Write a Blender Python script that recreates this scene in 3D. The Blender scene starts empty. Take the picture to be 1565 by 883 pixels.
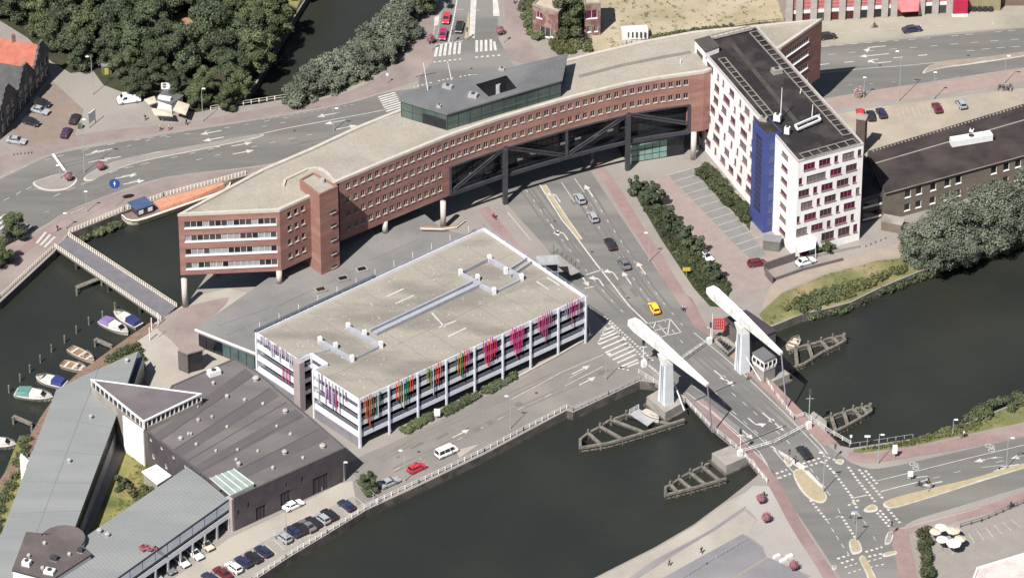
import bpy, bmesh, random
from math import *
from mathutils import Vector, Matrix
from mathutils.geometry import delaunay_2d_cdt
SC = bpy.context.scene
COL = SC.collection
random.seed(7)

# ---------------------------------------------------------------- camera
F = 7500.0; TH = radians(33.5); D = F / 7.15
cT, sT = cos(TH), sin(TH)
CAM = Vector((0, -D * cT, D * sT))
cd = bpy.data.cameras.new('camera'); cam = bpy.data.objects.new('camera', cd); COL.objects.link(cam)
cam.location = CAM; cam.rotation_euler = (pi / 2 - TH, 0, 0)
cd.sensor_width = 36; cd.sensor_fit = 'HORIZONTAL'; cd.lens = 36 * F / 1565
cd.clip_start = 1; cd.clip_end = 20000
SC.camera = cam

# ---------------------------------------------------------------- daylight
SUN_EL = radians(50); SUN_AZ = radians(210)      # azimuth of the sun, clockwise from +Y
w = bpy.data.worlds.new('World'); SC.world = w; w.use_nodes = True
nt = w.node_tree; bg = nt.nodes['Background']
sky = nt.nodes.new('ShaderNodeTexSky'); sky.sky_type = 'NISHITA'; sky.sun_disc = False
sky.sun_elevation = SUN_EL; sky.sun_rotation = SUN_AZ
nt.links.new(sky.outputs[0], bg.inputs[0]); bg.inputs[1].default_value = 0.05
sl = bpy.data.lights.new('sun', 'SUN'); so = bpy.data.objects.new('sun', sl); COL.objects.link(so)
sl.energy = 5.0; sl.angle = radians(0.5); sl.color = (1, 0.972, 0.935)
to_sun = Vector((sin(SUN_AZ) * cos(SUN_EL), cos(SUN_AZ) * cos(SUN_EL), sin(SUN_EL)))
so.rotation_euler = to_sun.to_track_quat('Z', 'Y').to_euler(); so.location = (0, 0, 300)
vs = SC.view_settings; vs.view_transform = 'Standard'; vs.look = 'None'; vs.exposure = 0.75; vs.gamma = 1

# ---------------------------------------------------------------- helpers
def P(px, py, z=0.0):
    """world point at height z that stands at this place of the surveyed plan"""
    u = (px - 782.5) / F; v = (441.5 - py) / F
    d = Vector((u, cT + v * sT, -sT + v * cT))
    t = (z - CAM.z) / d.z
    return CAM + d * t

def H(px, pb, pt, zb=0.0):
    """height of an upright whose foot and head stand at pb and pt"""
    b = P(px, pb, zb); lo, hi = -10, 200
    for _ in range(50):
        m = (lo + hi) / 2
        if P(px, pt, m).y > b.y: lo = m
        else: hi = m
    return m

ALB = 0.60
def S(c):                        # surveyed sRGB tone to base colour
    return tuple(ALB * (((x / 255 + 0.055) / 1.055) ** 2.4 if x > 10 else x / 255 / 12.92) for x in c)

MATS = {}
def mat(name, c1, c2=None, scale=0.5, rough=0.85, bump=0.0, bscale=None, metal=0.0, spec=0.3, fine=0.12, c3=None, scale3=0.05, stretch=None, obj=False, alpha=None):
    """procedural surface: two tones mixed by noise, fine grain, optional large third tone"""
    if name in MATS: return MATS[name]
    m = bpy.data.materials.new(name); m.use_nodes = True; N = m.node_tree.nodes; L = m.node_tree.links
    b = N['Principled BSDF']
    b.inputs['Roughness'].default_value = rough; b.inputs['Metallic'].default_value = metal
    b.inputs['Specular IOR Level'].default_value = spec
    c2 = c2 or tuple(x * 0.8 for x in c1)
    tc = N.new('ShaderNodeTexCoord' if obj else 'ShaderNodeNewGeometry')
    vec = tc.outputs['Object' if obj else 'Position']
    if stretch:
        mp = N.new('ShaderNodeMapping'); L.new(vec, mp.inputs[0])
        mp.inputs['Scale'].default_value = stretch[0]; mp.inputs['Rotation'].default_value = (0, 0, stretch[1]); vec = mp.outputs[0]
    n = N.new('ShaderNodeTexNoise'); n.inputs['Scale'].default_value = scale; n.inputs['Detail'].default_value = 6; n.inputs['Roughness'].default_value = 0.62
    L.new(vec, n.inputs['Vector'])
    r = N.new('ShaderNodeValToRGB'); r.color_ramp.elements[0].position = 0.34; r.color_ramp.elements[1].position = 0.66
    r.color_ramp.elements[0].color = (*c1, 1); r.color_ramp.elements[1].color = (*c2, 1)
    L.new(n.outputs['Fac'], r.inputs[0]); out = r.outputs[0]
    if c3:
        n3 = N.new('ShaderNodeTexNoise'); n3.inputs['Scale'].default_value = scale3; n3.inputs['Detail'].default_value = 5; L.new(vec, n3.inputs['Vector'])
        r3 = N.new('ShaderNodeValToRGB'); r3.color_ramp.elements[0].position = 0.48; r3.color_ramp.elements[1].position = 0.62
        L.new(n3.outputs['Fac'], r3.inputs[0])
        mx = N.new('ShaderNodeMix'); mx.data_type = 'RGBA'; L.new(r3.outputs[0], mx.inputs[0]); L.new(out, mx.inputs[6]); mx.inputs[7].default_value = (*c3, 1); out = mx.outputs[2]
    if fine:
        nf = N.new('ShaderNodeTexNoise'); nf.inputs['Scale'].default_value = 3.1; nf.inputs['Detail'].default_value = 4; L.new(tc.outputs['Object' if obj else 'Position'], nf.inputs['Vector'])
        mr = N.new('ShaderNodeMapRange'); mr.inputs[1].default_value = 0.25; mr.inputs[2].default_value = 0.75; mr.inputs[3].default_value = 1 - fine; mr.inputs[4].default_value = 1 + fine
        L.new(nf.outputs['Fac'], mr.inputs[0])
        mm = N.new('ShaderNodeMix'); mm.data_type = 'RGBA'; mm.blend_type = 'MULTIPLY'; mm.inputs[0].default_value = 1
        L.new(out, mm.inputs[6]); L.new(mr.outputs[0], mm.inputs[7]); out = mm.outputs[2]
    L.new(out, b.inputs['Base Color'])
    if bump:
        nb = N.new('ShaderNodeTexNoise'); nb.inputs['Scale'].default_value = bscale or scale * 6; nb.inputs['Detail'].default_value = 4; L.new(vec, nb.inputs['Vector'])
        bp = N.new('ShaderNodeBump'); bp.inputs['Strength'].default_value = bump; bp.inputs['Distance'].default_value = 0.1
        L.new(nb.outputs['Fac'], bp.inputs['Height']); L.new(bp.outputs[0], b.inputs['Normal'])
    MATS[name] = m; return m

def paint(name, c, rough=0.35, metal=0.0, spec=0.5):     # car paint, boat gelcoat, painted metal
    return mat(name, c, tuple(x * 0.93 for x in c), scale=2, rough=rough, metal=metal, spec=spec, fine=0.03)

class MB:
    """collects shapes; build() links them as ONE mesh object"""
    def __init__(s): s.v = []; s.f = []; s.mi = []
    def face(s, pts, mi=0):
        n = len(s.v); s.v += [tuple(p) for p in pts]; s.f.append(tuple(range(n, n + len(pts)))); s.mi.append(mi); return s
    def hexa(s, b, t, mi=0):     # bottom loop, top loop (same count), counter-clockwise from above
        n = len(s.v); k = len(b); s.v += [tuple(p) for p in b] + [tuple(p) for p in t]
        s.f.append(tuple(reversed(range(n, n + k)))); s.f.append(tuple(range(n + k, n + 2 * k)))
        for i in range(k):
            j = (i + 1) % k; s.f.append((n + i, n + j, n + k + j, n + k + i))
        s.mi += [mi] * (k + 2); return s
    def prism(s, pts, z0, z1, mi=0):
        pts = ccw(pts)
        return s.hexa([(p[0], p[1], z0) for p in pts], [(p[0], p[1], z1) for p in pts], mi)
    def box(s, c, d, rz=0, mi=0):     # centre, full sizes
        x, y, z = c; a, b, h = d[0] / 2, d[1] / 2, d[2] / 2; co, si = cos(rz), sin(rz)
        q = [(x + u * co - v * si, y + u * si + v * co) for u, v in ((-a, -b), (a, -b), (a, b), (-a, b))]
        return s.prism(q, z - h, z + h, mi)
    def bar(s, p, q, w, h=None, up=Vector((0, 0, 1)), mi=0):   # rectangular bar from p to q
        p, q = Vector(p), Vector(q); d = (q - p)
        if d.length < 1e-6: return s
        d.normalize()
        if abs(d.dot(up)) > 0.99: up = Vector((0, 1, 0))
        a = d.cross(up).normalized() * (w / 2); b = a.cross(d).normalized() * ((h or w) / 2)
        return s.hexa([p + a + b, p - a + b, p - a - b, p + a - b][::-1], [q + a + b, q - a + b, q - a - b, q + a - b][::-1], mi)
    def tube(s, p, q, r, r2=None, n=8, mi=0):
        p, q = Vector(p), Vector(q); d = (q - p)
        if d.length < 1e-6: return s
        d.normalize(); up = Vector((0, 0, 1)) if abs(d.z) < 0.95 else Vector((1, 0, 0))
        a = d.cross(up).normalized(); b = d.cross(a).normalized(); r2 = r if r2 is None else r2
        cs = [(cos(2 * pi * i / n), sin(2 * pi * i / n)) for i in range(n)]
        return s.hexa([p + (a * x + b * y) * r for x, y in cs], [q + (a * x + b * y) * r2 for x, y in cs], mi)
    def ball(s, c, r, sz=1.0, n=8, m=5, mi=0):
        c = Vector(c); rings = []
        for j in range(1, m):
            t = pi * j / m; rings.append([c + Vector((r * sin(t) * cos(2 * pi * i / n), r * sin(t) * sin(2 * pi * i / n), -r * sz * cos(t))) for i in range(n)])
        k = len(s.v); s.v.append(tuple(c - Vector((0, 0, r * sz))))
        for g in rings: s.v += [tuple(p) for p in g]
        s.v.append(tuple(c + Vector((0, 0, r * sz)))); e = len(s.v) - 1
        for i in range(n):
            i2 = (i + 1) % n
            s.f.append((k, k + 1 + i2, k + 1 + i)); s.mi.append(mi)
            for j in range(m - 2):
                a = k + 1 + j * n; s.f.append((a + i, a + i2, a + n + i2, a + n + i)); s.mi.append(mi)
            a = k + 1 + (m - 2) * n; s.f.append((a + i, a + i2, e)); s.mi.append(mi)
        return s
    def sweep(s, pts, w, h, zoff=0, mi=0):   # bar along a polyline
        for a, b in zip(pts, pts[1:]):
            s.bar(Vector(a) + Vector((0, 0, zoff)), Vector(b) + Vector((0, 0, zoff)), w, h, mi=mi)
        return s
    def mesh(s, name, mats, off=(0, 0, 0), smooth=False):
        me = bpy.data.meshes.new(name); o = Vector(off)
        me.from_pydata([tuple(Vector(p) - o) for p in s.v], [], s.f)
        for m in (mats if isinstance(mats, (list, tuple)) else [mats]): me.materials.append(m)
        me.polygons.foreach_set('material_index', s.mi)
        if smooth: me.polygons.foreach_set('use_smooth', [True] * len(me.polygons))
        me.update(); return me
    def build(s, name, mats, parent=None, smooth=False):
        """world-coordinate shapes; a child is stored relative to its (unrotated) thing"""
        off = Vector((0, 0, 0)); q = parent
        while q is not None: off += q.location; q = q.parent
        o = bpy.data.objects.new(name, s.mesh(name, mats, off, smooth)); COL.objects.link(o)
        if parent is not None: o.parent = parent
        return o

def area(pts): return 0.5 * sum(a[0] * b[1] - b[0] * a[1] for a, b in zip(pts, list(pts[1:]) + [pts[0]]))
def ccw(pts): return list(pts) if area(pts) > 0 else list(reversed(pts))

def tag(o, label=None, cat=None, group=None, kind=None):
    if label: o['label'] = label
    if cat: o['category'] = cat
    if group: o['group'] = group
    if kind: o['kind'] = kind
    return o
def thing(name, loc, label, cat, group=None, rz=0):
    o = bpy.data.objects.new(name, None); COL.objects.link(o); o.empty_display_size = 0.5
    o.location = loc; o.rotation_euler = (0, 0, rz); return tag(o, label, cat, group)
def part(name, mesh, parent, loc=(0, 0, 0), rot=(0, 0, 0), label=None):
    o = bpy.data.objects.new(name, mesh); COL.objects.link(o); o.parent = parent; o.location = loc; o.rotation_euler = rot
    if label: o['label'] = label
    return o
def copy_tree(o, parent=None):
    c = o.copy(); COL.objects.link(c); c.parent = parent
    for ch in list(o.children): copy_tree(ch, c)
    return c
def recolor(o, m):
    for s in o.material_slots: s.link = 'OBJECT'; s.material = m

def cdt(loops, z, outer=0):
    """triangulated sheet: first loop is the outline, the others are holes"""
    vs_, es, n = [], [], 0
    for lp in loops:
        k = len(lp); vs_ += [Vector((p[0], p[1])) for p in lp]; es += [(n + i, n + (i + 1) % k) for i in range(k)]; n += k
    r = delaunay_2d_cdt(vs_, es, [], 1 if len(loops) == 1 else 0, 1e-4)
    pts, faces = r[0], r[2]
    def inside(p, lp):
        c = False; j = len(lp) - 1
        for i in range(len(lp)):
            a, b = lp[i], lp[j]
            if (a[1] > p[1]) != (b[1] > p[1]) and p[0] < (b[0] - a[0]) * (p[1] - a[1]) / (b[1] - a[1]) + a[0]: c = not c
            j = i
        return c
    keep = []
    for f in faces:
        ce = (sum(pts[i].x for i in f) / len(f), sum(pts[i].y for i in f) / len(f))
        if inside(ce, loops[0]) and not any(inside(ce, h) for h in loops[1:]): keep.append(tuple(f))
    keep = [f if area([pts[i] for i in f]) > 0 else tuple(reversed(f)) for f in keep]
    return [(p.x, p.y, z) for p in pts], keep
def sheet(name, px, z, m, kind='structure', parent=None):
    """flat polygon given by plan points"""
    v, f = cdt([[P(a, b, z) for a, b in px]], z)
    me = bpy.data.meshes.new(name); me.from_pydata(v, [], f); me.materials.append(m); me.update()
    o = bpy.data.objects.new(name, me); COL.objects.link(o)
    if kind: o['kind'] = kind
    return o
def slab(name, px, z0, z1, m, kind='structure'):
    lp = ccw([P(a, b, z1) for a, b in px]); v, f = cdt([lp], z1); n = len(v); k = len(lp)
    v += [(p[0], p[1], z1) for p in lp] + [(p[0], p[1], z0) for p in lp]
    f += [(n + i + k, n + (i + 1) % k + k, n + (i + 1) % k, n + i) for i in range(k)]
    me = bpy.data.meshes.new(name); me.from_pydata(v, [], f); me.materials.append(m); me.update()
    o = bpy.data.objects.new(name, me); COL.objects.link(o)
    if kind: o['kind'] = kind
    return o
def lerp(a, b, t): return (a[0] + (b[0] - a[0]) * t, a[1] + (b[1] - a[1]) * t)
def smooth_px(pts, n=6, closed=False):
    """Catmull-Rom through plan points"""
    out = []; N = len(pts)
    for i in range(N if closed else N - 1):
        p1, p2 = pts[i], pts[(i + 1) % N]
        p0 = pts[i - 1] if (i > 0 or closed) else p1; p3 = pts[(i + 2) % N] if (i + 2 < N or closed) else p2
        for k in range(n):
            t = k / n
            out.append(tuple(0.5 * (2 * p1[d] + (p2[d] - p0[d]) * t + (2 * p0[d] - 5 * p1[d] + 4 * p2[d] - p3[d]) * t * t + (3 * p1[d] - p0[d] - 3 * p2[d] + p3[d]) * t ** 3) for d in (0, 1)))
    if not closed: out.append(pts[-1])
    return out
# ================================================================ materials of the setting
M_PAVE = mat('paving', S((166, 158, 150)), S((157, 149, 142)), scale=0.22, c3=S((171, 163, 154)), scale3=0.045, bump=.1, fine=.16)
M_ASPH = mat('asphalt', S((136, 133, 128)), S((124, 121, 117)), scale=0.18, c3=S((147, 143, 137)), scale3=0.05, fine=.1, bump=.1, stretch=((.35, 1.6, 1), -.85))
M_ASPH2 = mat('asphalt_cross', S((132, 129, 124)), S((121, 118, 113)), scale=0.18, c3=S((143, 139, 132)), scale3=0.04, fine=.1, bump=.1, stretch=((.3, 1.8, 1), -.35))
M_ASPHQ = mat('asphalt_quay', S((150, 143, 137)), S((138, 132, 127)), scale=0.2, c3=S((160, 152, 144)), scale3=0.05, fine=.1, bump=.1)
M_RED = mat('red_cycle_paving', S((168, 142, 137)), S((157, 131, 127)), scale=0.5, c3=S((172, 152, 146)), scale3=.09, fine=.12)
M_PINK = mat('pink_paving', S((163, 147, 141)), S((150, 136, 130)), scale=0.3, c3=S((172, 157, 149)), scale3=.06, fine=.14)
M_SAND = mat('sand_paving', S((188, 179, 166)), S((177, 168, 156)), scale=0.25, c3=S((195, 187, 173)), scale3=.06, fine=.1)
M_GREYP = mat('grey_slabs', S((150, 146, 148)), S((138, 135, 138)), scale=0.2, c3=S((158, 154, 154)), scale3=.05, fine=.1)
M_TAN = mat('dry_field', S((192, 178, 148)), S((170, 158, 126)), scale=0.16, c3=S((204, 188, 162)), scale3=.05, fine=.2, bump=.3)
M_GRASS = mat('dry_grass', S((134, 132, 86)), S((114, 117, 72)), scale=0.4, c3=S((164, 150, 110)), scale3=.09, fine=.25, bump=.5)
M_LAWN = mat('lawn', S((132, 132, 78)), S((166, 152, 96)), scale=0.4, c3=S((96, 108, 60)), scale3=.1, fine=.25, bump=.5)
M_SOIL = mat('woodland_soil', S((78, 76, 56)), S((60, 62, 44)), scale=.3, fine=.2)
M_WHITE = mat('road_paint', S((236, 232, 224)), S((205, 200, 192)), scale=0.6, fine=.15, rough=.7)
M_YEL = mat('worn_cream_paint', S((198, 182, 148)), S((182, 167, 135)), scale=.6, fine=.1)
M_KERB = mat('kerb_stone', S((226, 220, 208)), S((200, 194, 184)), scale=.6, fine=.1)
M_QUAY = mat('quay_concrete', S((128, 120, 114)), S((98, 92, 88)), scale=.5, c3=S((86, 82, 76)), scale3=.3, fine=.2, bump=.2)
M_CONC = mat('concrete', S((186, 178, 168)), S((164, 157, 148)), scale=.4, c3=S((150, 142, 132)), scale3=.15, fine=.12, bump=.1)

def water_mat():
    m = bpy.data.materials.new('canal_water'); m.use_nodes = True; N = m.node_tree.nodes; L = m.node_tree.links; b = N['Principled BSDF']
    g = N.new('ShaderNodeNewGeometry')
    n = N.new('ShaderNodeTexNoise'); n.inputs['Scale'].default_value = .03; n.inputs['Detail'].default_value = 5; L.new(g.outputs['Position'], n.inputs['Vector'])
    r = N.new('ShaderNodeValToRGB'); r.color_ramp.elements[0].position = .4; r.color_ramp.elements[1].position = .66
    r.color_ramp.elements[0].color = (.0185, .0202, .0172, 1); r.color_ramp.elements[1].color = (.0255, .0270, .0200, 1)
    L.new(n.outputs['Fac'], r.inputs[0]); L.new(r.outputs[0], b.inputs['Base Color'])
    b.inputs['Roughness'].default_value = .1; b.inputs['IOR'].default_value = 1.33
    bp = N.new('ShaderNodeBump'); bp.inputs['Strength'].default_value = .6; bp.inputs['Distance'].default_value = .16
    n1 = N.new('ShaderNodeTexNoise'); n1.inputs['Scale'].default_value = .9; n1.inputs['Detail'].default_value = 5; n1.inputs['Roughness'].default_value = .7
    mp = N.new('ShaderNodeMapping'); mp.inputs['Scale'].default_value = (1, 1.6, 1); L.new(g.outputs['Position'], mp.inputs[0]); L.new(mp.outputs[0], n1.inputs['Vector'])
    L.new(n1.outputs['Fac'], bp.inputs['Height']); L.new(bp.outputs[0], b.inputs['Normal'])
    return m
M_WATER = water_mat()

# ================================================================ ground sheet with the canals cut out
WZ = -2.0
W1 = [(330, 935), (385, 889), (437, 854), (500, 816), (560, 779), (640, 742), (740, 694), (800, 662), (866, 627), (876, 630), (978, 582), (1040, 590),
      (1100, 560), (1150, 520), (1172, 502), (1226, 480), (1262, 472), (1300, 462), (1345, 440), (1405, 415), (1470, 393), (1520, 379), (1660, 335),
      (1660, 575), (1562, 611), (1500, 636), (1440, 661), (1395, 670), (1300, 684), (1262, 676), (1200, 690), (1148, 734), (1110, 764), (1060, 801), (1000, 836), (905, 884), (800, 940)]
W2 = [(-90, 520), (0, 462), (82, 386), (106, 357), (190, 323), (250, 302), (375, 269), (445, 252), (470, 268), (420, 310), (330, 400), (286, 464), (262, 478), (240, 491), (205, 511), (150, 551), (100, 591), (68, 628), (48, 662), (20, 700), (-5, 742), (-60, 830), (-130, 830)]
W3 = [(540, -100), (470, -5), (453, 22), (422, 75), (392, 128), (362, 163), (400, 158), (432, 152), (452, 135), (484, 105), (522, 82), (556, 44), (590, 16), (615, -8), (690, -100)]
def flat(px, z=0): return [tuple(P(a, b, z)[:2]) for a, b in px]
R_ = 2600
v, f = cdt([[(-R_, -900), (R_, -900), (R_, R_ * 1.4), (-R_, R_ * 1.4)]] + [flat(w_) for w_ in (W1, W2, W3)], 0)
me = bpy.data.meshes.new('ground'); me.from_pydata(v, [], f); me.materials.append(M_PAVE); g = bpy.data.objects.new('ground', me); COL.objects.link(g); g['kind'] = 'structure'
wm = MB(); wm.face([(-R_, -900, WZ), (R_, -900, WZ), (R_, R_ * 1.4, WZ), (-R_, R_ * 1.4, WZ)]); o = wm.build('canal_water', M_WATER); o['kind'] = 'structure'
for W, nm, lb in ((W1, 'quay_wall', 'long dark concrete quay wall lining the wide canal under the drawbridge'), (W2, 'quay_wall', 'quay wall lining the small boat harbour beside the footbridge'), (W3, 'quay_wall', 'bank wall along the narrow canal by the park trees')):
    q = MB(); lp = flat(W); a_ = area(lp) > 0
    for i in range(len(lp)):
        a, b = lp[i], lp[(i + 1) % len(lp)]
        if not a_: a, b = b, a
        q.face([(b[0], b[1], -4), (a[0], a[1], -4), (a[0], a[1], -.002), (b[0], b[1], -.002)])
    tag(q.build(nm, M_QUAY), lb, 'quay wall')

# ---------------------------------------------------------------- surfaces
def strip_px(cl, wpx0, wpx1=None):
    """band in plan along a centre line, width in metres"""
    pts = [P(a, b) for a, b in cl]; L_, R2 = [], []
    for i, p in enumerate(pts):
        d = (pts[min(i + 1, len(pts) - 1)] - pts[max(i - 1, 0)]).normalized(); n = Vector((-d.y, d.x, 0))
        w_ = wpx0 if wpx1 is None else wpx0 + (wpx1 - wpx0) * i / (len(pts) - 1)
        L_.append(p + n * w_ / 2); R2.append(p - n * w_ / 2)
    return L_, R2
def band(name, cl, w, z, m, w1=None, kind='structure'):
    a, b = strip_px(smooth_px(cl, 5) if len(cl) > 2 else cl, w, w1); q = MB()
    for i in range(len(a) - 1): q.face([(b[i].x, b[i].y, z), (b[i + 1].x, b[i + 1].y, z), (a[i + 1].x, a[i + 1].y, z), (a[i].x, a[i].y, z)])
    o = q.build(name, m); o['kind'] = kind; return o

# dry field, park, gardens
sheet('dry_field', [(905, 86), (960, 74), (1060, 58), (1160, 40), (1215, 32), (1205, -60), (1180, -150), (820, -150), (905, 0)], .02, M_TAN)
sheet('grass_verge', smooth_px([(985, 62), (1010, 52), (1060, 44), (1120, 40), (1170, 33), (1172, 40), (1060, 56), (985, 72)], 3, True), .03, M_GRASS)
sheet('park_ground', [(-80, 20), (0, 32), (42, 58), (78, 94), (108, 112), (142, 108), (158, 130), (200, 146), (300, 172), (358, 160), (390, 126), (420, 74), (451, 22), (468, -5), (536, -100), (-120, -140)], .02, M_SOIL)
sheet('lawn', [(385, -20), (440, -20), (462, -6), (450, 20), (428, 52), (404, 34)], .031, M_LAWN)
sheet('forecourt_paving', [(78, 122), (128, 168), (112, 214), (30, 226), (6, 216)], .012, mat('brown_forecourt', S((158, 142, 130)), S((146, 131, 120)), .4, c3=S((168, 150, 136)), scale3=.1))
sheet('park_clearing', smooth_px([(258, 30), (276, 20), (300, 26), (306, 38), (286, 46), (264, 42)], 4, True), .03, mat('clay_path', S((190, 152, 116)), S((170, 134, 100)), .3))
sheet('grass_bank', smooth_px([(432, 151), (455, 137), (486, 107), (526, 84), (560, 46), (592, 18), (618, -8), (640, -20), (645, 0), (638, 18), (622, 40), (606, 64), (596, 92), (560, 122), (520, 138), (470, 150)], 3, True), .02, M_GRASS)
sheet('grass_bank', [(1172, 499), (1228, 478), (1262, 470), (1300, 460), (1345, 438), (1405, 413), (1470, 391), (1520, 377), (1660, 333), (1660, 318), (1520, 360), (1440, 388), (1340, 398), (1260, 420), (1195, 448), (1160, 480)], .02, M_GRASS)
sheet('grass_bank', [(1660, 577), (1562, 613), (1500, 638), (1440, 663), (1395, 672), (1306, 686), (1300, 694), (1392, 682), (1497, 659), (1565, 645), (1660, 620)], .02, M_GRASS)
sheet('planting_bed', [(962, 282), (985, 278), (1030, 330), (1080, 385), (1118, 440), (1108, 470), (1085, 468), (1060, 440), (1010, 365)], .02, mat('planting_soil', S((74, 80, 50)), S((58, 66, 42)), .5))
sheet('planting_bed', [(1060, 258), (1080, 252), (1148, 318), (1146, 352), (1128, 330), (1085, 292)], .02, MATS['planting_soil'])
sheet('lawn', [(214, 668), (262, 712), (240, 770), (158, 812), (120, 850), (190, 690)], .02, M_LAWN)
sheet('lawn', [(30, 665), (52, 668), (30, 740), (5, 810), (-30, 860), (-60, 850), (0, 740)], .02, M_LAWN)
sheet('lawn', smooth_px([(214, 534), (222, 552), (216, 575), (196, 560), (160, 560), (150, 556), (180, 536), (206, 524)], 3, True), .02, M_LAWN)

# pavements with other paving
sheet('pink_pavement', smooth_px([(600, 100), (628, 60), (652, 24), (672, 30), (664, 66), (664, 100), (640, 122), (560, 148), (505, 162), (440, 172), (380, 183), (300, 194), (200, 209), (120, 224), (60, 240), (-40, 282), (-60, 262), (60, 220), (160, 200), (280, 188), (390, 168), (500, 150), (560, 128)], 3, True), .015, M_PINK)
sheet('pink_pavement', [(770, 0), (775, 60), (770, 88), (820, 104), (850, 96), (812, 70), (800, 40), (792, -60), (762, -60)], .015, M_PINK)
sheet('pink_pavement', [(-60, 400), (0, 372), (62, 352), (100, 325), (164, 300), (255, 272), (400, 255), (470, 240), (470, 246), (375, 265), (240, 302), (104, 354), (80, 381), (0, 455), (-60, 500)], .015, M_PINK)
sheet('sand_pavement', [(1255, 30), (1480, 18), (1600, 5), (1600, 38), (1480, 48), (1380, 58), (1252, 70)], .015, mat('beige_asphalt', S((176, 168, 152)), S((162, 154, 140)), .25, c3=S((184, 176, 160)), scale3=.05))
sheet('pink_pavement', [(1262, 152), (1340, 138), (1450, 124), (1600, 98), (1600, 118), (1500, 136), (1400, 150), (1330, 156), (1262, 168)], .015, mat('pink_strip', S((182, 160, 148)), S((168, 148, 138)), .3))
sheet('parking_ground', [(1270, 176), (1340, 164), (1460, 148), (1600, 130), (1600, 190), (1420, 210), (1322, 240), (1290, 215)], .015, mat('sandy_parking', S((186, 174, 156)), S((173, 162, 146)), .3, c3=S((194, 181, 162)), scale3=.07))
sheet('parking_lane', [(985, 278), (1060, 262), (1150, 350), (1195, 402), (1186, 430), (1150, 452), (1118, 440), (1080, 385), (1030, 330)], .015, mat('brownish_paving', S((174, 157, 149)), S((160, 145, 138)), .4))
sheet('parking_bays', [(1022, 268), (1058, 258), (1146, 356), (1172, 390), (1150, 398), (1130, 380)], .025, mat('grey_bays', S((150, 148, 142)), S((138, 136, 132)), .4))
sheet('towpath', [(1160, 478), (1195, 446), (1260, 417), (1340, 395), (1440, 385), (1660, 315), (1660, 300), (1440, 352), (1395, 366), (1315, 388), (1180, 432)], .017, mat('tow_paving', S((184, 168, 152)), S((170, 155, 140)), .3))
sheet('entrance_plaza', [(268, 474), (300, 452), (350, 440), (410, 455), (390, 540), (330, 568), (262, 600), (225, 590), (216, 545), (205, 512), (240, 491)], .015, M_SAND)
sheet('red_plaza', smooth_px([(238, 496), (270, 474), (310, 462), (350, 455), (330, 480), (300, 505), (312, 540), (282, 540), (262, 520)], 3, True), .025, M_PINK)
sheet('quay_parking', [(300, 920), (385, 886), (437, 851), (500, 813), (560, 776), (538, 734), (520, 738), (440, 780), (350, 822), (270, 880), (220, 930)], .015, M_SAND)
sheet('parking_bays', [(310, 915), (385, 882), (437, 847), (500, 809), (556, 776), (540, 758), (470, 790), (400, 828), (290, 890)], .02, mat('pale_bays', S((176, 170, 158)), S((164, 158, 148)), .4))
sheet('promenade', [(800, 945), (905, 887), (1000, 839), (1060, 804), (1112, 766), (1138, 752), (1148, 775), (1080, 812), (1000, 855), (930, 905)], .015, M_SAND)
sheet('grey_path', [(900, 945), (1000, 856), (1070, 820), (1140, 772), (1140, 778), (1090, 812), (1030, 845), (960, 893), (920, 925)], .02, M_GREYP)
sheet('sand_square', [(960, 893), (1138, 780), (1156, 794), (1140, 818), (1000, 895), (960, 925)], .018, M_SAND)
sheet('grey_square', [(990, 895), (1135, 815), (1165, 836), (1170, 850), (1060, 915), (990, 930)], .026, M_GREYP)
sheet('grey_square', [(1080, 910), (1172, 853), (1200, 856), (1240, 885), (1240, 915)], .016, MATS['grey_slabs'])
sheet('terrace_ground', [(1400, 890), (1425, 850), (1470, 825), (1565, 790), (1660, 765), (1660, 815), (1565, 838), (1490, 868), (1470, 890)], .015, mat('terrace_paving', S((168, 160, 152)), S((156, 149, 142)), .3))

sheet('plaza', [(1120, 770), (1150, 742), (1176, 742), (1205, 790), (1236, 845), (1262, 890), (1270, 915), (1160, 915), (1240, 880), (1172, 850), (1166, 834), (1140, 816), (1158, 794), (1142, 776)], .0165, mat('plaza_paving', S((184, 177, 169)), S((174, 167, 160)), .2, c3=S((190, 184, 177)), scale3=.05))
# carriageways
R1 = [(774, 312), (832, 375), (862, 418), (905, 472), (930, 504), (986, 560), (1050, 601), (1112, 657), (1165, 715), (1212, 775), (1250, 830), (1276, 870), (1310, 920),
      (1420, 920), (1374, 850), (1372, 810), (1330, 762), (1318, 720), (1300, 706), (1272, 686), (1236, 655), (1182, 600), (1130, 543), (1070, 496), (1036, 455), (994, 398), (948, 330), (905, 265), (880, 230), (830, 170), (790, 110), (762, 60), (756, -60), (690, -60), (672, 40), (664, 90), (640, 120), (640, 170), (700, 240)]
sheet('road', R1, .03, M_ASPH)
R2 = smooth_px([(-70, 300), (0, 274), (79, 238), (165, 221), (270, 203), (390, 184), (520, 161), (600, 140), (700, 130)], 4) + smooth_px([(700, 200), (600, 200), (520, 225), (400, 252), (255, 270), (164, 298), (102, 323), (64, 346), (0, 372), (-70, 400)], 4)
sheet('road', R2, .025, M_ASPH2)
sheet('road', [(850, 110), (1000, 95), (1252, 72), (1340, 64), (1565, 43), (1660, 34), (1660, 90), (1565, 103), (1440, 122), (1340, 137), (1262, 150), (1000, 175), (850, 200)], .022, M_ASPH2)
sheet('road', [(545, 772), (640, 738), (740, 690), (866, 624), (980, 576), (1000, 574), (984, 558), (930, 504), (900, 512), (850, 548), (795, 580), (740, 606), (660, 648), (600, 676), (556, 694), (532, 708), (538, 732)], .024, M_ASPHQ)
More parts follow.
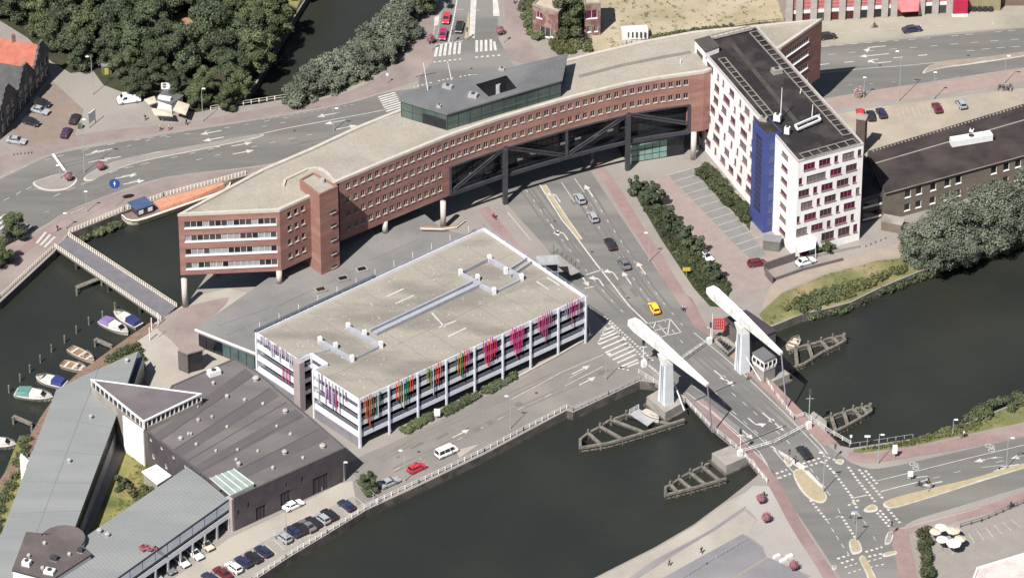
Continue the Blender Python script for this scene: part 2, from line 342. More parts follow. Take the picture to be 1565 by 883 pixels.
R4 = smooth_px([(1300, 706), (1330, 716), (1370, 711), (1420, 700), (1497, 682), (1565, 667), (1660, 645)], 3) + smooth_px([(1660, 716), (1565, 743), (1446, 779), (1395, 795), (1372, 812)], 3) + [(1330, 790)]
sheet('road', R4, .026, M_ASPH2)

# red cycle paths
band('cycle_path', [(890, 230), (921, 264), (953, 313), (980, 358), (1008, 400), (1040, 452), (1072, 500)], 2.6, .05, M_RED)
sheet('cycle_path', [(1034, 440), (1058, 456), (1080, 500), (1118, 525), (1108, 528), (1060, 498)], .047, mat('brown_paving', S((160, 138, 130)), S((148, 128, 121)), .4))
band('cycle_path', [(1100, 520), (1140, 556), (1180, 594), (1228, 642), (1270, 678)], 2.9, .05, mat('brown_cycle_paving', S((176, 148, 138)), S((160, 135, 126)), .5))
band('cycle_path', [(1066, 612), (1105, 650), (1148, 694), (1182, 738), (1216, 800), (1249, 852), (1290, 915)], 2.5, .05, mat('brick_red_path', S((162, 136, 131)), S((151, 126, 122)), .5, c3=S((170, 150, 145)), scale3=.08))
band('cycle_path', [(1296, 696), (1330, 700), (1395, 690), (1450, 681), (1497, 671), (1565, 657), (1660, 636)], 3.0, .05, M_RED, 4.2)
band('cycle_path', [(1372, 812), (1420, 802), (1472, 787), (1520, 774), (1565, 757), (1660, 730)], 2.4, .05, M_RED)
band('cycle_path', [(1372, 806), (1377, 830), (1384, 862), (1392, 915)], 3.6, .055, M_RED)
band('cycle_path', [(738, 318), (760, 346), (785, 376), (812, 400)], 2.6, .05, M_RED)
band('cycle_path', [(-60, 455), (0, 408), (70, 358), (110, 336)], 2.2, .05, M_RED)
band('cycle_path', [(110, 336), (170, 306), (260, 280), (380, 261)], 2.2, .05, M_PINK)
# raised kerbed islands and pavements
def island(px, m=M_YEL, rim=True, z1=.14):
    pts = smooth_px(px, 4, True)
    slab('traffic_island', pts, .0, z1, M_KERB)
    c = (sum(p[0] for p in pts) / len(pts), sum(p[1] for p in pts) / len(pts))
    def shrink(p):
        a, b = P(*p), P(*c); d = (b - a); L_ = d.length; q = a + d * min(.45, .42 / max(L_, .1)); return q
    lp = [shrink(p) for p in pts]; v, f = cdt([lp], z1 + .01)
    me = bpy.data.meshes.new('island_paving'); me.from_pydata(v, [], f); me.materials.append(m); o = bpy.data.objects.new('island_paving', me); COL.objects.link(o); o['kind'] = 'structure'
island([(50, 280), (62, 274), (90, 266), (112, 268), (118, 276), (105, 288), (80, 292), (60, 288)], M_PAVE)
island([(128, 272), (160, 252), (220, 236), (300, 222), (390, 206), (395, 210), (300, 230), (220, 246), (165, 264), (140, 276)], M_PAVE)
island([(1212, 722), (1224, 716), (1238, 728), (1256, 744), (1264, 760), (1256, 768), (1238, 762), (1222, 746)])
island([(1198, 700), (1207, 702), (1211, 710), (1203, 712)], M_YEL)
island([(1298, 826), (1310, 823), (1318, 840), (1308, 846), (1300, 842)])
island([(1313, 853), (1322, 850), (1338, 880), (1350, 905), (1335, 905), (1322, 872)])
island([(1320, 778), (1332, 770), (1341, 774), (1340, 780), (1326, 782)])
island([(1354, 765), (1420, 747), (1480, 732), (1565, 708), (1640, 690), (1640, 697), (1565, 715), (1480, 741), (1420, 760), (1362, 776)])
island([(1352, 830), (1356, 814), (1364, 812), (1365, 820), (1360, 830)], M_PAVE)
island([(1350, 845), (1368, 841), (1370, 846), (1352, 850)], M_YEL)
island([(1272, 864), (1278, 864), (1278, 869), (1272, 869)], M_PAVE)
island([(1282, 701), (1290, 703), (1287, 709), (1276, 706)], M_YEL)
island([(1410, 112), (1432, 96), (1500, 88), (1600, 76), (1600, 80), (1500, 96), (1440, 104)], mat('island_pave', S((176, 162, 146)), S((162, 150, 136)), .4))
# ================================================================ painted road markings (thin sheets on the road)
MZ = .062
class Marks(MB):
    def line(s, px, w=.15, dash=None, gap=None, z=MZ):
        pts = [P(a, b) for a, b in px]
        if dash is None:
            for a, b in zip(pts, pts[1:]): s.q(a, b, w, z)
            return s
        carry = 0.0
        for a, b in zip(pts, pts[1:]):
            L_ = (b - a).length; d = (b - a) / max(L_, 1e-6); t = carry
            while t < L_:
                if t + dash * .5 < L_: s.q(a + d * max(t, 0), a + d * min(t + dash, L_), w, z)
                t += dash + gap
            carry = t - L_
        return s
    def q(s, a, b, w, z=MZ):
        d = (b - a); d = d / max(d.length, 1e-6); n = Vector((-d.y, d.x, 0)) * w / 2
        s.face([(p.x, p.y, z) for p in (a - n, b - n, b + n, a + n)])
    def poly(s, px, z=MZ):
        pts = ccw([P(a, b) for a, b in px]); s.face([(p.x, p.y, z) for p in pts])
    def arrow(s, c, ang, L_=5.0, turn=0, z=MZ, w=.3):
        """lane arrow: shaft along ang (plan), head at the end, optional turned branch (+1 left, -1 right)"""
        c = P(*c); d = Vector((cos(ang), sin(ang), 0)); n = Vector((-d.y, d.x, 0))
        def f(pts): s.face([(p.x, p.y, z) for p in ccw(pts)])
        a = c - d * L_ / 2
        if turn == 0 or abs(turn) == 2:
            e = c + d * (L_ / 2 - 1.7); f([a - n * w / 2, e - n * w / 2, e + n * w / 2, a + n * w / 2])
            f([e - n * .75, c + d * L_ / 2, e + n * .75])
        if turn:
            t = 1 if turn > 0 else -1; e = c + d * .3; k = n * t
            if abs(turn) == 1: f([a - n * w / 2, e - n * w / 2, e + n * w / 2, a + n * w / 2])
            q1 = e + d * .9 + k * .7
            f([e - d * .3 + k * .1, e + d * .2 - k * .1, q1 + d * .2, q1 - d * .35])
            f([q1 - d * .9, q1 + d * .15 + k * 1.3, q1 + d * .8 - k * .1])
def zz(ox, oy, s, pts): return [(ox + a / s, oy + b / s) for a, b in pts]
def ang_px(a, b): d = P(*b) - P(*a); return atan2(d.y, d.x)
def done(mk, name, m=None): o = mk.build(name, m or M_WHITE); o['kind'] = 'structure'; return o

# main road, under the building to the drawbridge
K = Marks()
K.line([(862, 300), (905, 370), (950, 440), (985, 494), (1030, 545), (1068, 580), (1110, 620), (1160, 668)], .22) if False else None
K.line([(825, 283), (858, 335), (880, 362), (910, 402), (940, 440), (962, 468), (990, 495), (1020, 528)], .32)
K.line([(834, 283), (868, 335), (890, 366)], .2)
K.line([(858, 279), (878, 309)], .15); K.line([(878, 273), (893, 294)], .15)
K.line([(804, 290), (850, 355), (882, 396), (905, 425), (940, 465), (975, 500), (1010, 535), (1040, 565)], .14, 1.1, 3.2)
K.line([(885, 300), (905, 332), (925, 362), (950, 398), (975, 436), (1000, 470), (1040, 520), (1062, 548)], .14, 1.1, 3.2)
K.line([(900, 290), (930, 340), (962, 388), (990, 430), (1018, 468), (1055, 510)], .14, 1.1, 3.2)
K.line([(776, 325), (812, 368)], .14)
K.line([(1060, 508), (1100, 540), (1140, 575), (1200, 632), (1248, 682), (1264, 699)], .16)
K.line([(1030, 545), (1065, 575), (1086, 592)], .14, 1.2, 2.6); K.line([(1040, 556), (1090, 596), (1110, 620), (1160, 664), (1190, 690)], .14, 1.6, 2.4)
K.line([(1118, 600), (1144, 622), (1170, 646), (1198, 668), (1214, 686)], .14, 1.6, 2.4)
K.line([(1050, 600), (1090, 632), (1130, 668), (1166, 703), (1190, 732)], .16); K.line([(1078, 620), (1120, 655), (1160, 690), (1187, 730)], .14)
K.line([(1060, 590), (1100, 618), (1145, 655), (1170, 677), (1200, 700)], .15)
K.line([(1238, 663), (1255, 680), (1265, 694)], .2)
g1 = ang_px((1000, 470), (925, 362)); g2 = ang_px((1144, 622), (1198, 668))
for c, t, dr in (((850, 300), 1, 0), ((900, 292), 0, 0), ((848, 352), 0, 1), ((862, 358), 1, 0), ((938, 418), 1, 0), ((980, 410), 0, 0), ((893, 428), 0, 1), ((916, 428), 1, 0), ((958, 425), 0, 0),):
    K.arrow(c, g1 + (pi if dr else 0), 5.2, t)
for c, t in (((1101, 574), 0), ((1112, 582), 0), ((1153, 647), 1), ((1175, 639), 0), ((1188, 650), 0), ((1141, 663), 0)): K.arrow(c, g2, 4.6, t)
K.line([(896, 420), (922, 412)], .3); K.line([(893, 441), (908, 438)], .25)
done(K, 'road_marking')
# worn cream median at the underpass
K = Marks(); K.poly([(826, 284), (834, 283), (889, 366), (884, 368)], .055); done(K, 'median_marking', M_YEL)

# zebra crossing and cycle blocks at the quay road
K = Marks()
for a, b in (((572, 250), (618, 232)), ((552, 283), (636, 248)), ((536, 310), (650, 262)), ((528, 338), (662, 282)), ((548, 362), (690, 300)), ((568, 388), (705, 326)), ((590, 410), (722, 350)), ((612, 430), (742, 372)), ((640, 448), (752, 398)), ((664, 470), (762, 428)), ((700, 472), (768, 446))):
    K.line(zz(780, 440, 3.9125, (a, b)), .5)
done(K, 'zebra_crossing')
K = Marks()
for a, b in (((924, 483), (998, 551)), ((927, 490), (992, 556))): K.line([a, b], .5, .5, .5)
K.line([(926, 500), (914, 525)], .4, .5, .5); K.line([(944, 562), (962, 566)], .4, .5, .5)
done(K, 'cycle_crossing')

# quay road
K = Marks()
K.line([(922, 542), (860, 568), (782, 610)], .14); K.line([(863, 590), (922, 560)], .14); K.line([(870, 578), (893, 566)], .14)
K.line([(800, 622), (760, 642), (700, 672), (640, 702), (590, 724)], .14, 1.5, 4)
K.line([(842, 602), (818, 614)], .14, 1.5, 3)
K.arrow((888, 565), ang_px((782, 610), (922, 542)), 5, 0); K.arrow((898, 582), ang_px((782, 610), (922, 542)), 4.6, 0); K.arrow((705, 662), ang_px((640, 702), (760, 642)), 4.6, 0)
done(K, 'road_marking')
K = Marks(); K.poly([(697, 688), (722, 681), (732, 679), (702, 700)], .055); done(K, 'median_marking', M_SAND)

# junction south of the drawbridge
q3 = lambda *p: zz(1120, 640, 3.632, p)
K = Marks()
for a, b in (((388, 248), (500, 212)), ((402, 266), (540, 224)), ((240, 304), (300, 282)), ((256, 328), (322, 304)), ((500, 204), (600, 240)),
             ((505, 240), (560, 296)), ((560, 296), (660, 430)), ((660, 430), (690, 500)), ((430, 450), (520, 560)), ((604, 540), (680, 660)),
             ((640, 266), (700, 350)), ((700, 350), (790, 460)), ((700, 280), (780, 380)), ((780, 380), (840, 450)), ((735, 286), (800, 360)),
             ((800, 520), (880, 610)), ((815, 506), (890, 590)), ((860, 500), (930, 580)), ((580, 776), (690, 740)), ((600, 800), (690, 772)), ((736, 738), (830, 710)), ((752, 764), (832, 746)),
             ((640, 480), (700, 450))):
    K.line(q3(a, b), .55, .6, .55)
for a, b in (((620, 824), (690, 800)), ((640, 856), (710, 834)), ((750, 790), (830, 770)), ((760, 822), (840, 806))): K.line(q3(a, b), .3, .6, .6)
done(K, 'cycle_crossing')
K = Marks()
K.line(q3((520, 400), (560, 450), (604, 540)), .14, 1.6, 1.6); K.line(q3((520, 560), (600, 690), (650, 760)), .14, 1.4, 1.4); K.line(q3((690, 520), (760, 610), (800, 690)), .14, 1.4, 1.4); K.line(q3((430, 276), (520, 390)), .14, 1.4, 1.4)
K.line(q3((520, 560), (604, 536)), .14, 1, 1)
K.line(q3((664, 440), (745, 422)), .25); K.line(q3((105, 222), (190, 350)), .16); K.line(q3((150, 196), (250, 334)), .16)
K.line(q3((215, 150), (380, 280)), .3); K.line(q3((216, 160), (340, 300)), .2)
K.line(q3((340, 300), (380, 374), (430, 430), (490, 464)), .25)
K.poly(q3((250, 170), (330, 218), (404, 262), (392, 290), (330, 250)), MZ - .004); K.poly(q3((385, 285), (420, 290), (510, 385), (480, 378)), .16)
done(K, 'road_marking')
# road to the right
q4 = lambda *p: zz(1340, 640, 3.636, p)
K = Marks()
K.line(q4((0, 344), (180, 300), (500, 220), (818, 145)), .16)
K.line(q4((20, 404), (130, 375), (295, 335)), .25); K.line(q4((170, 330), (285, 318)), .2)
K.line(q4((310, 330), (560, 265), (818, 205)), .14, 1.6, 3.2)
K.line(q4((600, 225), (700, 212)), .14); K.line(q4((580, 270), (710, 255)), .14)
a4 = ang_px((1565, 700), (1400, 735))
for c, t in (((1506, 702), 0), ((1530, 714), 1), ((1540, 713), 0), ((1562, 697), 0)): K.arrow(c, a4, 5, t)
K.arrow((1424, 739), a4, 4.6, 0)
def bike_mark(c, a):
    c = P(*c); d = Vector((cos(a), sin(a), 0)); n = Vector((-d.y, d.x, 0))
    for o in (-.8, .8):
        for i in range(10):
            u, v_ = 2 * pi * i / 10, 2 * pi * (i + 1) / 10
            K.q(c + n * o + (d * cos(u) + n * sin(u)) * .62, c + n * o + (d * cos(v_) + n * sin(v_)) * .62, .16)
    for s_, e_ in (((-.8, 0), (-.2, .8)), ((-.2, .8), (.6, .8)), ((.6, .8), (0, 0)), ((0, 0), (-.8, 0)), ((.8, 0), (.5, 1.2)), ((0, 0), (-.3, 1.1))):
        K.q(c + n * s_[0] + d * s_[1], c + n * e_[0] + d * e_[1], .14)
for c in ((1397, 712), (1513, 684)): bike_mark(c, a4 + pi)
K.line([(1376, 808), (1472, 783), (1500, 775)], .1)
done(K, 'road_marking')

# cross road on the left
q2 = lambda *p: zz(0, 180, 4.015, p)
K = Marks()
K.line(q2((0, 370), (90, 325), (210, 280), (330, 246), (440, 216), (600, 180), (760, 150), (1044, 108)), .14, 1.6, 1.4)
K.line(q2((160, 440), (240, 405), (310, 380)), .14, 1.8, 1.6); K.line(q2((20, 510), (130, 455)), .14, 1.8, 2)
K.line(q2((90, 610), (180, 570), (260, 520), (370, 465), (470, 425), (640, 350), (750, 315), (860, 290), (980, 262), (1044, 250)), .14, 2.2, 1.6)
K.line(q2((200, 440), (330, 440), (440, 412)), .1)
K.line(q2((430, 590), (520, 550)), .12)
K.line(q2((520, 232), (640, 205)), .2); K.line(q2((540, 276), (680, 246)), .25); K.line(q2((750, 362), (835, 340)), .2); K.line(q2((780, 404), (860, 378)), .2)
K.line(q2((100, 480), (300, 400)), .1, .5, 3) ; K.line(q2((270, 585), (300, 575)), .12)
K.line([(120, 268), (180, 243), (250, 226), (330, 212)], .12, 1, 3) if False else None
K.line([(390, 207), (440, 196), (500, 185), (560, 174), (590, 168)], .2)
K.line([(262, 242), (300, 233), (350, 222), (400, 212)], .14, 1.4, 3); K.line([(300, 245), (360, 231), (430, 215), (480, 205)], .14, 1.4, 3)
K.line([(165, 232), (230, 214), (300, 203), (380, 190), (440, 180)], .12, 1.2, 3.4); K.line([(400, 194), (460, 183), (520, 172)], .12, 1.2, 3.2)
K.line([(400, 183), (480, 171), (540, 160)], .1, .8, .8)
a2 = ang_px((300, 210), (390, 193))
for c, t, dr in (((155, 231), 0, 1), ((168, 243), 0, 1), ((193, 270), 0, 0), ((205, 279), 0, 0), ((322, 203), 0, 1), ((326, 213), 0, 1), ((340, 222), 0, 1), ((372, 233), 0, 0), ((500, 176), 0, 1), ((512, 187), 0, 1), ((530, 195), 0, 0), ((370, 221), 0, 0)):
    K.arrow(c, a2 + (pi if dr else 0), 5, t)
done(K, 'road_marking')
K = Marks()
for i in range(7):
    t = i / 6; K.line([lerp((0, 328), (30, 352), t - .1), lerp((12, 326), (44, 346), t - .1)] if False else [lerp((-14, 344), (22, 366), t), lerp((8, 328), (48, 346), t)], .55)
for i in range(3): K.line([lerp((56, 372), (68, 378), i / 2), lerp((70, 355), (84, 362), i / 2)], .5)
done(K, 'zebra_crossing')
K = Marks()
for i in range(8):
    t = i / 7; K.line([lerp((578, 149), (590, 171), t), lerp((604, 142), (616, 163), t)], .5)
done(K, 'zebra_crossing')

# north junction
q1 = lambda *p: zz(560, 0, 6.008, p)
K = Marks()
for a, b in (((655, 408), (632, 525)), ((692, 404), (674, 520)), ((732, 402), (716, 514)), ((775, 398), (762, 508)), ((817, 396), (806, 504)), ((860, 392), (850, 498)),
             ((1014, 374), (1013, 480)), ((1055, 372), (1054, 478)), ((1098, 370), (1098, 474)), ((1142, 366), (1144, 470)), ((1172, 385), (1186, 466))):
    K.line(q1(a, b), .62)
done(K, 'zebra_crossing')
K = Marks()
K.line(q1((615, 575), (870, 545)), .5, .6, .6); K.line(q1((1000, 530), (1260, 508)), .6, .6, .7); K.line(q1((430, 806), (620, 755), (820, 715), (960, 690)), .4, .5, .55)
done(K, 'cycle_crossing')
K = Marks()
K.line(q1((832, 0), (800, 180), (755, 390)), .3); K.line(q1((632, 412), (886, 380)), .25); K.line(q1((700, 0), (640, 200), (610, 330)), .12)
K.line(q1((830, 92), (890, 92)), .15); K.line(q1((1000, 98), (1040, 98)), .15); K.line(q1((960, 692), (1020, 688)), .15)
K.poly(q1((1160, 0), (1204, 0), (1226, 152), (1164, 152))); K.poly(q1((958, 0), (1012, 0), (992, 360), (944, 330)))
K.poly(q1((625, 160), (672, 140), (660, 235), (622, 240)), .05)
done(K, 'road_marking')
K = Marks(); K.poly(q1((930, 140), (945, 100), (944, 345), (900, 360)), .055); done(K, 'median_marking', M_YEL)

# road top right
q5 = lambda *p: zz(1240, 0, 4.646, p)
K = Marks()
K.line(q5((75, 335), (350, 310), (620, 290), (900, 268), (1200, 240), (1510, 212)), .14, 1.8, 1.6)
K.line(q5((120, 392), (450, 360), (800, 335), (1200, 300), (1510, 278)), .14, 1.8, 3); K.line(q5((60, 462), (340, 436), (740, 400), (900, 385)), .3, 2.2, 3.6)
K.line(q5((60, 520), (420, 486), (700, 466), (900, 445), (960, 438)), .16); K.line(q5((1100, 365), (1300, 345), (1510, 330)), .14, 2, 1.6); K.line(q5((1240, 410), (1510, 376)), .3, 2, 1.6)
K.line(q5((260, 605), (560, 588), (900, 560), (1200, 530)), .1, 1, 4)
a5 = ang_px((1330, 95), (1400, 88))
for c, t in (((1331, 73), 1), ((1336, 85), 0), ((1340, 97), -1)): K.arrow(c, a5 + pi, 7, t)
K.line(q5((800, 190), (1100, 180)), .12); K.line(q5((90, 250), (600, 205)), .12); K.line(q5((1280, 150), (1290, 178)), .12)
done(K, 'road_marking')
# bay lines
K = Marks()
for i in range(9):
    a, b = lerp((1370, 166), (1432, 158), i / 8), lerp((1376, 184), (1440, 176), i / 8); K.line([a, b], .1)
done(K, 'bay_marking', mat('pale_bay_line', S((214, 204, 184)), S((200, 190, 170)), .5))
K = Marks()
for i in range(13):
    a, b = lerp((1020, 268), (1134, 384), i / 12), lerp((1056, 258), (1170, 372), i / 12); K.line([a, b], .12)
done(K, 'bay_marking')
K = Marks()
for i in range(13): K.line([lerp((392, 836), (544, 760), i / 12), lerp((410, 853), (560, 774), i / 12)], .1)
for i in range(6): K.line([lerp((1480, 815), (1545, 793), i / 5), lerp((1490, 830), (1560, 806), i / 5)], .1)
done(K, 'bay_marking')
# ================================================================ building materials
M_BRICK = mat('red_brick', S((172, 127, 116)), S((158, 114, 104)), scale=.5, c3=S((180, 137, 124)), scale3=.1, fine=.1, stretch=((1, 1, 6), 0), bump=.1, bscale=8)
M_GRAVEL = mat('roof_gravel', S((188, 179, 164)), S((177, 168, 154)), scale=.3, c3=S((170, 162, 149)), scale3=.08, fine=.16, bump=.3, bscale=6)
M_COPE = mat('pale_coping', S((222, 212, 198)), S((204, 194, 180)), scale=.6, fine=.1)
M_GLASSD = mat('dark_glass', S((44, 46, 54)), S((30, 31, 38)), scale=.4, rough=.12, spec=.6, fine=.1)
M_GLASSV = mat('grey_blind_glass', S((96, 94, 92)), S((58, 56, 60)), scale=.3, rough=.2, spec=.5, fine=.1)  # mid-grey tone for panes with blinds
M_GLASSG = mat('green_glass', S((98, 116, 110)), S((68, 84, 80)), scale=.12, rough=.15, spec=.6, fine=.06)
M_FRAME = mat('white_frame', (.66, .65, .63), (.58, .57, .555), scale=1, rough=.5, fine=.04)
M_WFR = mat('window_cream', S((214, 205, 196)), S((196, 188, 180)), 1, rough=.5, fine=.04)
M_STEEL = mat('dark_steel', S((84, 84, 90)), S((70, 70, 76)), scale=.6, rough=.5, fine=.06)
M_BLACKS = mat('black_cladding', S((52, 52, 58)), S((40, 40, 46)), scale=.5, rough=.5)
M_ROOFG = mat('grey_metal_roof', S((128, 128, 128)), S((118, 118, 119)), scale=.25, rough=.55, fine=.05, c3=S((136, 136, 134)), scale3=.07)
M_WHITEW = mat('white_render', (.74, .715, .695), (.68, .655, .635), scale=.4, fine=.05, c3=(.62, .59, .565), scale3=.12)
M_METAL = mat('galvanised_metal', S((196, 196, 196)), S((176, 176, 178)), scale=.8, rough=.45, fine=.06)

def facade(mb, a, b, z0, z1, ops, depth=.22, mi=0):
    """wall from a to b (left to right seen from outside) with real recessed openings (u0, u1, z0, z1)"""
    a = Vector((a[0], a[1], 0)); b = Vector((b[0], b[1], 0)); L_ = (b - a).length; d = (b - a) / L_; inn = Vector((-d.y, d.x, 0))
    us = sorted({0, L_} | {round(t, 4) for o in ops for t in o[:2]}); zs = sorted({z0, z1} | {round(t, 4) for o in ops for t in o[2:4]})
    def pt(u, z, y=0): p = a + d * u + inn * y; return (p.x, p.y, z)
    for u0, u1 in zip(us, us[1:]):
        uc = (u0 + u1) / 2; col = [o for o in ops if o[0] < uc < o[1]]; run = None
        for q0, q1 in zip(zs, zs[1:]):
            hole = any(o[2] < (q0 + q1) / 2 < o[3] for o in col)
            if not hole: run = (run[0], q1) if run else (q0, q1)
            if hole and run: mb.face([pt(u0, run[0]), pt(u1, run[0]), pt(u1, run[1]), pt(u0, run[1])], mi); run = None
        if run: mb.face([pt(u0, run[0]), pt(u1, run[0]), pt(u1, run[1]), pt(u0, run[1])], mi)
    for u0, u1, q0, q1 in ops:
        y = depth
        mb.face([pt(u0, q0), pt(u0, q0, y), pt(u0, q1, y), pt(u0, q1)][::-1], mi); mb.face([pt(u1, q0), pt(u1, q0, y), pt(u1, q1, y), pt(u1, q1)], mi)
        mb.face([pt(u0, q0), pt(u1, q0), pt(u1, q0, y), pt(u0, q0, y)], mi); mb.face([pt(u0, q1), pt(u1, q1), pt(u1, q1, y), pt(u0, q1, y)][::-1], mi)
    return a, d, inn, atan2(d.y, d.x)

WCACHE = {}
def window_meshes(w_, h_, n, depth=.22, sill=.14, fm=None, fw=.07):
    k = (round(w_, 2), round(h_, 2), n, depth, sill, fm.name if fm else '')
    if k not in WCACHE:
        f = MB(); y = depth - .06
        f.box((0, y, fw / 2), (w_, .1, fw)); f.box((0, y, h_ - fw / 2), (w_, .1, fw))
        for x in (-w_ / 2 + fw / 2, w_ / 2 - fw / 2): f.box((x, y, h_ / 2), (fw, .1, h_ - 2 * fw - .002))
        for i in range(1, n): f.box((-w_ / 2 + w_ * i / n, y, h_ / 2), (fw, .1, h_ - 2 * fw - .002))
        if sill: f.box((0, .02, -.03), (w_ + .1, .34, sill))
        g = MB(); g.face([(-w_ / 2, depth, 0), (w_ / 2, depth, 0), (w_ / 2, depth, h_), (-w_ / 2, depth, h_)])
        WCACHE[k] = (f.mesh('window', fm or M_FRAME), g)
    return WCACHE[k]
PCACHE = {}
def add_window(parent, a, d, inn, rz, u, z, w_, h_, n=1, glass=None, depth=.22, sill=.14, fm=None):
    fme, g = window_meshes(w_, h_, n, depth, sill, fm); glass = glass or M_GLASSD
    k = (id(g), glass.name)
    if k not in PCACHE: PCACHE[k] = g.mesh('pane', glass)
    p = a + d * u
    o = part('window', fme, parent, Vector((p.x, p.y, z)) - parent.location, (0, 0, rz))
    part('pane', PCACHE[k], o)
    return o

# ================================================================ curved red brick office over the road
ZR, ZM, ZB = 22.3, 14.3, 6.9
rp = lambda pts, z=ZR: [P(a, b, z) for a, b in pts]
fr_main = [(518, 276), (582, 249), (646, 223), (687, 206.5), (727, 192.5), (768, 179), (817, 164.5), (866, 150.5), (912, 138.5), (961, 127), (1008, 118.5), (1055, 112)]
fr_end = [(1076, 109), (1194, 72), (1256.6, 28.7)]
back = [(1061, 47.5), (984, 62), (908, 80), (869, 90), (740, 126), (610, 167), (543, 194), (477, 225), (400, 258)]
A_, B_ = (272, 327), (427, 320.5); ST = [(474, 300), (488, 309 - 11), (516.5, 285)]
office = thing('office_building', P(560, 300, 0), 'long curved red brick office building on pillars spanning the main road', 'building')
outline = rp([A_, B_, (474, 299), (500, 285), (518, 276)] + fr_main[1:] + fr_end + back)
outl = [(p.x, p.y) for p in outline]
# roof deck (0.5 m below the coping)
v, f = cdt([outl], ZR - .5); rm = MB(); rm.v = list(v); rm.f = list(f); rm.mi = [0] * len(f)
rm.build('roof', M_GRAVEL, office)
cp = MB(); cl = [Vector((x, y, ZR - .3)) for x, y in outl] ; cl.append(cl[0])
cc = Vector((sum(p.x for p in cl) / len(cl), sum(p.y for p in cl) / len(cl), ZR - .3))
def inset(pts, dist):
    """move a closed counter-clockwise loop inwards"""
    n = len(pts); out = []
    for i in range(n):
        a, b, c = Vector(pts[i - 1][:2]), Vector(pts[i][:2]), Vector(pts[(i + 1) % n][:2])
        d1 = (b - a).normalized(); d2 = (c - b).normalized(); n1 = Vector((-d1.y, d1.x)); n2 = Vector((-d2.y, d2.x)); m = (n1 + n2)
        m = m / max(m.length, 1e-6); k = min(1 / max(m.dot(n1), .35), 2.2); out.append(b + m * dist * k)
    return out
def coping(mb, lp, width, z0, z1, over=.06):
    lp = ccw([(p[0], p[1]) for p in lp]); o_ = inset(lp, -over); i_ = inset(lp, width); n = len(lp)
    for k in range(n):
        j = (k + 1) % n; A, B, C_, D_ = o_[k], o_[j], i_[j], i_[k]
        mb.face([(A.x, A.y, z1), (B.x, B.y, z1), (C_.x, C_.y, z1), (D_.x, D_.y, z1)])
        mb.face([(A.x, A.y, z0), (B.x, B.y, z0), (B.x, B.y, z1), (A.x, A.y, z1)])
        mb.face([(C_.x, C_.y, z0), (D_.x, D_.y, z0), (D_.x, D_.y, z1), (C_.x, C_.y, z1)])
        mb.face([(A.x, A.y, z0), (D_.x, D_.y, z0), (C_.x, C_.y, z0), (B.x, B.y, z0)])
coping(cp, outl, .75, ZR - .62, ZR); cp.build('coping', M_COPE, office)
wl = MB(); wl.sweep([P(a, b, ZR - .4) for a, b in ((290, 318), (345, 290), (420, 253), (500, 219), (560, 192), (606, 176))], .3, .16); wl.build('roof_kerb', M_COPE, office)
wl = MB(); wl.sweep([P(a, b, ZR - .46) for a, b in ((885, 117), (950, 100), (1010, 88), (1056, 80))], 1.1, .05); wl.build('roof_walkway', mat('roof_path', S((150, 140, 128)), S((140, 131, 120)), .5), office)
wl = MB(); wl.sweep([P(a, b, ZR - .3) for a, b in ((433, 284), (436, 275), (470, 259), (486, 257), (497, 262), (511, 277))], .55, .5); wl.build('stair_kerb', M_COPE, office)

walls = MB(); ZT = ZR - .6
WIN = []   # (a, d, inn, rz, u, z, w, h, n)
def run_windows(a, b, rows, start, sp, w_, h_, z0, z1, uoff=0.0):
    L_ = (Vector(b[:2]) - Vector(a[:2])).length; ops = []; us = []
    u = start
    while u + w_ / 2 < L_ - .1:
        if u - w_ / 2 > .1: us.append(u)
        u += sp
    for z in rows:
        for u_ in us: ops.append((u_ - w_ / 2, u_ + w_ / 2, z, z + h_))
    fr = facade(walls, a, b, z0, z1, ops)
    for z in rows:
        for u_ in us: WIN.append((*fr, u_, z, w_, h_, 1))
    return u - L_
rw = [19.3, 15.9, 12.45, 9.0]
# ribbon wall facing the harbour
a, b = P(*A_, ZR), P(*B_, ZR); L_ = (b - a).length
ops = [(1.2, L_ - .7, z - .1, z + 1.45) for z in (18.8, 15.4, 11.95, 8.5)]
fr = facade(walls, a, b, ZB, ZT, ops)
for o_ in ops:
    w_ = o_[1] - o_[0]; k = 15; f_ = MB(); y = .16
    f_.box((0, y, .04), (w_, .1, .08)); f_.box((0, y, 1.51), (w_, .1, .08)); f_.box((0, -.01, -.14), (w_ + .1, .36, .26))
    for i in range(k + 1): f_.box((-w_ / 2 + .04 + (w_ - .08) * i / k, y, .775), (.09, .1, 1.44))
    p = fr[0] + fr[1] * (o_[0] + o_[1]) / 2
    wn = part('ribbon_window', f_.mesh('ribbon_window', M_FRAME), office, Vector((p.x, p.y, o_[2])) - office.location, (0, 0, fr[3]))
    wn_sill = MB()
    for i in range(k):
        x0, x1 = -w_ / 2 + w_ * i / k, -w_ / 2 + w_ * (i + 1) / k
        blind = MB(); blind.face([(x0, .22, 0), (x1, .22, 0), (x1, .22, 1.55), (x0, .22, 1.55)])
        part('pane', blind.mesh('pane', M_GLASSD if random.random() < .13 else random.choice((M_GLASSV, mat('pale_blind', S((182, 184, 182)), S((156, 158, 158)), .3, rough=.3)))), wn)
run_windows(P(*B_, ZR), P(474, 299, ZR), rw, 2.6, 1.85, 1.0, 1.35, ZB, ZT)
segs = []; acc = 0.0
for i in range(len(fr_main) - 1):
    a, b = P(*fr_main[i], ZR), P(*fr_main[i + 1], ZR); L_ = (b - a).length; segs.append((a, b, acc, L_)); acc += L_
WW, WH = 1.08, 1.42
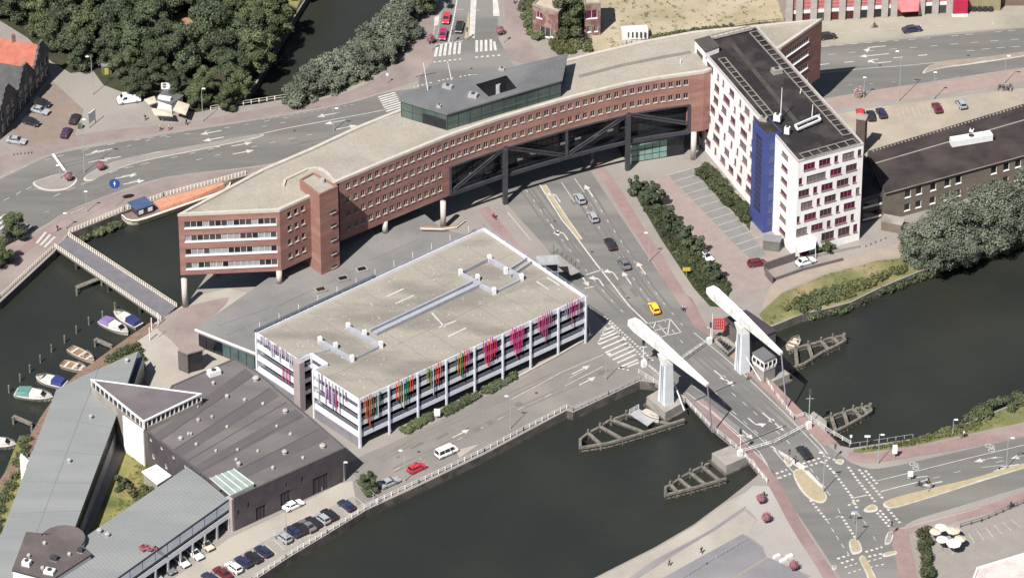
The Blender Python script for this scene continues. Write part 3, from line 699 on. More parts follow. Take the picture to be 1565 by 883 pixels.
for i, (a, b, s0, L_) in enumerate(segs):
    low = i < 3; ops = []; c0 = 1.4 if i == 0 else 0; n_ = round((L_ - c0) / 1.86); us = [c0 + (L_ - c0) * (k + .5) / n_ for k in range(n_)]
    for u in us:
        for j, z in enumerate(rw):
            if j < 2 or (low and s0 + u < segs[2][2] + segs[2][3] - 2.6): ops.append((u - WW / 2, u + WW / 2, z, z + WH))
    fr = facade(walls, a, b, ZB if low else ZM, ZT, ops)
    for o_ in ops: WIN.append((*fr, (o_[0] + o_[1]) / 2, o_[2], WW, WH, 2))
# right hand brick pier, end wing and the blank back
facade(walls, P(1055, 112, ZR), P(1076, 109, ZR), ZB, ZT, [])
facade(walls, P(1076, 109, ZR), P(1194, 72, ZR), ZB, ZT, [])
a, b = P(1194, 72, ZR), P(1256.6, 28.7, ZR); L_ = (b - a).length
ops = [(1.5, L_ - 5, z, z + 1.5) for z in (18.6, 15.2, 11.8, 8.4)]; fr = facade(walls, a, b, ZB, ZT, ops)
for o_ in ops: add_window(office, *fr, (o_[0] + o_[1]) / 2, o_[2], o_[1] - o_[0], 1.5, 10, M_GLASSD)
bk = [(1256.6, 28.7)] + back + [A_]
for p, q in zip(bk, bk[1:]):
    facade(walls, P(*p, ZR), P(*q, ZR), ZM if 600 < p[0] < 1050 and q[0] >= 600 else ZB, ZT, [])
# side returns beside the dark glazed bay, and soffits
pa, pb = P(687, 206.5, ZR), P(640, 155, ZR); qa, qb = P(1055, 112, ZR), P(1000, 59, ZR)
facade(walls, pa, pb, ZB, ZM, []); facade(walls, qb, qa, ZB, ZM, [])
walls.build('brick_wall', M_BRICK, office)
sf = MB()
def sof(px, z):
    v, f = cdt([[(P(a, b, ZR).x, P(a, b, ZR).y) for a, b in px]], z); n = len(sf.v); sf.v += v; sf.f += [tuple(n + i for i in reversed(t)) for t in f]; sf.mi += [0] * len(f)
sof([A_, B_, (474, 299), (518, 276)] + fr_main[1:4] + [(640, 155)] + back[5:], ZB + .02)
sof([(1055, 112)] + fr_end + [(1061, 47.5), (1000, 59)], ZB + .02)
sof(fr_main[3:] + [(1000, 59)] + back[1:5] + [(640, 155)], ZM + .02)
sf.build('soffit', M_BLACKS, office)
for a_ in WIN: add_window(office, *a_, fm=M_WFR, glass=random.choice((M_GLASSD, M_GLASSD, M_GLASSV)))

# stair block standing proud of the front
sb = [(458, 275), (479, 264), (516.5, 285), (488, 298)]
ZS = 24.4; sl_ = [P(a, b, ZS - .15) for a, b in sb]; ZS_ = 0; stw = MB(); sq = ccw([(p.x, p.y) for p in sl_])
stw.prism(sq, 3.8, ZS - .5); stw.build('stair_block', M_BRICK, office)
c2 = MB(); coping(c2, sq, .3, ZS - .5, ZS, .03); c2.build('stair_coping', mat('brown_coping', S((172, 130, 116)), S((158, 118, 106)), .5), office)
r2 = MB(); r2.face([(p[0], p[1], ZS - .42) for p in sq]); r2.build('stair_roof', M_GRAVEL, office)
r2 = MB(); c_ = P(493, 276, ZS); r2.tube(c_ - Vector((0, 0, .4)), c_ + Vector((0, 0, .5)), .6, .5, 10); r2.build('roof_vent', M_METAL, office)
a, b = P(488, 298, ZS), P(516.5, 285, ZS); L_ = (b - a).length; dd = (b - a).normalized(); rz = atan2(dd.y, dd.x)
for z in (18.4, 15.0, 11.5, 8.0, 4.6):
    p = a + dd * L_ * .72; g_ = MB(); g_.box((0, -.04, 0), (1.5, .08, .3)); o = part('slot_window', g_.mesh('slot_window', M_FRAME), office, Vector((p.x, p.y, z)) - office.location, (0, 0, rz))
    g_ = MB(); g_.box((0, -.06, .35), (1.5, .06, .36)); part('pane', g_.mesh('pane', M_GLASSD), o)

# dark glazed truss storeys above the road
inn3 = inset(outl, 1.3)
tr = [P(*p, ZR) for p in fr_main[3:]]
gz = MB(); bc = MB()
def off_in(i, dist):
    a, b = tr[max(i - 1, 0)], tr[min(i + 1, len(tr) - 1)]; d = (b - a).normalized(); return Vector((-d.y, d.x, 0)) * dist
gi = [p + off_in(i, 1.4) for i, p in enumerate(tr)]
bkl = [P(640, 155, ZR), P(740, 126, ZR), P(869, 90, ZR), P(1000, 59, ZR)]
pl = [(p.x, p.y) for p in gi] + [(p.x, p.y) for p in reversed(bkl)]
v, f = cdt([ccw(pl)], 7.2); gz.v += v; gz.f += [tuple(reversed(t)) for t in f]; gz.mi += [0] * len(f)
lp = ccw(pl)
for i in range(len(lp)):
    a, b = lp[i], lp[(i + 1) % len(lp)]; gz.face([(a[0], a[1], 7.2), (b[0], b[1], 7.2), (b[0], b[1], ZM), (a[0], a[1], ZM)])
gz.build('glazed_storey', mat('smoked_glazing', S((50, 54, 60)), S((30, 32, 38)), scale=.3, rough=.15, spec=.5, stretch=((.6, .6, 3), 0), fine=.1), office)
ml = MB()
for i in range(len(gi) - 1):
    a, b = gi[i], gi[i + 1]; o_ = off_in(i, -.05)
    for z in (8.6, 10.7, 12.3): ml.bar(Vector((a.x, a.y, z)) + o_, Vector((b.x, b.y, z)) + o_, .08, .1)
    n = max(2, int((b - a).length / 1.3))
    for k in range(n): q = a.lerp(b, k / n) + o_; ml.bar((q.x, q.y, 7.3), (q.x, q.y, ZM - .1), .07)
ml.build('mullion', M_BLACKS, office)
pv = MB()
for i, (fx, z) in enumerate(((.06, 8.2), (.12, 9.6), (.2, 8.3), (.27, 8.7), (.33, 9.2), (.38, 9.6), (.5, 10.0), (.56, 10.3), (.64, 9.8), (.69, 10.3), (.74, 10.2))):
    t = fx * (len(gi) - 1); k = int(t); a, b = gi[k], gi[k + 1]; q = a.lerp(b, t - k); d = (b - a).normalized(); pv.box((q.x, q.y, z), (1.4, .24, .5), atan2(d.y, d.x))
pv.build('pale_bay_pane', mat('pale_pane', S((150, 154, 150)), S((130, 134, 132)), .5, rough=.3), office)  # paler panes scattered across the dark glazing
def fpt(px_, z, out=0.0):
    """point on the truss front line (by plan x of the roof edge)"""
    for p, q in zip(fr_main, fr_main[1:]):
        if p[0] <= px_ <= q[0]: break
    t = (px_ - p[0]) / (q[0] - p[0]); a = P(*p, ZR).lerp(P(*q, ZR), t); return Vector((a.x, a.y, z))
for seq, z, w_ in ((fr_main[3:], ZM - .15, .35), (fr_main[3:], 7.3, .45), (fr_main[3:], 6.8, .3)):
    bc = MB(); bc.sweep([Vector((P(*p, ZR).x, P(*p, ZR).y, z)) for p in seq], .4, w_); bc.build('truss_chord', M_STEEL, office)
XL, X1, X2, X3, XR = 687.5, 772, 866.5, 961, 1054.5
for (xa, za), (xb, zb) in (((XL, 7.3), (X1, ZM)), ((X1, ZM), (X2, 7.3)), ((X2, 7.3), (X3, ZM)), ((X3, ZM), (XR, 9.0))):
    for dz in (-.34, .34):
        bc = MB(); bc.bar(fpt(xa, za + (dz if za > 10 else dz + .3)), fpt(xb, zb + (dz if zb > 10 else dz + .3)), .3, .26); bc.build('truss_brace', M_STEEL, office)
for x_, z0 in ((XL, 6.9), (X2, 7.2), (XR, 6.9)):
    bc = MB(); p = fpt(x_, z0); bc.box((p.x, p.y, (z0 + ZM) / 2), (.5, .5, ZM - z0 - .1), .3); bc.build('truss_post', M_STEEL, office)
for x_ in (X1, X3):
    p = fpt(x_, 0); bc = MB(); bc.box((p.x, p.y - .35, ZM / 2), (.95, .9, ZM), .4); bc.build('truss_column', M_STEEL, office)
# glass lobby under the right hand bay
lb = MB(); a, b = fpt(X3 + 4, 0), fpt(XR - 2, 0); off = Vector((-.25, .97, 0)) * 2.2; a += off; b += off; back_ = Vector((-.3, 1, 0)) * 9
lb.prism([(a.x, a.y), (b.x, b.y), (b.x + back_.x, b.y + back_.y), (a.x + back_.x, a.y + back_.y)], 0, 6.7); lb.build('lobby', M_GLASSD, office)
gp = MB(); d = (b - a).normalized(); n_ = Vector((d.y, -d.x, 0)) * .06; L_ = (b - a).length
for i in range(5):
    for j in range(3):
        gp = MB(); u0 = L_ * (.05 + .13 * i); q = a + d * (u0 + L_ * .06) + n_; gp.box((q.x, q.y, .9 + 1.5 * j), (L_ * .12, .08, 1.25), atan2(d.y, d.x)); gp.build('lobby_pane', mat('pale_green_glass', S((150, 182, 170)), S((128, 160, 150)), .4, rough=.2), office)
# pillars
for x_, yb, yt, zb in ((283, 468, 424, 0), (427, 432, 416, 4), (588.5, 355, 335, 4), (677.5, 349, 304, 0), (1059.5, 243, 205, 0), (1100, 190, 150, 0), (330, 420, 400, 0), (1236, 150, 120, 0), (1210, 160, 120, 0)):
    p = P(x_, yb, zb); pb_ = MB(); pb_.tube((p.x, p.y, zb), (p.x, p.y, ZB + .1), .62, n=14); pb_.build('pillar', mat('white_pillar', S((226, 216, 206)), S((212, 202, 192)), .6), office, True)
for x_, y_ in ((1066, 236), (905, 262), (745, 280), (640, 300)):
    p = P(x_, y_); pb_ = MB(); pb_.box((p.x, p.y + 2, ZB / 2), (.7, .7, ZB)); pb_.build('pillar', M_STEEL, office)

# glass penthouse on the roof
ZP = 26.2
pt_ = [(610, 153), (683, 174.5), (771, 148), (859.5, 122.5), (868, 82), (760, 108), (619, 141)]
ph = [P(a, b, ZP) for a, b in pt_]; phl = ccw([(p.x, p.y) for p in ph]); hole = [(P(a, b, ZP).x, P(a, b, ZP).y) for a, b in ((727, 129.3), (774, 115.5), (790, 135), (747, 148))]
pen = thing('penthouse', P(740, 150, ZR), 'green glass rooftop penthouse with grey metal roof and open plant well', 'penthouse')
rf = MB()
for z_, rev in ((ZP, 0), (ZP - .35, 1)):
    v, f = cdt([phl, ccw(hole)], z_); n = len(rf.v); rf.v += v; rf.f += [tuple(n + i for i in (reversed(t) if rev else t)) for t in f]; rf.mi += [0] * len(f)
for i in range(len(phl)):
    a, b = phl[i], phl[(i + 1) % len(phl)]; rf.face([(a[0], a[1], ZP - .35), (b[0], b[1], ZP - .35), (b[0], b[1], ZP), (a[0], a[1], ZP)])
h_ = ccw(hole)
rf.build('roof', M_ROOFG, pen)
wh = MB()
for i in range(4):
    a, b = h_[i], h_[(i + 1) % 4]; wh.face([(b[0], b[1], ZR - .4), (a[0], a[1], ZR - .4), (a[0], a[1], ZP - .02), (b[0], b[1], ZP - .02)])
wh.build('plant_well', M_BLACKS, pen)
sm = MB()      # standing seams on the right half
for i in range(22):
    t = i / 21; a, b = lerp((778, 112), (864, 88), t), lerp((795, 138), (858, 121), t); sm.bar(P(*a, ZP + .04), P(*b, ZP + .04), .08, .1)
sm.build('roof_seam', M_ROOFG, pen)
in_ = inset(phl, .35); gw = MB(); fm_ = MB()
for i in range(len(in_)):
    a, b = in_[i], in_[(i + 1) % len(in_)]; gw.face([(a.x, a.y, ZR - .49), (b.x, b.y, ZR - .49), (b.x, b.y, ZP - .35), (a.x, a.y, ZP - .35)])
    n = max(2, int((b - a).length / 2.6)); d = (b - a).normalized()
    for k in range(n + 1):
        q = a.lerp(b, k / n); fm_.box((q.x, q.y, (ZR + ZP) / 2 - .4), (.1, .14, ZP - ZR), atan2(d.y, d.x))
    fm_.bar((a.x, a.y, ZR + 1.4), (b.x, b.y, ZR + 1.4), .1, .08)
gw.build('glass_wall', M_GLASSG, pen); fm_.build('glazing_bar', M_STEEL, pen)
ws = MB(); a, b = P(649, 176, ZR), P(681, 192, ZR); d = (b - a).normalized(); rz = atan2(d.y, d.x); n_ = Vector((d.y, -d.x, 0)); c_ = (P(648, 184, ZR - .45) + P(682, 195, ZR - .45)) / 2
pq = [P(a, b, ZP) for a, b in ((645, 163), (680, 173.6))]; d = (pq[1] - pq[0]).normalized(); c_ = (pq[0] + pq[1]) / 2 + Vector((-d.y, d.x, 0)) * .3
ws.box((c_.x, c_.y, ZR + .9), ((pq[1] - pq[0]).length, .24, 2.3), atan2(d.y, d.x)); ws.build('dark_panel', M_GLASSD, pen)
def plant_unit(name, px_, py_, z, dims, label, m=None, rz=-.35, grp=None):
    t = thing(name, P(px_, py_, z), label, 'roof unit', grp); u = MB(); x, y, zz_ = t.location; w_, d_, h_ = dims
    u.box((x, y, z + h_ / 2 + .1), (w_, d_, h_), rz); u.build('casing', m or M_METAL, t)
    k = MB(); k.box((x, y, z + .06), (w_ + .2, d_ + .2, .12), rz); k.build('plinth', M_CONC, t)
    k = MB(); k.tube((x, y, z + h_ + .1), (x, y, z + h_ + .3), min(w_, d_) * .32, n=10); k.build('fan', M_STEEL, t); return t
plant_unit('air_handling_unit', 755, 142, ZR - .4, (3.2, 1.8, 2.6), 'pale air handling unit in the dark well of the penthouse roof')
plant_unit('air_handling_unit', 772, 134, ZR - .4, (1.2, 1.0, 3.4), 'tall white ventilation unit in the right corner of the penthouse well')
plant_unit('roof_fan', 684, 134, ZP, (2.2, 1.3, .5), 'flat white roof fan beside the mast at the back of the penthouse')
plant_unit('roof_fan', 723, 148, ZP, (2.0, 1.4, .7), 'white roof fan in front of the open plant well')
plant_unit('roof_fan', 767, 107, ZP, (1.2, .9, .4), 'small white roof fan behind the open plant well')
plant_unit('roof_fan', 671, 164, ZP, (.9, .7, .5), 'tiny white roof fan near the front left tip of penthouse')
def mast(px_, py_, z, h, lean, label, arms=()):
    t = thing('antenna_mast', P(px_, py_, z), label, 'antenna'); q = MB(); x, y, z0 = t.location
    q.tube((x, y, z0), (x + lean, y, z0 + h), .13, .07, 8); q.build('pole', M_FRAME, t)
    for hz, l_ in arms: k = MB(); k.bar((x - l_ / 2 + lean * hz / h, y, z0 + hz), (x + l_ / 2 + lean * hz / h, y + .8, z0 + hz + .5), .12); k.build('crossarm', M_STEEL, t)
    return t
mast(654, 138, ZP, 6.8, -.9, 'white antenna mast with crossarms on the penthouse roof', ((3.4, 4.4),)); mast(690, 122, ZP, 4.6, -.8, 'thin white leaning mast behind the flat roof fan', ())
mast(1040, 97, ZR - .5, 1.2, 0, 'short white post on the gravel roof near the white tower')
# ================================================================ white tower with blue stair block
ZW = 24.6
tower = thing('tower_block', P(1268, 380, 0), 'white office tower with maroon windows, dark flat roof and blue stair block', 'building')
M_MAR = mat('maroon_glass', S((128, 36, 74)), S((84, 28, 54)), .5, rough=.2, spec=.5); M_MAR2 = mat('brown_glass', S((92, 76, 80)), S((70, 58, 62)), .5, rough=.25); M_GRW = mat('grey_blind', S((150, 142, 140)), S((120, 112, 112)), .5)
M_DROOF = mat('bitumen_roof', S((58, 52, 52)), S((44, 39, 40)), scale=.12, c3=S((74, 68, 66)), scale3=.2, fine=.2, rough=.8)
M_BLUE = mat('blue_cladding', S((78, 91, 154)), S((70, 82, 142)), .4, rough=.5, fine=.05)
c4 = [(1062, 63), (1220, 246), (1320, 219), (1156, 39)]; cw = [P(a, b, ZW) for a, b in c4]
TL, TF, TRr, TB = cw
tw = MB(); tz = ZW - .4
# front (camera) face
def rowwin(a, b, rows, glass_p, z0=0):
    L_ = (Vector(b[:2]) - Vector(a[:2])).length; ops = []; meta = []
    for z, h, ws_ in rows:
        for u0, u1, n in ws_: ops.append((u0 * L_, u1 * L_, z, z + h)); meta.append(n)
    fr = facade(tw, a, b, z0, tz, ops)
    for o_, n in zip(ops, meta):
        add_window(tower, *fr, (o_[0] + o_[1]) / 2, o_[2], o_[1] - o_[0], o_[3] - o_[2], n, random.choices((M_MAR, M_MAR2, M_GRW), glass_p)[0], fm=mat('brown_frame', S((150, 120, 124)), S((138, 108, 112)), .6), sill=.1)
fx = [((608, 668), (688, 748), (768, 788), (810, 872), (890, 910)), ((583, 602), (624, 724), (746, 806), (828, 886)), ((582, 638), (658, 680), (700, 760), (780, 842), (862, 882)),
      ((595, 655), (676, 694), (716, 776), (797, 858), (878, 898)), ((574, 590), (612, 674), (692, 754), (775, 793), (815, 874)), ((570, 628), (648, 708), (728, 748), (769, 830), (850, 868)), ((700, 765), (785, 845), (862, 884))]
rows = []
for i, r in enumerate(fx):
    xl = 578 - 13 * i / 6.5; wd = 341 - 12 * i / 6.5; rows.append((ZW - 3.05 - 3.22 * i, 1.75 if i < 6 else 2.1, [(max((p - xl) / wd, .012), (q - xl) / wd, 1 if q - p < 30 else (5 if q - p > 80 else 3)) for p, q in r]))
rowwin(TF, TRr, rows, (.55, .3, .15))
# long left face: strip beside the front corner, then the part behind the blue block
uS = lambda x: P(x, 63 + (x - 1062) * 1.16, ZW)
SP, BP = uS(1190), uS(1163)
rowwin(SP, TF, [(ZW - 3.0 - 3.22 * i, 1.2, [(.18, .5, 1)]) for i in range(7)], (.3, .3, .4))
random.seed(21); rows = []
for i in range(7):
    u = .02 + random.random() * .03; ws_ = []
    while u < .93:
        w_ = random.choice((.075, .075, .075, .03, .03, .1)); 
        if u + w_ > .985: break
        ws_.append((u, u + w_, 1 if w_ < .04 else 3)); u += w_ + random.choice((.05, .06, .075))
    rows.append((ZW - 3.1 - 3.22 * i, 1.7, ws_))
rowwin(TL, BP, rows, (.3, .5, .2)); facade(tw, BP, SP, 0, tz, [])
facade(tw, TRr, TB, 0, tz, []); facade(tw, TB, TL, 0, tz, []); tw.build('wall', M_WHITEW, tower)
lpw = ccw([(p.x, p.y) for p in cw]); r_ = MB(); r_.face([(p[0], p[1], ZW - .38) for p in lpw]); r_.build('roof', M_DROOF, tower)
cpx = MB(); coping(cpx, lpw, .3, ZW - .42, ZW, .05); cpx.build('parapet', mat('white_coping', S((214, 206, 200)), S((196, 188, 182)), .5), tower)
# roof-edge rails: frames in a ladder pattern
rl = MB(); e = ZW - .3
def ladder(a, b, w_, n):
    a, b = P(*a, ZW), P(*b, ZW); d = (b - a).normalized(); nn = Vector((-d.y, d.x, 0)) * w_; z = Vector((0, 0, .12))
    rl.bar(a + z, b + z, .2, .2); rl.bar(a + nn + z, b + nn + z, .2, .2)
    for i in range(n + 1): q = a.lerp(b, i / n); rl.bar(q + z, q + nn + z, .14, .14)
ladder((1301, 205), (1158, 48), 2.0, 22); ladder((1098, 91), (1172, 178), 1.6, 12); ladder((1150, 46), (1092, 60), -1.6, 7); ladder((1304, 213), (1222, 236), 2.2, 6)
rl.build('roof_rail', mat('grey_rail', S((170, 162, 152)), S((150, 142, 132)), .6), tower)
rs = MB(); rs.bar(P(1118, 66, e), P(1220, 190, e), 1.1, .06); rs.bar(P(1140, 95, e), P(1230, 200, e), .5, .08); rs.build('roof_walkway', mat('worn_bitumen', S((92, 86, 80)), S((74, 68, 64)), .4), tower)
lh = ccw([(P(a, b, ZW + 1.2).x, P(a, b, ZW + 1.2).y) for a, b in ((1062, 61), (1084, 55), (1099, 71), (1078, 79))]); l_ = MB(); l_.prism(lh, ZW - .4, ZW + 1.0); l_.build('lift_house', M_WHITEW, tower); l_ = MB(); l_.prism(inset(lh, -.1), ZW + 1.0, ZW + 1.2); l_.build('lift_roof', mat('lift_bitumen', S((100, 92, 90)), S((84, 77, 75)), .5), tower)
# blue stair block
ZU = 25.0; bq = [P(a, b, ZU) for a, b in ((1150.5, 185), (1171, 207), (1195, 201), (1174, 178))]; bl = ccw([(p.x, p.y) for p in bq]); b_ = MB(); b_.prism(bl, 0, ZU - .05); b_.build('stair_block', M_BLUE, tower)
b_ = MB(); b_.prism(inset(bl, .25), ZU - .05, ZU - .02); b_.build('stair_roof', M_DROOF, tower)
a, b = bq[0], bq[1]; L_ = (b - a).length; d = (b - a).normalized(); n_ = Vector((d.y, -d.x, 0)); rz = atan2(d.y, d.x)
for i in range(14):
    p = a + d * L_ * .5 + n_ * .03; g_ = MB(); g_.box((0, 0, 0), (L_ * .42, .08, 1.0)); part('stair_pane', g_.mesh('stair_pane', mat('navy_glass', S((50, 54, 84)), S((40, 44, 70)), .5, rough=.2)), tower, Vector((p.x, p.y, 22.6 - i * 1.38)) - tower.location, (0, 0, rz))
a, b = bq[1], bq[2]; L_ = (b - a).length; d = (b - a).normalized(); n_ = Vector((d.y, -d.x, 0)); rz = atan2(d.y, d.x)
for i in range(7):
    p = a + d * L_ * .45 + n_ * .03; g_ = MB(); g_.box((0, 0, .55), (1.5, .07, 1.6)); g_.box((0, -.02, -.35), (1.9, .14, .1)); part('landing_window', g_.mesh('landing_window', mat('blue_window', S((100, 108, 150)), S((84, 92, 134)), .5, rough=.2)), tower, Vector((p.x, p.y, 21.2 - i * 3.2)) - tower.location, (0, 0, rz))
# plant and masts on the tower roof
t = thing('rooftop_hoist', P(1232, 186, ZW - .35), 'white steel cleaning gantry lying across the dark tower roof', 'gantry'); g_ = MB()
for a, b in (((1215, 192), (1250, 177)), ((1219, 198), (1254, 183)), ((1215, 192), (1219, 198)), ((1250, 177), (1254, 183))): g_.bar(P(*a, ZW + .7), P(*b, ZW + .7), .35, .4)
g_.build('frame', M_FRAME, t); g_ = MB()
for a in ((1218, 196), (1252, 181), (1234, 189)): p = P(*a, ZW - .3); g_.tube(p, p + Vector((0, 0, 1)), .2)
g_.build('leg', M_METAL, t)
plant_unit('roof_unit', 1187, 111, ZW - .35, (2.2, 1.6, .9), 'pale roof unit alone in the middle of the dark tower roof', M_CONC, rz=.4)
plant_unit('roof_unit', 1188, 184, ZU, (1.5, 1.2, 1.4), 'white equipment box at the back of the blue stair block roof', M_FRAME); plant_unit('roof_unit', 1203, 204, ZW, (1.1, 1.0, 1.5), 'white equipment box right beside the blue stair block', M_FRAME)
plant_unit('roof_unit', 1167, 184, ZU, (1.6, 1.2, .7), 'low pale equipment box on the left of blue stair roof', M_CONC)
mast(1193, 180, ZW, 7.5, .1, 'tall thin antenna pole beside the blue stair block'); mast(1241, 178, ZW, 3.0, .1, 'short white pole next to the cleaning gantry')
mast(1223, 143, ZW, 1.4, .2, 'stub pole near the right roof rail of the tower')
# canopy, low garden wall, shed at the foot
t = thing('entrance_canopy', P(1238, 392), 'white canopy over the maroon tower entrance', 'canopy'); g_ = MB(); cq = [P(a, b, 3.0) for a, b in ((1219, 378), (1222, 373), (1248, 366), (1246, 379), (1220, 386))]
g_.prism([(p.x, p.y) for p in cq], 2.85, 3.05); g_.build('roof', M_WHITEW, t)
for a, b in ((1221, 402), (1246, 396)): p = P(a, b); k = MB(); k.tube((p.x, p.y, 0), (p.x, p.y, 2.85), .07); k.build('post', M_FRAME, t)
k = MB(); a, b = P(1222, 395), P(1247, 386); k.bar(a + Vector((0, .6, 1.3)), b + Vector((0, .6, 1.3)), .1, 2.4); k.build('door', M_MAR, t)
def lowwall(pts, h, m, name, label, th=.3):
    q = MB(); q.sweep([P(a, b, h / 2) for a, b in pts], th, h); t = tag(q.build(name, m), label, 'wall'); return t
lowwall([(1168, 408), (1215, 392)], 2.0, mat('grey_wall', S((128, 118, 114)), S((112, 104, 100)), .5), 'garden_wall', 'short grey wall left of the entrance canopy')
lowwall([(1170, 415), (1181, 428)], 1.8, MATS['grey_wall'], 'garden_wall', 'low grey end wall at the corner by the maroon car'); lowwall([(1182, 427), (1228, 411), (1288, 396)], .6, MATS['grey_wall'], 'garden_wall', 'long low wall between the tower forecourt and towpath')
lowwall([(1232, 394), (1313, 376)], .7, M_CONC, 'plinth_wall', 'pale low plinth along the foot of the tower front')
t = thing('storage_shed', P(1180, 383), 'grey storage shed at the foot of the blue stair block', 'shed'); k = MB(); k.box((t.location.x, t.location.y + 1, 1.2), (3.6, 2.4, 2.4), -.2); k.build('wall', mat('shed_grey', S((132, 132, 122)), S((118, 118, 108)), .5), t); k = MB(); k.box((t.location.x, t.location.y + 1, 2.5), (3.9, 2.7, .2), -.2); k.build('roof', M_GREYP, t)

# ================================================================ low dark-roofed wing to the right
ZL = 7.6
lowb = thing('low_building', P(1420, 320), 'long low brown building with dark pitched roof behind the big willows', 'building')
lq = [(1326, 231), (1352, 294), (1660, 210), (1660, 130)]; lw = [P(a, b, ZL) for a, b in lq]
wb = MB(); a, b = lw[1], lw[2]; L_ = (b - a).length; ops = []; random.seed(4); u = 3.5; k = 0
fr0 = [5.2, 8.0, 11.6, 15.2, 18.0, 27, 30.2, 33.2, 36.0, 38.8, 46, 49, 52, 55, 62, 65, 68]
ops = [(q, q + 1.5, 4.6, 6.5) for q in fr0 if q < L_ - 3] + [(q, q + 1.5, 1.2, 3.0) for q in fr0 if q < L_ - 3]
fr = facade(wb, a, b, 0, ZL, ops)
for o_ in ops: add_window(lowb, *fr, (o_[0] + o_[1]) / 2, o_[2], 1.5, o_[3] - o_[2], 1, M_GLASSD)
for p, q in ((lw[0], lw[1]), (lw[2], lw[3]), (lw[3], lw[0])): facade(wb, p, q, 0, ZL, [])
wb.build('wall', mat('brown_brick', S((138, 126, 112)), S((124, 113, 101)), .4), lowb)
r_ = MB(); rdg = [lw[0].lerp(lw[1], .42) + Vector((0, 0, 1.2)), lw[3].lerp(lw[2], .42) + Vector((0, 0, 1.2))]
ov = Vector((.05, -.4, 0)); r_.face([lw[1] + ov, lw[2] + ov, rdg[1], rdg[0]]); r_.face([rdg[0], rdg[1], lw[3], lw[0]]); r_.face([lw[0], lw[1], rdg[0]]); r_.build('roof', mat('dark_roof', S((74, 64, 62)), S((58, 50, 50)), .3, c3=S((84, 74, 70)), scale3=.1), lowb)
r_ = MB(); r_.bar(rdg[0] + Vector((0, 0, .06)), rdg[1] + Vector((0, 0, .06)), .3, .1); r_.build('ridge', M_CONC, lowb); r_ = MB(); r_.bar(lw[1] + ov - Vector((0, 0, .1)), lw[2] + ov - Vector((0, 0, .1)), .2, .2); r_.build('gutter', M_CONC, lowb)
r_ = MB()
for i in range(46): q = lw[0].lerp(lw[3], .02 + i * .016) + Vector((.2, -1.2, .35)); r_.box((q.x, q.y, q.z + .08), (.35, .35, .2))
r_.build('snow_guard', M_CONC, lowb)
plant_unit('long_roof_unit', 1484, 217, ZL + 1.0, (9.5, 2.0, 1.5), 'long white ventilation casing on the dark low roof', M_FRAME, rz=.3); plant_unit('roof_fan', 1485, 203, ZL + .6, (.9, .9, .8), 'small white roof fan behind the long casing', M_FRAME)
t = thing('link_building', P(1330, 372), 'shaded glazed link between white tower and dark low building', 'building'); k = MB(); lq2 = [P(a, b, 6.6) for a, b in ((1318, 302), (1350, 294), (1330, 240), (1310, 244))]
k.prism([(p.x, p.y) for p in lq2], 0, 6.5); k.build('wall', mat('link_grey', S((100, 100, 104)), S((86, 86, 92)), .5), t); a, b = lq2[0], lq2[1]; d = (b - a).normalized()
for z in (4.9, 1.8):
    k = MB(); q = (a + b) / 2 + Vector((d.y, -d.x, 0)) * .05; k.box((q.x, q.y, z), ((b - a).length * .86, .12, 1.3), atan2(d.y, d.x)); k.build('window_band', M_GLASSD, t); k = MB(); k.box((q.x, q.y - .05, z - 1.0), ((b - a).length * .9, .12, .5), atan2(d.y, d.x)); k.build('spandrel', M_FRAME, t)
k = MB(); k.prism([(p.x, p.y) for p in lq2], 6.5, 6.7); k.build('roof', M_DROOF, t)
t = thing('chimney', P(1315, 232), 'square grey brick chimney behind the right corner of the tower', 'chimney'); x, y, _ = t.location; k = MB(); k.box((x, y, 4.5), (2.1, 2.1, 9), -.3); k.build('shaft', mat('chimney_brick', S((112, 98, 90)), S((98, 86, 80)), .6), t); k = MB(); k.box((x, y, 9.1), (2.4, 2.4, .3), -.3); k.build('cap', M_CONC, t)
t = thing('bin_shelter', P(1364, 350), 'low brick bin shelter with pale lid by the willows', 'shelter'); x, y, _ = t.location; k = MB(); k.box((x, y, 1.1), (4.5, 2.6, 2.2), -.35); k.build('wall', MATS['brown_brick'], t); k = MB(); k.box((x, y + .2, 2.3), (5.0, 3.0, .2), -.35); k.build('roof', M_CONC, t)
# ================================================================ parking garage with coloured strips
GZ = 11.9; GD = GZ - .75
M_DECK = mat('deck_concrete', S((178, 170, 156)), S((165, 157, 145)), scale=.14, c3=S((148, 141, 131)), scale3=.09, fine=.14, stretch=((.5, 1.4, 1), .43))
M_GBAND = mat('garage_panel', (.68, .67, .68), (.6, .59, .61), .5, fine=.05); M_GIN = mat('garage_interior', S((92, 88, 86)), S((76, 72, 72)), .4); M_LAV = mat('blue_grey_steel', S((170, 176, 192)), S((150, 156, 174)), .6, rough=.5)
gA, gB, gC, gD = (392, 508), (740, 348), (895, 452), (549, 610)
garage = thing('parking_garage', P(700, 520, 0), 'open sided parking garage hung with strips in rainbow colours', 'parking garage')
A, B, C_, D_ = [P(a, b, GZ) for a, b in (gA, gB, gC, gD)]
dAD = (D_ - A); dAB = (B - A); nIn = Vector((-dAD.y, dAD.x, 0)).normalized()
n0, n1 = A + dAD * .41, A + dAD * .56; nn = dAB.normalized() * 3.6
foot = [A, n0, n0 + nn, n1 + nn, n1, D_, C_, B]; fl = ccw([(p.x, p.y) for p in foot])
k = MB(); v, f = cdt([fl], GD); k.v += v; k.f += f; k.mi += [0] * len(f); k.build('deck', M_DECK, garage)
inn_ = inset(fl, .25)
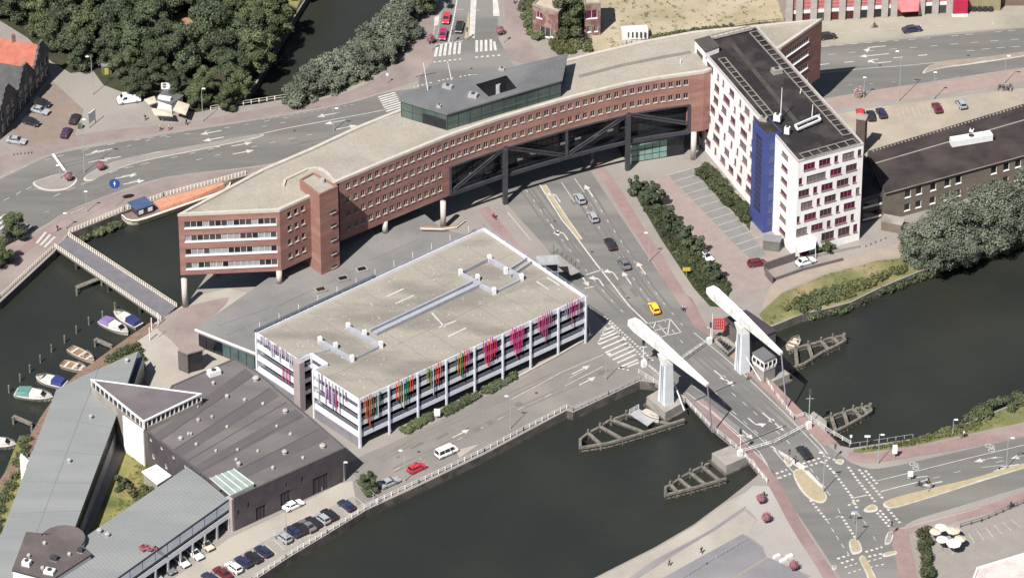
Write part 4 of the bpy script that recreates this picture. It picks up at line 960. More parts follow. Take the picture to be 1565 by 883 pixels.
for z in (2.7, 5.6, 8.5, GD - .03):
    k = MB(); v, f = cdt([[(p.x, p.y) for p in inn_]], z); k.v += v; k.f += f; k.mi += [0] * len(f); n = len(k.v); v, f = cdt([[(p.x, p.y) for p in inn_]], z - .25); k.v += v; k.f += [tuple(n + i for i in reversed(t)) for t in f]; k.mi += [0] * len(f); k.build('floor_slab', M_GIN, garage)
core = inset(fl, 7.0); k = MB(); k.prism([(A.lerp(C_, .18).x, A.lerp(C_, .18).y)] if False else [(p.x, p.y) for p in (A.lerp(C_, .17).lerp(B, .12), A.lerp(C_, .17).lerp(D_, .12), C_.lerp(A, .17).lerp(D_, .12), C_.lerp(A, .17).lerp(B, .12))], .05, GD - .3); k.build('shade_core', mat('garage_shade', S((58, 56, 58)), S((46, 44, 48)), .4), garage)  # dark core block added to stand for the shade inside the open floors
edges = [(A, n0, 'L'), (n0, n0 + nn, 'N'), (n0 + nn, n1 + nn, 'L'), (n1 + nn, n1, 'N'), (n1, D_, 'L'), (D_, C_, 'F'), (C_, B, 'R'), (B, A, 'K')]
for a, b, t in edges:
    d = (b - a).normalized(); o_ = Vector((d.y, -d.x, 0)); L_ = (b - a).length
    for z0, z1 in ((2.35, 3.35), (5.25, 6.25), (8.15, 9.15), (10.75, GZ)) if t not in 'L' else ((2.2, 3.6), (5.1, 6.5), (8.0, 9.4), (10.5, GZ)):
        k = MB(); p, q = a + o_ * -.07, b + o_ * -.07; k.bar((p.x, p.y, (z0 + z1) / 2), (q.x, q.y, (z0 + z1) / 2), .14, z1 - z0); k.build('parapet_panel', M_GBAND if t in 'LNK' else mat('garage_front_panel', (.62, .62, .66), (.54, .54, .58), .5), garage)
        if z0 < 10: 
            k = MB(); 
            for dz in (.35, .65, .95): k.bar((a.x, a.y, z1 + dz), (b.x, b.y, z1 + dz), .05)
            k.build('guard_rail', M_LAV, garage)
    nb = max(1, round(L_ / 7.5))
    for i in range(nb + 1):
        q = a + d * (L_ * i / nb) + o_ * .12; k = MB(); k.box((q.x, q.y, GZ / 2 - .02), (.34, .4, GZ - .04), atan2(d.y, d.x))
        if t in 'FRK' or (t == 'L' and i in (0, nb)): k.build('column', mat('pale_column', (.52, .53, .58), (.45, .46, .51), .6) if t == 'F' else M_GBAND, garage)
# ground floor wall on the left side and pinkish pier at the notch
k = MB(); p = n0 + (n1 - n0) * .2; k.box((p.x - .5, p.y - .2, GZ / 2 + .05), (2.0, 1.4, GZ + .5), atan2(dAD.y, dAD.x)); k.build('stair_pier', mat('pinkish_pier', S((196, 178, 178)), S((182, 164, 166)), .4), garage)
k = MB(); k.bar((A.x, A.y, 1.1), (n0.x, n0.y, 1.1), .2, 2.2); k.bar((n1.x, n1.y, 1.1), (D_.x, D_.y, 1.1), .2, 2.2); k.build('ground_wall', mat('garage_ground_wall', S((160, 156, 162)), S((140, 136, 144)), .5), garage)
# rails round the deck
k = MB()
for a, b in ((A, B), (B, C_)):
    for dz in (.35, .7): k.bar(a + Vector((0, 0, dz)), b + Vector((0, 0, dz)), .06)
    n = int((b - a).length / 2.2)
    for i in range(n + 1): q = a.lerp(b, i / n); k.bar(q, q + Vector((0, 0, .75)), .07)
k.build('deck_rail', M_LAV, garage)
k = MB(); n = int(dAB.length / 5)
for i in range(n): q = A.lerp(B, (i + .3) / n); k.bar(q + Vector((-.6, .6, -.2)), q + Vector((-.6, .6, 1.5)), .09)
k.build('lamp_stub', M_FRAME, garage)
k = MB(); o_ = dAB.normalized(); o_ = Vector((-o_.y, o_.x, 0)) * .5; q0, q1 = A + o_, A.lerp(B, .52) + o_; k.bar((q0.x, q0.y, GZ - .7), (q1.x, q1.y, GZ - .7), .5, 2.0); k.build('mesh_screen', mat('dark_screen', S((74, 76, 86)), S((56, 58, 68)), 2, fine=.3), garage)
# coloured strips, single parts
def cm(n, c): return mat('strip_' + n, S(c), tuple(x * .9 for x in S(c)), .8, rough=.5, fine=.03)
CR, CO, CG, CY, CM_, CP, CL, CW = cm('red', (214, 66, 60)), cm('orange', (226, 124, 58)), cm('green', (62, 132, 92)), cm('olive', (172, 164, 66)), cm('magenta', (216, 52, 132)), cm('pink', (230, 96, 150)), cm('lilac', (186, 130, 190)), cm('white', (226, 226, 230))
bays = [[(.1, CO, 4), (.16, CO, 7), (.22, CR, 8), (.29, CO, 9.5), (.34, CY, 6), (.42, CR, 5), (.52, CG, 6), (.58, CW, 8), (.64, CG, 4)],
        [(.22, CR, 5), (.3, CO, 6), (.38, CY, 8), (.46, CW, 9), (.55, CG, 7), (.62, CG, 5), (.7, CO, 4), (.78, CR, 5)],
        [(.28, CY, 5), (.34, CG, 4), (.42, CY, 7), (.5, CW, 9), (.6, CR, 5), (.68, CR, 6), (.76, CO, 4)],
        [(.3, CG, 4), (.37, CO, 5), (.45, CY, 7), (.52, CG, 8), (.6, CR, 6), (.68, CR, 5), (.75, CP, 4)],
        [(.26, CM_, 4), (.32, CP, 6), (.38, CM_, 7), (.45, CR, 8), (.52, CP, 7), (.58, CM_, 6), (.66, CR, 5), (.72, CM_, 4)],
        [(.24, CM_, 4), (.3, CP, 5), (.36, CM_, 7), (.43, CM_, 9), (.5, CP, 7), (.57, CM_, 8), (.64, CP, 6), (.7, CM_, 4)],
        [(.22, CP, 4), (.28, CM_, 5), (.36, CP, 6), (.42, CM_, 7), (.48, CP, 9), (.55, CM_, 7), (.62, CP, 5), (.7, CM_, 4)],
        [(.2, CL, 3), (.27, CL, 4), (.36, CP, 4), (.44, CM_, 8), (.55, CM_, 4), (.66, CM_, 5), (.72, CP, 4)]]
dF = (C_ - D_); oF = Vector((dF.y, -dF.x, 0)).normalized(); rzF = atan2(dF.y, dF.x); random.seed(3)
STM = {}
def strip(a, d, o_, u, m, top, ln, w_=.145):
    key = (m.name, ln, w_)
    if key not in STM:
        q = MB(); q.box((0, 0, -ln / 2), (w_, .12, ln)); STM[key] = q.mesh('coloured_strip', m)
    p = a + d * u + o_ * .42; part('coloured_strip', STM[key], garage, Vector((p.x, p.y, top)) - garage.location, (0, 0, atan2(d.y, d.x)))
for i, bl_ in enumerate(bays):
    for u, m, ln in bl_: strip(D_, dF.normalized(), oF, (i + u + .02) * dF.length / 8, m, GZ + random.uniform(-.4, .9), ln * .82)
dl = dAD.normalized(); oL = Vector((dl.y, -dl.x, 0)); LL = dAD.length
for i in range(17): strip(A, dl, oL, LL * (.06 + .02 * i), random.choice((CW, CL, CL, CW)), GZ + random.uniform(.1, .7), random.choice((1.6, 2.4, 3.2)), .22)
for u, m, ln in ((.27, CM_, 6), (.3, CP, 7), (.33, CM_, 6.5)): strip(A, dl, oL, LL * u, m, GZ - 4, 3.2, .22)
for i in range(9): strip(A, dl, oL, LL * (.62 + .033 * i), random.choice((CW, CL, CW, CL)), GZ + random.uniform(.1, .6), random.choice((2.4, 4, 6.5)), .22)
for i in range(5): strip(A, dl, oL, LL * (.7 + .022 * i), random.choice((CP, CL, CL)), GZ - 2.0, random.choice((2.0, 3.4)), .3)
k = MB()
for i in range(1, 9): k.bar(A.lerp(B, i / 9) + Vector((0, 0, -.742)) + dAD * .01, A.lerp(B, i / 9) + Vector((0, 0, -.742)) + dAD * .99, .09, .02)
for t_ in (.33, .66): k.bar(A + dAD * t_ + Vector((0, 0, -.742)) + dAB * (.1 if t_ < .5 else .01), A + dAD * t_ + Vector((0, 0, -.742)) + dAB * .99, .09, .02)
k.build('deck_joint', mat('deck_joint', S((150, 142, 132)), S((136, 129, 120)), 1), garage)['kind'] = 'stuff'
# ramp walls, posts and paint on the deck
def dk(px_): return P(*px_, GD)
k = MB()
for a, b, w_, h in (((532, 503), (582, 531), 1.0, .7), ((489, 524), (538, 552), .9, .7), ((748, 399), (798, 428), .9, .8), ((704, 421), (755, 449), .9, .7), ((755, 449), (798, 428), .3, .5), ((704, 421), (748, 399), .12, .9),
                    ((566, 508), (730, 430), .35, .8), ((575, 513), (738, 436), .35, .8), ((773, 418), (806, 397), .35, .7), ((780, 424), (812, 403), .35, .7), ((456, 549), (513, 534), .2, .6), ((538, 552), (582, 531), .12, .6)):
    k.bar(dk(a) + Vector((0, 0, h / 2 + .02)), dk(b) + Vector((0, 0, h / 2 + .02)), w_, h)
k.bar(dk((571, 510)) + Vector((0, 0, .2)), dk((734, 433)) + Vector((0, 0, .2)), 1.0, .3)
k.build('ramp_wall', mat('ramp_concrete', S((190, 191, 198)), S((172, 174, 182)), .5), garage)
for a in ((532, 503), (557, 514), (582, 531), (489, 524), (513, 533), (538, 552), (748, 399), (704, 421), (730, 429), (755, 449), (797, 428), (773, 418)):
    k = MB(); p = dk(a); k.box((p.x, p.y, GD + .75), (.75, .75, 1.5), .4); k.build('ramp_post', M_FRAME, garage)
mk_ = Marks()
for a, b in (((671, 500), (697, 490)), ((685, 514), (712, 501)), ((591, 453), (617, 441)), ((604, 464), (633, 451)), ((660, 478), (680, 500)), ((820, 430), (838, 442)), ((836, 424), (855, 436))): 
    p, q = P(*a, GD), P(*b, GD); mk_.q(p, q, .35, GD + .02)
random.seed(5)
for i in range(150):
    u, w_ = random.uniform(.04, .96), random.uniform(.05, .95); q = A + dAB * u + dAD * w_
    if .36 < w_ < .6 and u < .12: continue
    d = dAD.normalized() if random.random() < .6 else dAB.normalized(); mk_.q(q, q + d * random.uniform(.25, .6), random.uniform(.08, .18), GD + .02)
mk_.build('deck_paint', M_WHITE, garage)['kind'] = 'stuff'
# stair tower and bins at the road side of the garage
t = thing('stair_tower', P(838, 398), 'small steel and glass stair tower attached to the road side of the garage', 'stair tower'); x, y, _ = t.location
p0 = P(824, 391, GZ - 2.5); p0.x -= .4; k = MB()
for dx in (-2.2, 2.2):
    for dy in (-1.6, 1.6): k.bar((p0.x + 2.2 + dx, p0.y + dy + .6, 0), (p0.x + 2.2 + dx, p0.y + dy + .6, GZ - 4.1), .18)
for z in (3, 6): k.box((p0.x + 2.2, p0.y + .6, z), (4.2, 3.2, .15))
k.build('frame', M_LAV, t); k = MB(); k.box((p0.x + 2.2, p0.y + .6, GZ - 4.0), (4.6, 3.5, .2), .1); k.build('roof', M_METAL, t); k = MB(); k.box((p0.x + 2.2, p0.y + .6, 3.7), (4.0, 3.0, 7.2)); k.build('glass', M_GLASSD, t)
t = thing('bicycle_shelter', P(868, 402), 'grey bicycle shelter roof with dark bikes below beside the garage', 'bike shelter'); k = MB(); a, b = P(846, 392, 2.4), P(880, 418, 2.4); k.bar(a, b, 2.4, .12); k.build('roof', mat('shelter_roof', S((176, 172, 166)), S((156, 152, 148)), .6), t); k = MB()
for i in range(6): q = P(846, 392).lerp(P(880, 418), i / 5); k.bar((q.x, q.y + 1, 0), (q.x, q.y + 1, 2.35), .1)
k.build('post', M_STEEL, t)

# ================================================================ podium (low flat building between office and garage)
PZ = 4.0
pod = thing('podium_building', P(430, 470), 'low flat grey podium roof between the brick office and garage', 'building')
pp = [(298, 503), (380, 446), (402, 430), (440, 405), (520, 350), (640, 320), (676, 350), (708, 358), (738, 384), (560, 452), (412, 540), (391, 540)]
pl = ccw([(P(a, b, PZ).x, P(a, b, PZ).y) for a, b in pp]); k = MB(); k.prism(inset(pl, .15), 0, PZ - .3); k.build('wall', M_CONC, pod)
k = MB(); k.prism(pl, PZ - .3, PZ); k.build('roof', mat('podium_roof', S((140, 138, 136)), S((131, 129, 128)), .2, c3=S((150, 147, 143)), scale3=.06, fine=.08), pod)
k = MB(); a, b = P(298, 503, PZ), P(391, 540, PZ); k.bar(a + Vector((0, 0, -.1)), b + Vector((0, 0, -.1)), .3, .4); k.build('fascia', M_FRAME, pod)
a, b = P(303, 506, PZ), P(389, 540, PZ); d = (b - a).normalized(); n_ = Vector((d.y, -d.x, 0)); L_ = (b - a).length
for i in range(7): k = MB(); q = a + d * (L_ * (i + .5) / 7) + n_ * .04; k.box((q.x, q.y, 1.8), (L_ / 7 - .15, .1, 3.2), atan2(d.y, d.x)); k.build('shop_window', M_GLASSD if i < 3 else mat('teal_glass', S((96, 116, 116)), S((72, 90, 92)), .4, rough=.2), pod)
for a, b in ((490, 444), (524, 427), (553, 413)):
    p = P(a, b, PZ); s_ = MB(); s_.box((p.x, p.y, PZ + .2), (2.5, 1.9, .4), .42); o = s_.build('skylight', M_CONC, pod); s_ = MB(); s_.box((p.x, p.y, PZ + .42), (1.8, 1.2, .05), .42); s_.build('skylight_pane', M_GLASSD, o)
k = MB()
for a, b in (((335, 497), (412, 470)), ((344, 512), (430, 478)), ((420, 470), (560, 405)), ((560, 400), (640, 366))): k.bar(P(*a, PZ + .02), P(*b, PZ + .02), .12, .04)
k.build('roof_seam', M_ROOFG, pod)
# hoarding beside the pillar
t = thing('site_barrier', P(690, 345), 'orange and white hoarding strip beside the white pillar at podium edge', 'barrier'); k = MB(); k.sweep([P(a, b, PZ + .6) for a, b in ((642, 349), (676, 350), (698, 347), (712, 336))], .12, .9); k.build('board', mat('barrier_tan', S((206, 176, 142)), S((190, 150, 116)), .8), t); k = MB(); k.sweep([P(a, b, PZ + 1.2) for a, b in ((642, 349), (676, 350), (698, 347), (712, 336))], .16, .12); k.build('rail', M_FRAME, t)
# ================================================================ buildings at the lower left
HZ = 8.2
M_HALLR = mat('hall_roof', S((122, 116, 115)), S((112, 106, 106)), scale=.1, c3=S((130, 124, 121)), scale3=.08, fine=.1, stretch=((.5, 1.8, 1), .42)); M_HALLW = mat('dark_hall_brick', S((96, 88, 92)), S((82, 75, 80)), .5, c3=S((104, 96, 98)), scale3=.1, fine=.12)
M_SEAMR = mat('curved_metal_roof', S((156, 158, 156)), S((150, 152, 151)), .2, rough=.6, c3=S((161, 162, 159)), scale3=.06, fine=.05, stretch=((.4, 2, 1), 1.0))
hall = thing('sports_hall', P(380, 740), 'large dark brick hall with flat dark grey roof and many small vents', 'building')
hp = [(217, 652), (263, 588), (358, 547), (392, 566), (528, 683), (357, 760)]; hq = [P(a, b, HZ) for a, b in hp]; hl = ccw([(p.x, p.y) for p in hq])
w_ = MB()
a, b = hq[5], hq[4]; L_ = (b - a).length
ops = [(L_ * .03, L_ * .05, 3.5, 4.6), (L_ * .19, L_ * .28, 0.05, 3.2), (L_ * .41, L_ * .5, 0.05, 4.0), (L_ * .7, L_ * .84, .05, 4.0), (L_ * .46, L_ * .475, 5, 6), (L_ * .12, L_ * .14, 4.2, 5.4), (L_ * .6, L_ * .62, 4.4, 5.6)]
fr = facade(w_, a, b, 0, HZ - .3, ops)
for o_ in ops: add_window(hall, *fr, (o_[0] + o_[1]) / 2, o_[2], o_[1] - o_[0], o_[3] - o_[2], 1 if o_[2] > 1 else 3, mat('hall_door', S((78, 72, 76)), S((64, 60, 64)), .4), fm=M_HALLW, sill=0)
a, b = hq[0], hq[5]; L_ = (b - a).length; ops = [(L_ * u, L_ * u + .8, 6.2, 6.9) for u in (.08, .2, .33, .46, .6, .74)] + [(L_ * u, L_ * u + .9, 2.2, 3.4) for u in (.1, .24, .4)]
fr = facade(w_, a, b, 0, HZ - .3, ops)
for o_ in ops: add_window(hall, *fr, (o_[0] + o_[1]) / 2, o_[2], o_[1] - o_[0], o_[3] - o_[2], 1, mat('pale_pane', S((170, 174, 170)), S((150, 154, 152)), .5, rough=.3), sill=0)
for i in range(4): facade(w_, hq[(i + 1)], hq[i], 0, HZ - .3, [])
w_.build('wall', M_HALLW, hall); k = MB(); v, f = cdt([hl], HZ - .18); k.v += v; k.f += f; k.mi += [0] * len(f); k.build('roof', M_HALLR, hall)
k = MB(); coping(k, hl, .3, HZ - .32, HZ, .04); k.build('parapet', mat('hall_parapet', S((112, 104, 104)), S((98, 92, 92)), .5), hall)
for t0, t1 in ((.08, .16), (.31, .40), (.55, .64), (.78, .88)):
    q4_ = [P(*lerp((225, 655), (350, 762), t0), HZ - .16), P(*lerp((225, 655), (350, 762), t1), HZ - .16), P(*lerp((362, 552), (524, 684), t1), HZ - .16), P(*lerp((362, 552), (524, 684), t0), HZ - .16)]; k = MB(); k.face(ccw(q4_)); k.build('roof_band', mat('hall_band', S((112, 106, 106)), S((104, 98, 99)), .15, fine=.1), hall)
k = MB()
for t in (.16, .31, .47, .62, .78): k.bar(hq[0].lerp(hq[1], t) + Vector((0, 0, -.15)) if False else P(*lerp((225, 655), (350, 762), t), HZ - .15), P(*lerp((362, 552), (524, 684), t), HZ - .15), .18, .05)
k.build('roof_seam', mat('roof_seam_dark', S((98, 92, 90)), S((88, 82, 82)), .5), hall)
# sloping glass roof light at the corner
t = thing('roof_light', P(357, 738, HZ), 'pale green ribbed roof light at the front corner of the dark hall', 'roof light'); rq = [P(a, b, z) for a, b, z in ((320, 730, HZ - .1), (352, 757, HZ + .1), (388, 739, HZ + .9), (357, 716, HZ + .9))]
k = MB(); k.face(rq); k.face([rq[2], rq[3], rq[3] - Vector((0, 0, .9)), rq[2] - Vector((0, 0, .9))]); k.face([rq[1], rq[2], rq[2] - Vector((0, 0, 1)), rq[1] - Vector((0, 0, .2))]); k.build('glazing', mat('celadon', S((168, 182, 172)), S((152, 166, 158)), .4, rough=.35), t)
k = MB()
for i in range(5): k.bar(rq[0].lerp(rq[3], i / 4) + Vector((0, 0, .05)), rq[1].lerp(rq[2], i / 4) + Vector((0, 0, .05)), .12)
k.build('rib', M_FRAME, t)
VL = {(0, 0): 'back', (1, 0): 'front'}
def vent(px_, py_, z, r, h, label, grp='vents on the dark hall roof', cap=True):
    t = thing('roof_vent', P(px_, py_, z), label, 'roof vent', grp); x, y, _ = t.location; q = MB(); r *= .62; h *= .8; q.tube((x, y, z), (x, y, z + h), r, r * .9, 10); q.build('pipe', M_METAL, t)
    if cap: q = MB(); q.tube((x, y, z + h), (x, y, z + h + .25), r * 1.35, r * .9, 10); q.build('cap', mat('vent_cap', S((206, 200, 192)), S((186, 180, 174)), .8), t)
HV = [(391, 581, .9, .9), (326, 587, .5, .6), (347, 607, .55, .6), (374, 612, .5, .4), (436, 630, .7, .7), (302, 615 + 7, .35, .3), (324, 638, .4, .4), (303, 643, .5, .5), (347, 653, .45, .3), (292, 664, .35, .4), (402, 640 - 22, .45, .4), (423, 652, .4, .3), (444, 664, .5, .3), (493, 683, .8, .6), (435, 693, .7, .8), (463, 700, .45, .3), (417, 716, .5, .5), (361, 703, .45, .3), (363, 671 + 17, .4, .3), (394, 690, .4, .3), (365, 711, .6, .8), (330, 690, .4, .4), (300, 660 + 20, .45, .4), (276, 671, .6, .5), (288, 669 - 5, .4, .4)]
for a, b, r, h in HV:
    e = min(((abs((b - 683) * 171 - (a - 528) * -77) / 188, 'front edge'), (abs((b - 652) * 46 - (a - 217) * -64) / 79, 'left edge by the triangular block'), (abs((b - 566) * 136 - (a - 392) * 117) / 179, 'edge facing the garage'), (48, 'middle')), key=lambda q: q[0])[1]
    vent(a, b, HZ - .18, r, h, ('large' if r > .65 else 'middling' if r > .43 else 'small') + ' pale vent ' + ('in the ' if e == 'middle' else 'near the ') + e + ' of dark hall roof, ' + ('rear' if b < 620 else 'central' if b < 670 else 'front') + (' left' if a < 335 else ' right' if a > 410 else ' middle') + ' part')
plant_unit('roof_unit', 327, 572, HZ - .18, (2.6, 1.6, 1.0), 'white box unit near the back edge of dark hall roof', M_FRAME, rz=.5)

# right wing with curved roof and carports
RZ_ = 7.6
rw_ = thing('curved_roof_wing', P(260, 860), 'long wing with pale curved metal roof and open carports below', 'building')
e0, e1, e2, e3 = (286, 713), (349, 763), (120, 925), (60, 868)      # far top, far front, near front, near back
def rline(t, u): return P(*lerp(lerp(e0, e3, u), lerp(e1, e2, u), t), RZ_)
k = MB(); N = 8; M_ = 26
def rc(i, j): p = rline(i / N, j / M_); p.z = RZ_ + 1.5 * sin(pi * (i / N) ** .9) * .2; return p
for j in range(M_):
    for i in range(N): k.face([rc(i, j), rc(i, j + 1), rc(i + 1, j + 1), rc(i + 1, j)])
k.build('roof', M_SEAMR, rw_, True); k = MB()
k.face([rc(i, 0) for i in range(N + 1)] + [Vector((rline(1, 0).x, rline(1, 0).y, 0)), Vector((rline(0, 0).x, rline(0, 0).y, 0))]); a, b = rline(0, 0), rline(0, 1); k.face([a, b, (b.x, b.y, 0), (a.x, a.y, 0)])
k.build('wall', M_CONC, rw_); k = MB()
for j in range(1, 54): 
    q0 = rline(0, j / 54); pts = []
    for i in range(N + 1): p = rline(i / N, j / 54); p.z = RZ_ + 1.5 * sin(pi * (i / N) ** .9) * .2 + .02; pts.append(p)
    k.sweep(pts, .07, .06)
k.build('roof_seam', mat('seam_grey', S((146, 149, 147)), S((138, 141, 140)), .4, rough=.5), rw_)
fa, fb = P(*e2, RZ_), P(*e1, RZ_); L_ = (fb - fa).length; d = (fb - fa).normalized(); inn_ = Vector((-d.y, d.x, 0)); rz = atan2(d.y, d.x)
k = MB(); k.bar(fa + Vector((0, 0, .02)) - inn_ * .03, fb + Vector((0, 0, .02)) - inn_ * .03, .16, .16); k.build('gutter', M_STEEL, rw_)
nb = 12
for i in range(nb):
    u = L_ * (i + .5) / nb; q = fa + d * u
    g_ = MB(); g_.box((0, -.02, 0), (L_ / nb - .12, .1, 2.0)); part('glazed_panel', g_.mesh('glazed_panel', mat('grey_blue_glass', (.6, .63, .68), (.46, .5, .55), .3, rough=.4)), rw_, Vector((q.x, q.y, 6.3)) - rw_.location, (0, 0, rz))
    g_ = MB(); g_.box((0, .3, 0), (L_ / nb - .1, .1, .8)); part('window_band', g_.mesh('window_band', M_GLASSD), rw_, Vector((q.x, q.y, 4.85)) - rw_.location, (0, 0, rz))
    g_ = MB(); g_.box((0, .12, 0), (L_ / nb + .002, .25, 1.2)); part('balcony_panel', g_.mesh('balcony_panel', mat('pale_balcony', (.7, .7, .72), (.62, .62, .64), .5)), rw_, Vector((q.x, q.y, 3.7)) - rw_.location, (0, 0, rz))
for i in range(nb + 1):
    q = fa + d * (L_ * i / nb); g_ = MB(); g_.box((q.x + inn_.x * .05, q.y + inn_.y * .05, 1.55), (.38, .45, 3.1), rz); g_.build('carport_column', M_METAL, rw_)
    g_ = MB(); g_.box((q.x + inn_.x * .1, q.y + inn_.y * .1, 6.3), (.12, .36, 2.05), rz); g_.build('mullion', M_STEEL, rw_)
k = MB(); p, q = fa + inn_ * 6, fb + inn_ * 6; k.bar((p.x, p.y, 1.5), (q.x, q.y, 1.5), .3, 3.0); k.build('carport_wall', M_HALLW, rw_); k = MB(); p, q = fa + inn_ * 3.2, fb + inn_ * 3.2; k.bar((p.x, p.y, 3.05), (q.x, q.y, 3.05), 5.9, .2); k.build('carport_ceiling', M_GIN, rw_)
k = MB(); p, q = fb, P(*e0, RZ_); k.box((fb.x + d.x * .5, fb.y + d.y * .5, 3.9), (.9, 1.6, 7.8), rz); k.build('end_pier', mat('pinkish_pier', S((196, 178, 178)), S((182, 164, 166)), .4), rw_)
for a, b in ((152, 813), (164, 819)): vent(a, b, RZ_ + .2, .7, .8, ('left' if a < 160 else 'right') + ' one of two white roof cowls near the dark pavilion', 'cowls on the curved roof')
t = thing('roof_debris', P(226, 838, RZ_ + .3), 'small heap of red and pink material on the curved roof', 'debris'); random.seed(8); k = MB()
for i in range(14): k.box((t.location.x + random.uniform(-1.6, 1.6), t.location.y + random.uniform(-.8, .8), t.location.z + .25), (.6, .5, .4), random.random() * 3)
k.build('pile', mat('pink_sheet', S((188, 110, 116)), S((150, 88, 96)), .8), t)
# white flat canopy in the garden
t = thing('garden_canopy', P(241, 722), 'flat white canopy of two slabs in the triangular garden', 'canopy'); cq = [P(a, b, 3.2) for a, b in ((216, 720), (239, 709), (262, 726), (240, 740))]; k = MB(); k.prism([(p.x, p.y) for p in cq], 3.0, 3.2); k.build('slab', M_WHITEW, t); k = MB(); k.prism(inset(ccw([(p.x, p.y) for p in cq]), .3), 0, 3.0); k.build('base', M_CONC, t)

# left wing: long grey bent roof
LZ = 7.2
lw_ = thing('long_grey_wing', P(120, 700), 'long bent wing with plain pale grey roof along the boat quay', 'building')
lp_ = [(211.5, 536), (119, 578), (86, 595), (0, 820), (-40, 930), (60, 930), (112, 812), (181, 627)]; lq_ = [P(a, b, LZ) for a, b in lp_]; ll = ccw([(p.x, p.y) for p in lq_])
k = MB(); v, f = cdt([ll], LZ); k.v += v; k.f += f; k.mi += [0] * len(f); k.build('roof', M_SEAMR, lw_)
k = MB()
for i in range(len(ll)):
    a, b = ll[i], ll[(i + 1) % len(ll)]; k.face([(a[0], a[1], LZ - .45), (b[0], b[1], LZ - .45), (b[0], b[1], LZ), (a[0], a[1], LZ)])
k.build('eaves', M_STEEL, lw_); i2 = inset(ll, .4); k = MB()
for i in range(len(i2)):
    a, b = i2[i], i2[(i + 1) % len(i2)]; k.face([(a.x, a.y, 0), (b.x, b.y, 0), (b.x, b.y, LZ - .4), (a.x, a.y, LZ - .4)])
k.build('wall', mat('grey_cladding', S((206, 206, 212)), S((184, 184, 192)), .5), lw_)
a, b = P(112, 812, LZ), P(181, 627, LZ); d = (b - a).normalized(); L_ = (b - a).length; o_ = Vector((d.y, -d.x, 0)); n = 14
for i in range(n):
    q = a + d * (L_ * (i + .5) / n) - o_ * .3; g_ = MB()
    for z in (5.6, 3.9): g_.box((0, 0, z), (L_ / n - .3, .12, 1.2))
    part('window_strip', g_.mesh('window_strip', M_GLASSV), lw_, Vector((q.x, q.y, 0)) - lw_.location, (0, 0, atan2(d.y, d.x)))
k = MB()
for t in (.25, .45, .65, .85): k.bar(P(*lerp((119, 578), (0, 820), t), LZ + .02), P(*lerp((190, 600), (112, 812), t), LZ + .02), .14, .04)
k.bar(P(150, 565, LZ + .02), P(30, 880, LZ + .02), .14, .04); k.build('roof_seam', mat('seam_grey', S((146, 149, 147)), S((138, 141, 140)), .4, rough=.5), lw_)
for a, b in ((194, 553), (139, 639), (106, 706)): vent(a, b, LZ, .55, .8, {194: 'white vent at the pointed end of the pale grey roof', 139: 'white vent halfway along the pale grey roof', 106: 'lone white vent in the middle of the long pale roof'}[a], None)
k = thing('glass_lean_to', P(206, 560), 'grey glazed lean-to on the pointed end of the long wing', 'lean-to'); q = MB(); cq = [P(a, b, 5.0) for a, b in ((212, 537), (220, 552), (205, 586), (196, 582))]; q.prism([(p.x, p.y) for p in cq], 0, 5.0); q.build('glazing', mat('steel_glass', S((110, 116, 122)), S((84, 90, 98)), .4, rough=.3), k)
t = thing('white_screen_wall', P(38, 700), 'small white angled wall between green strip and long wing', 'wall'); q = MB(); cq = [P(a, b, 5.5) for a, b in ((32, 692), (44, 703), (40, 712), (30, 698))]; q.prism([(p.x, p.y) for p in cq], 0, 5.5); q.build('panel', M_WHITEW, t)
# triangular roofed block
TZ = 11.0
tb = thing('triangular_block', P(219, 690), 'white panelled block under a triangular flat roof with window frieze', 'building')
tq = [P(a, b, TZ) for a, b in ((138.5, 579), (219, 644), (308, 601))]; tl = ccw([(p.x, p.y) for p in tq]); k = MB(); k.face([(p[0], p[1], TZ - .1) for p in tl]); k.build('roof', mat('tri_roof', S((128, 118, 120)), S((116, 107, 109)), .2, c3=S((136, 126, 126)), scale3=.08), tb)
k = MB(); coping(k, tl, .28, TZ - .3, TZ + .05, .05); k.build('fascia', M_FRAME, tb); i2 = inset(tl, .3); k = MB()
for i in range(3): a, b = i2[i], i2[(i + 1) % 3]; k.face([(a.x, a.y, TZ - 1.9), (b.x, b.y, TZ - 1.9), (b.x, b.y, TZ - .28), (a.x, a.y, TZ - .28)])
k.build('window_frieze', M_GLASSD, tb)
for a, b, n in ((tq[0], tq[1], 12), (tq[1], tq[2], 13)):
    d = (b - a).normalized(); L_ = (b - a).length; o_ = Vector((d.y, -d.x, 0))
    for i in range(n + 1): q = a + d * (L_ * i / n) - o_ * .2; g_ = MB(); g_.box((q.x, q.y, TZ - 1.1), (.22, .22, 1.6), atan2(d.y, d.x)); g_.build('mullion', M_FRAME, tb)
i3 = inset(tl, .05); k = MB()
for i in range(3): a, b = i3[i], i3[(i + 1) % 3]; k.face([(a.x, a.y, 0), (b.x, b.y, 0), (b.x, b.y, TZ - 1.9), (a.x, a.y, TZ - 1.9)])
k.face([(p.x, p.y, TZ - 1.9) for p in i3]); k.build('wall', M_CONC, tb)
a, b = P(188, 621, TZ), tq[1]; d = (b - a).normalized(); L_ = (b - a).length; o_ = Vector((d.y, -d.x, 0)); q = a + d * L_ / 2 + o_ * .1
for i in range(5): g_ = MB(); g_.box((q.x, q.y, .9 + 1.78 * i), (L_, .3, 1.7), atan2(d.y, d.x)); g_.build('wall_panel', M_WHITEW, tb)
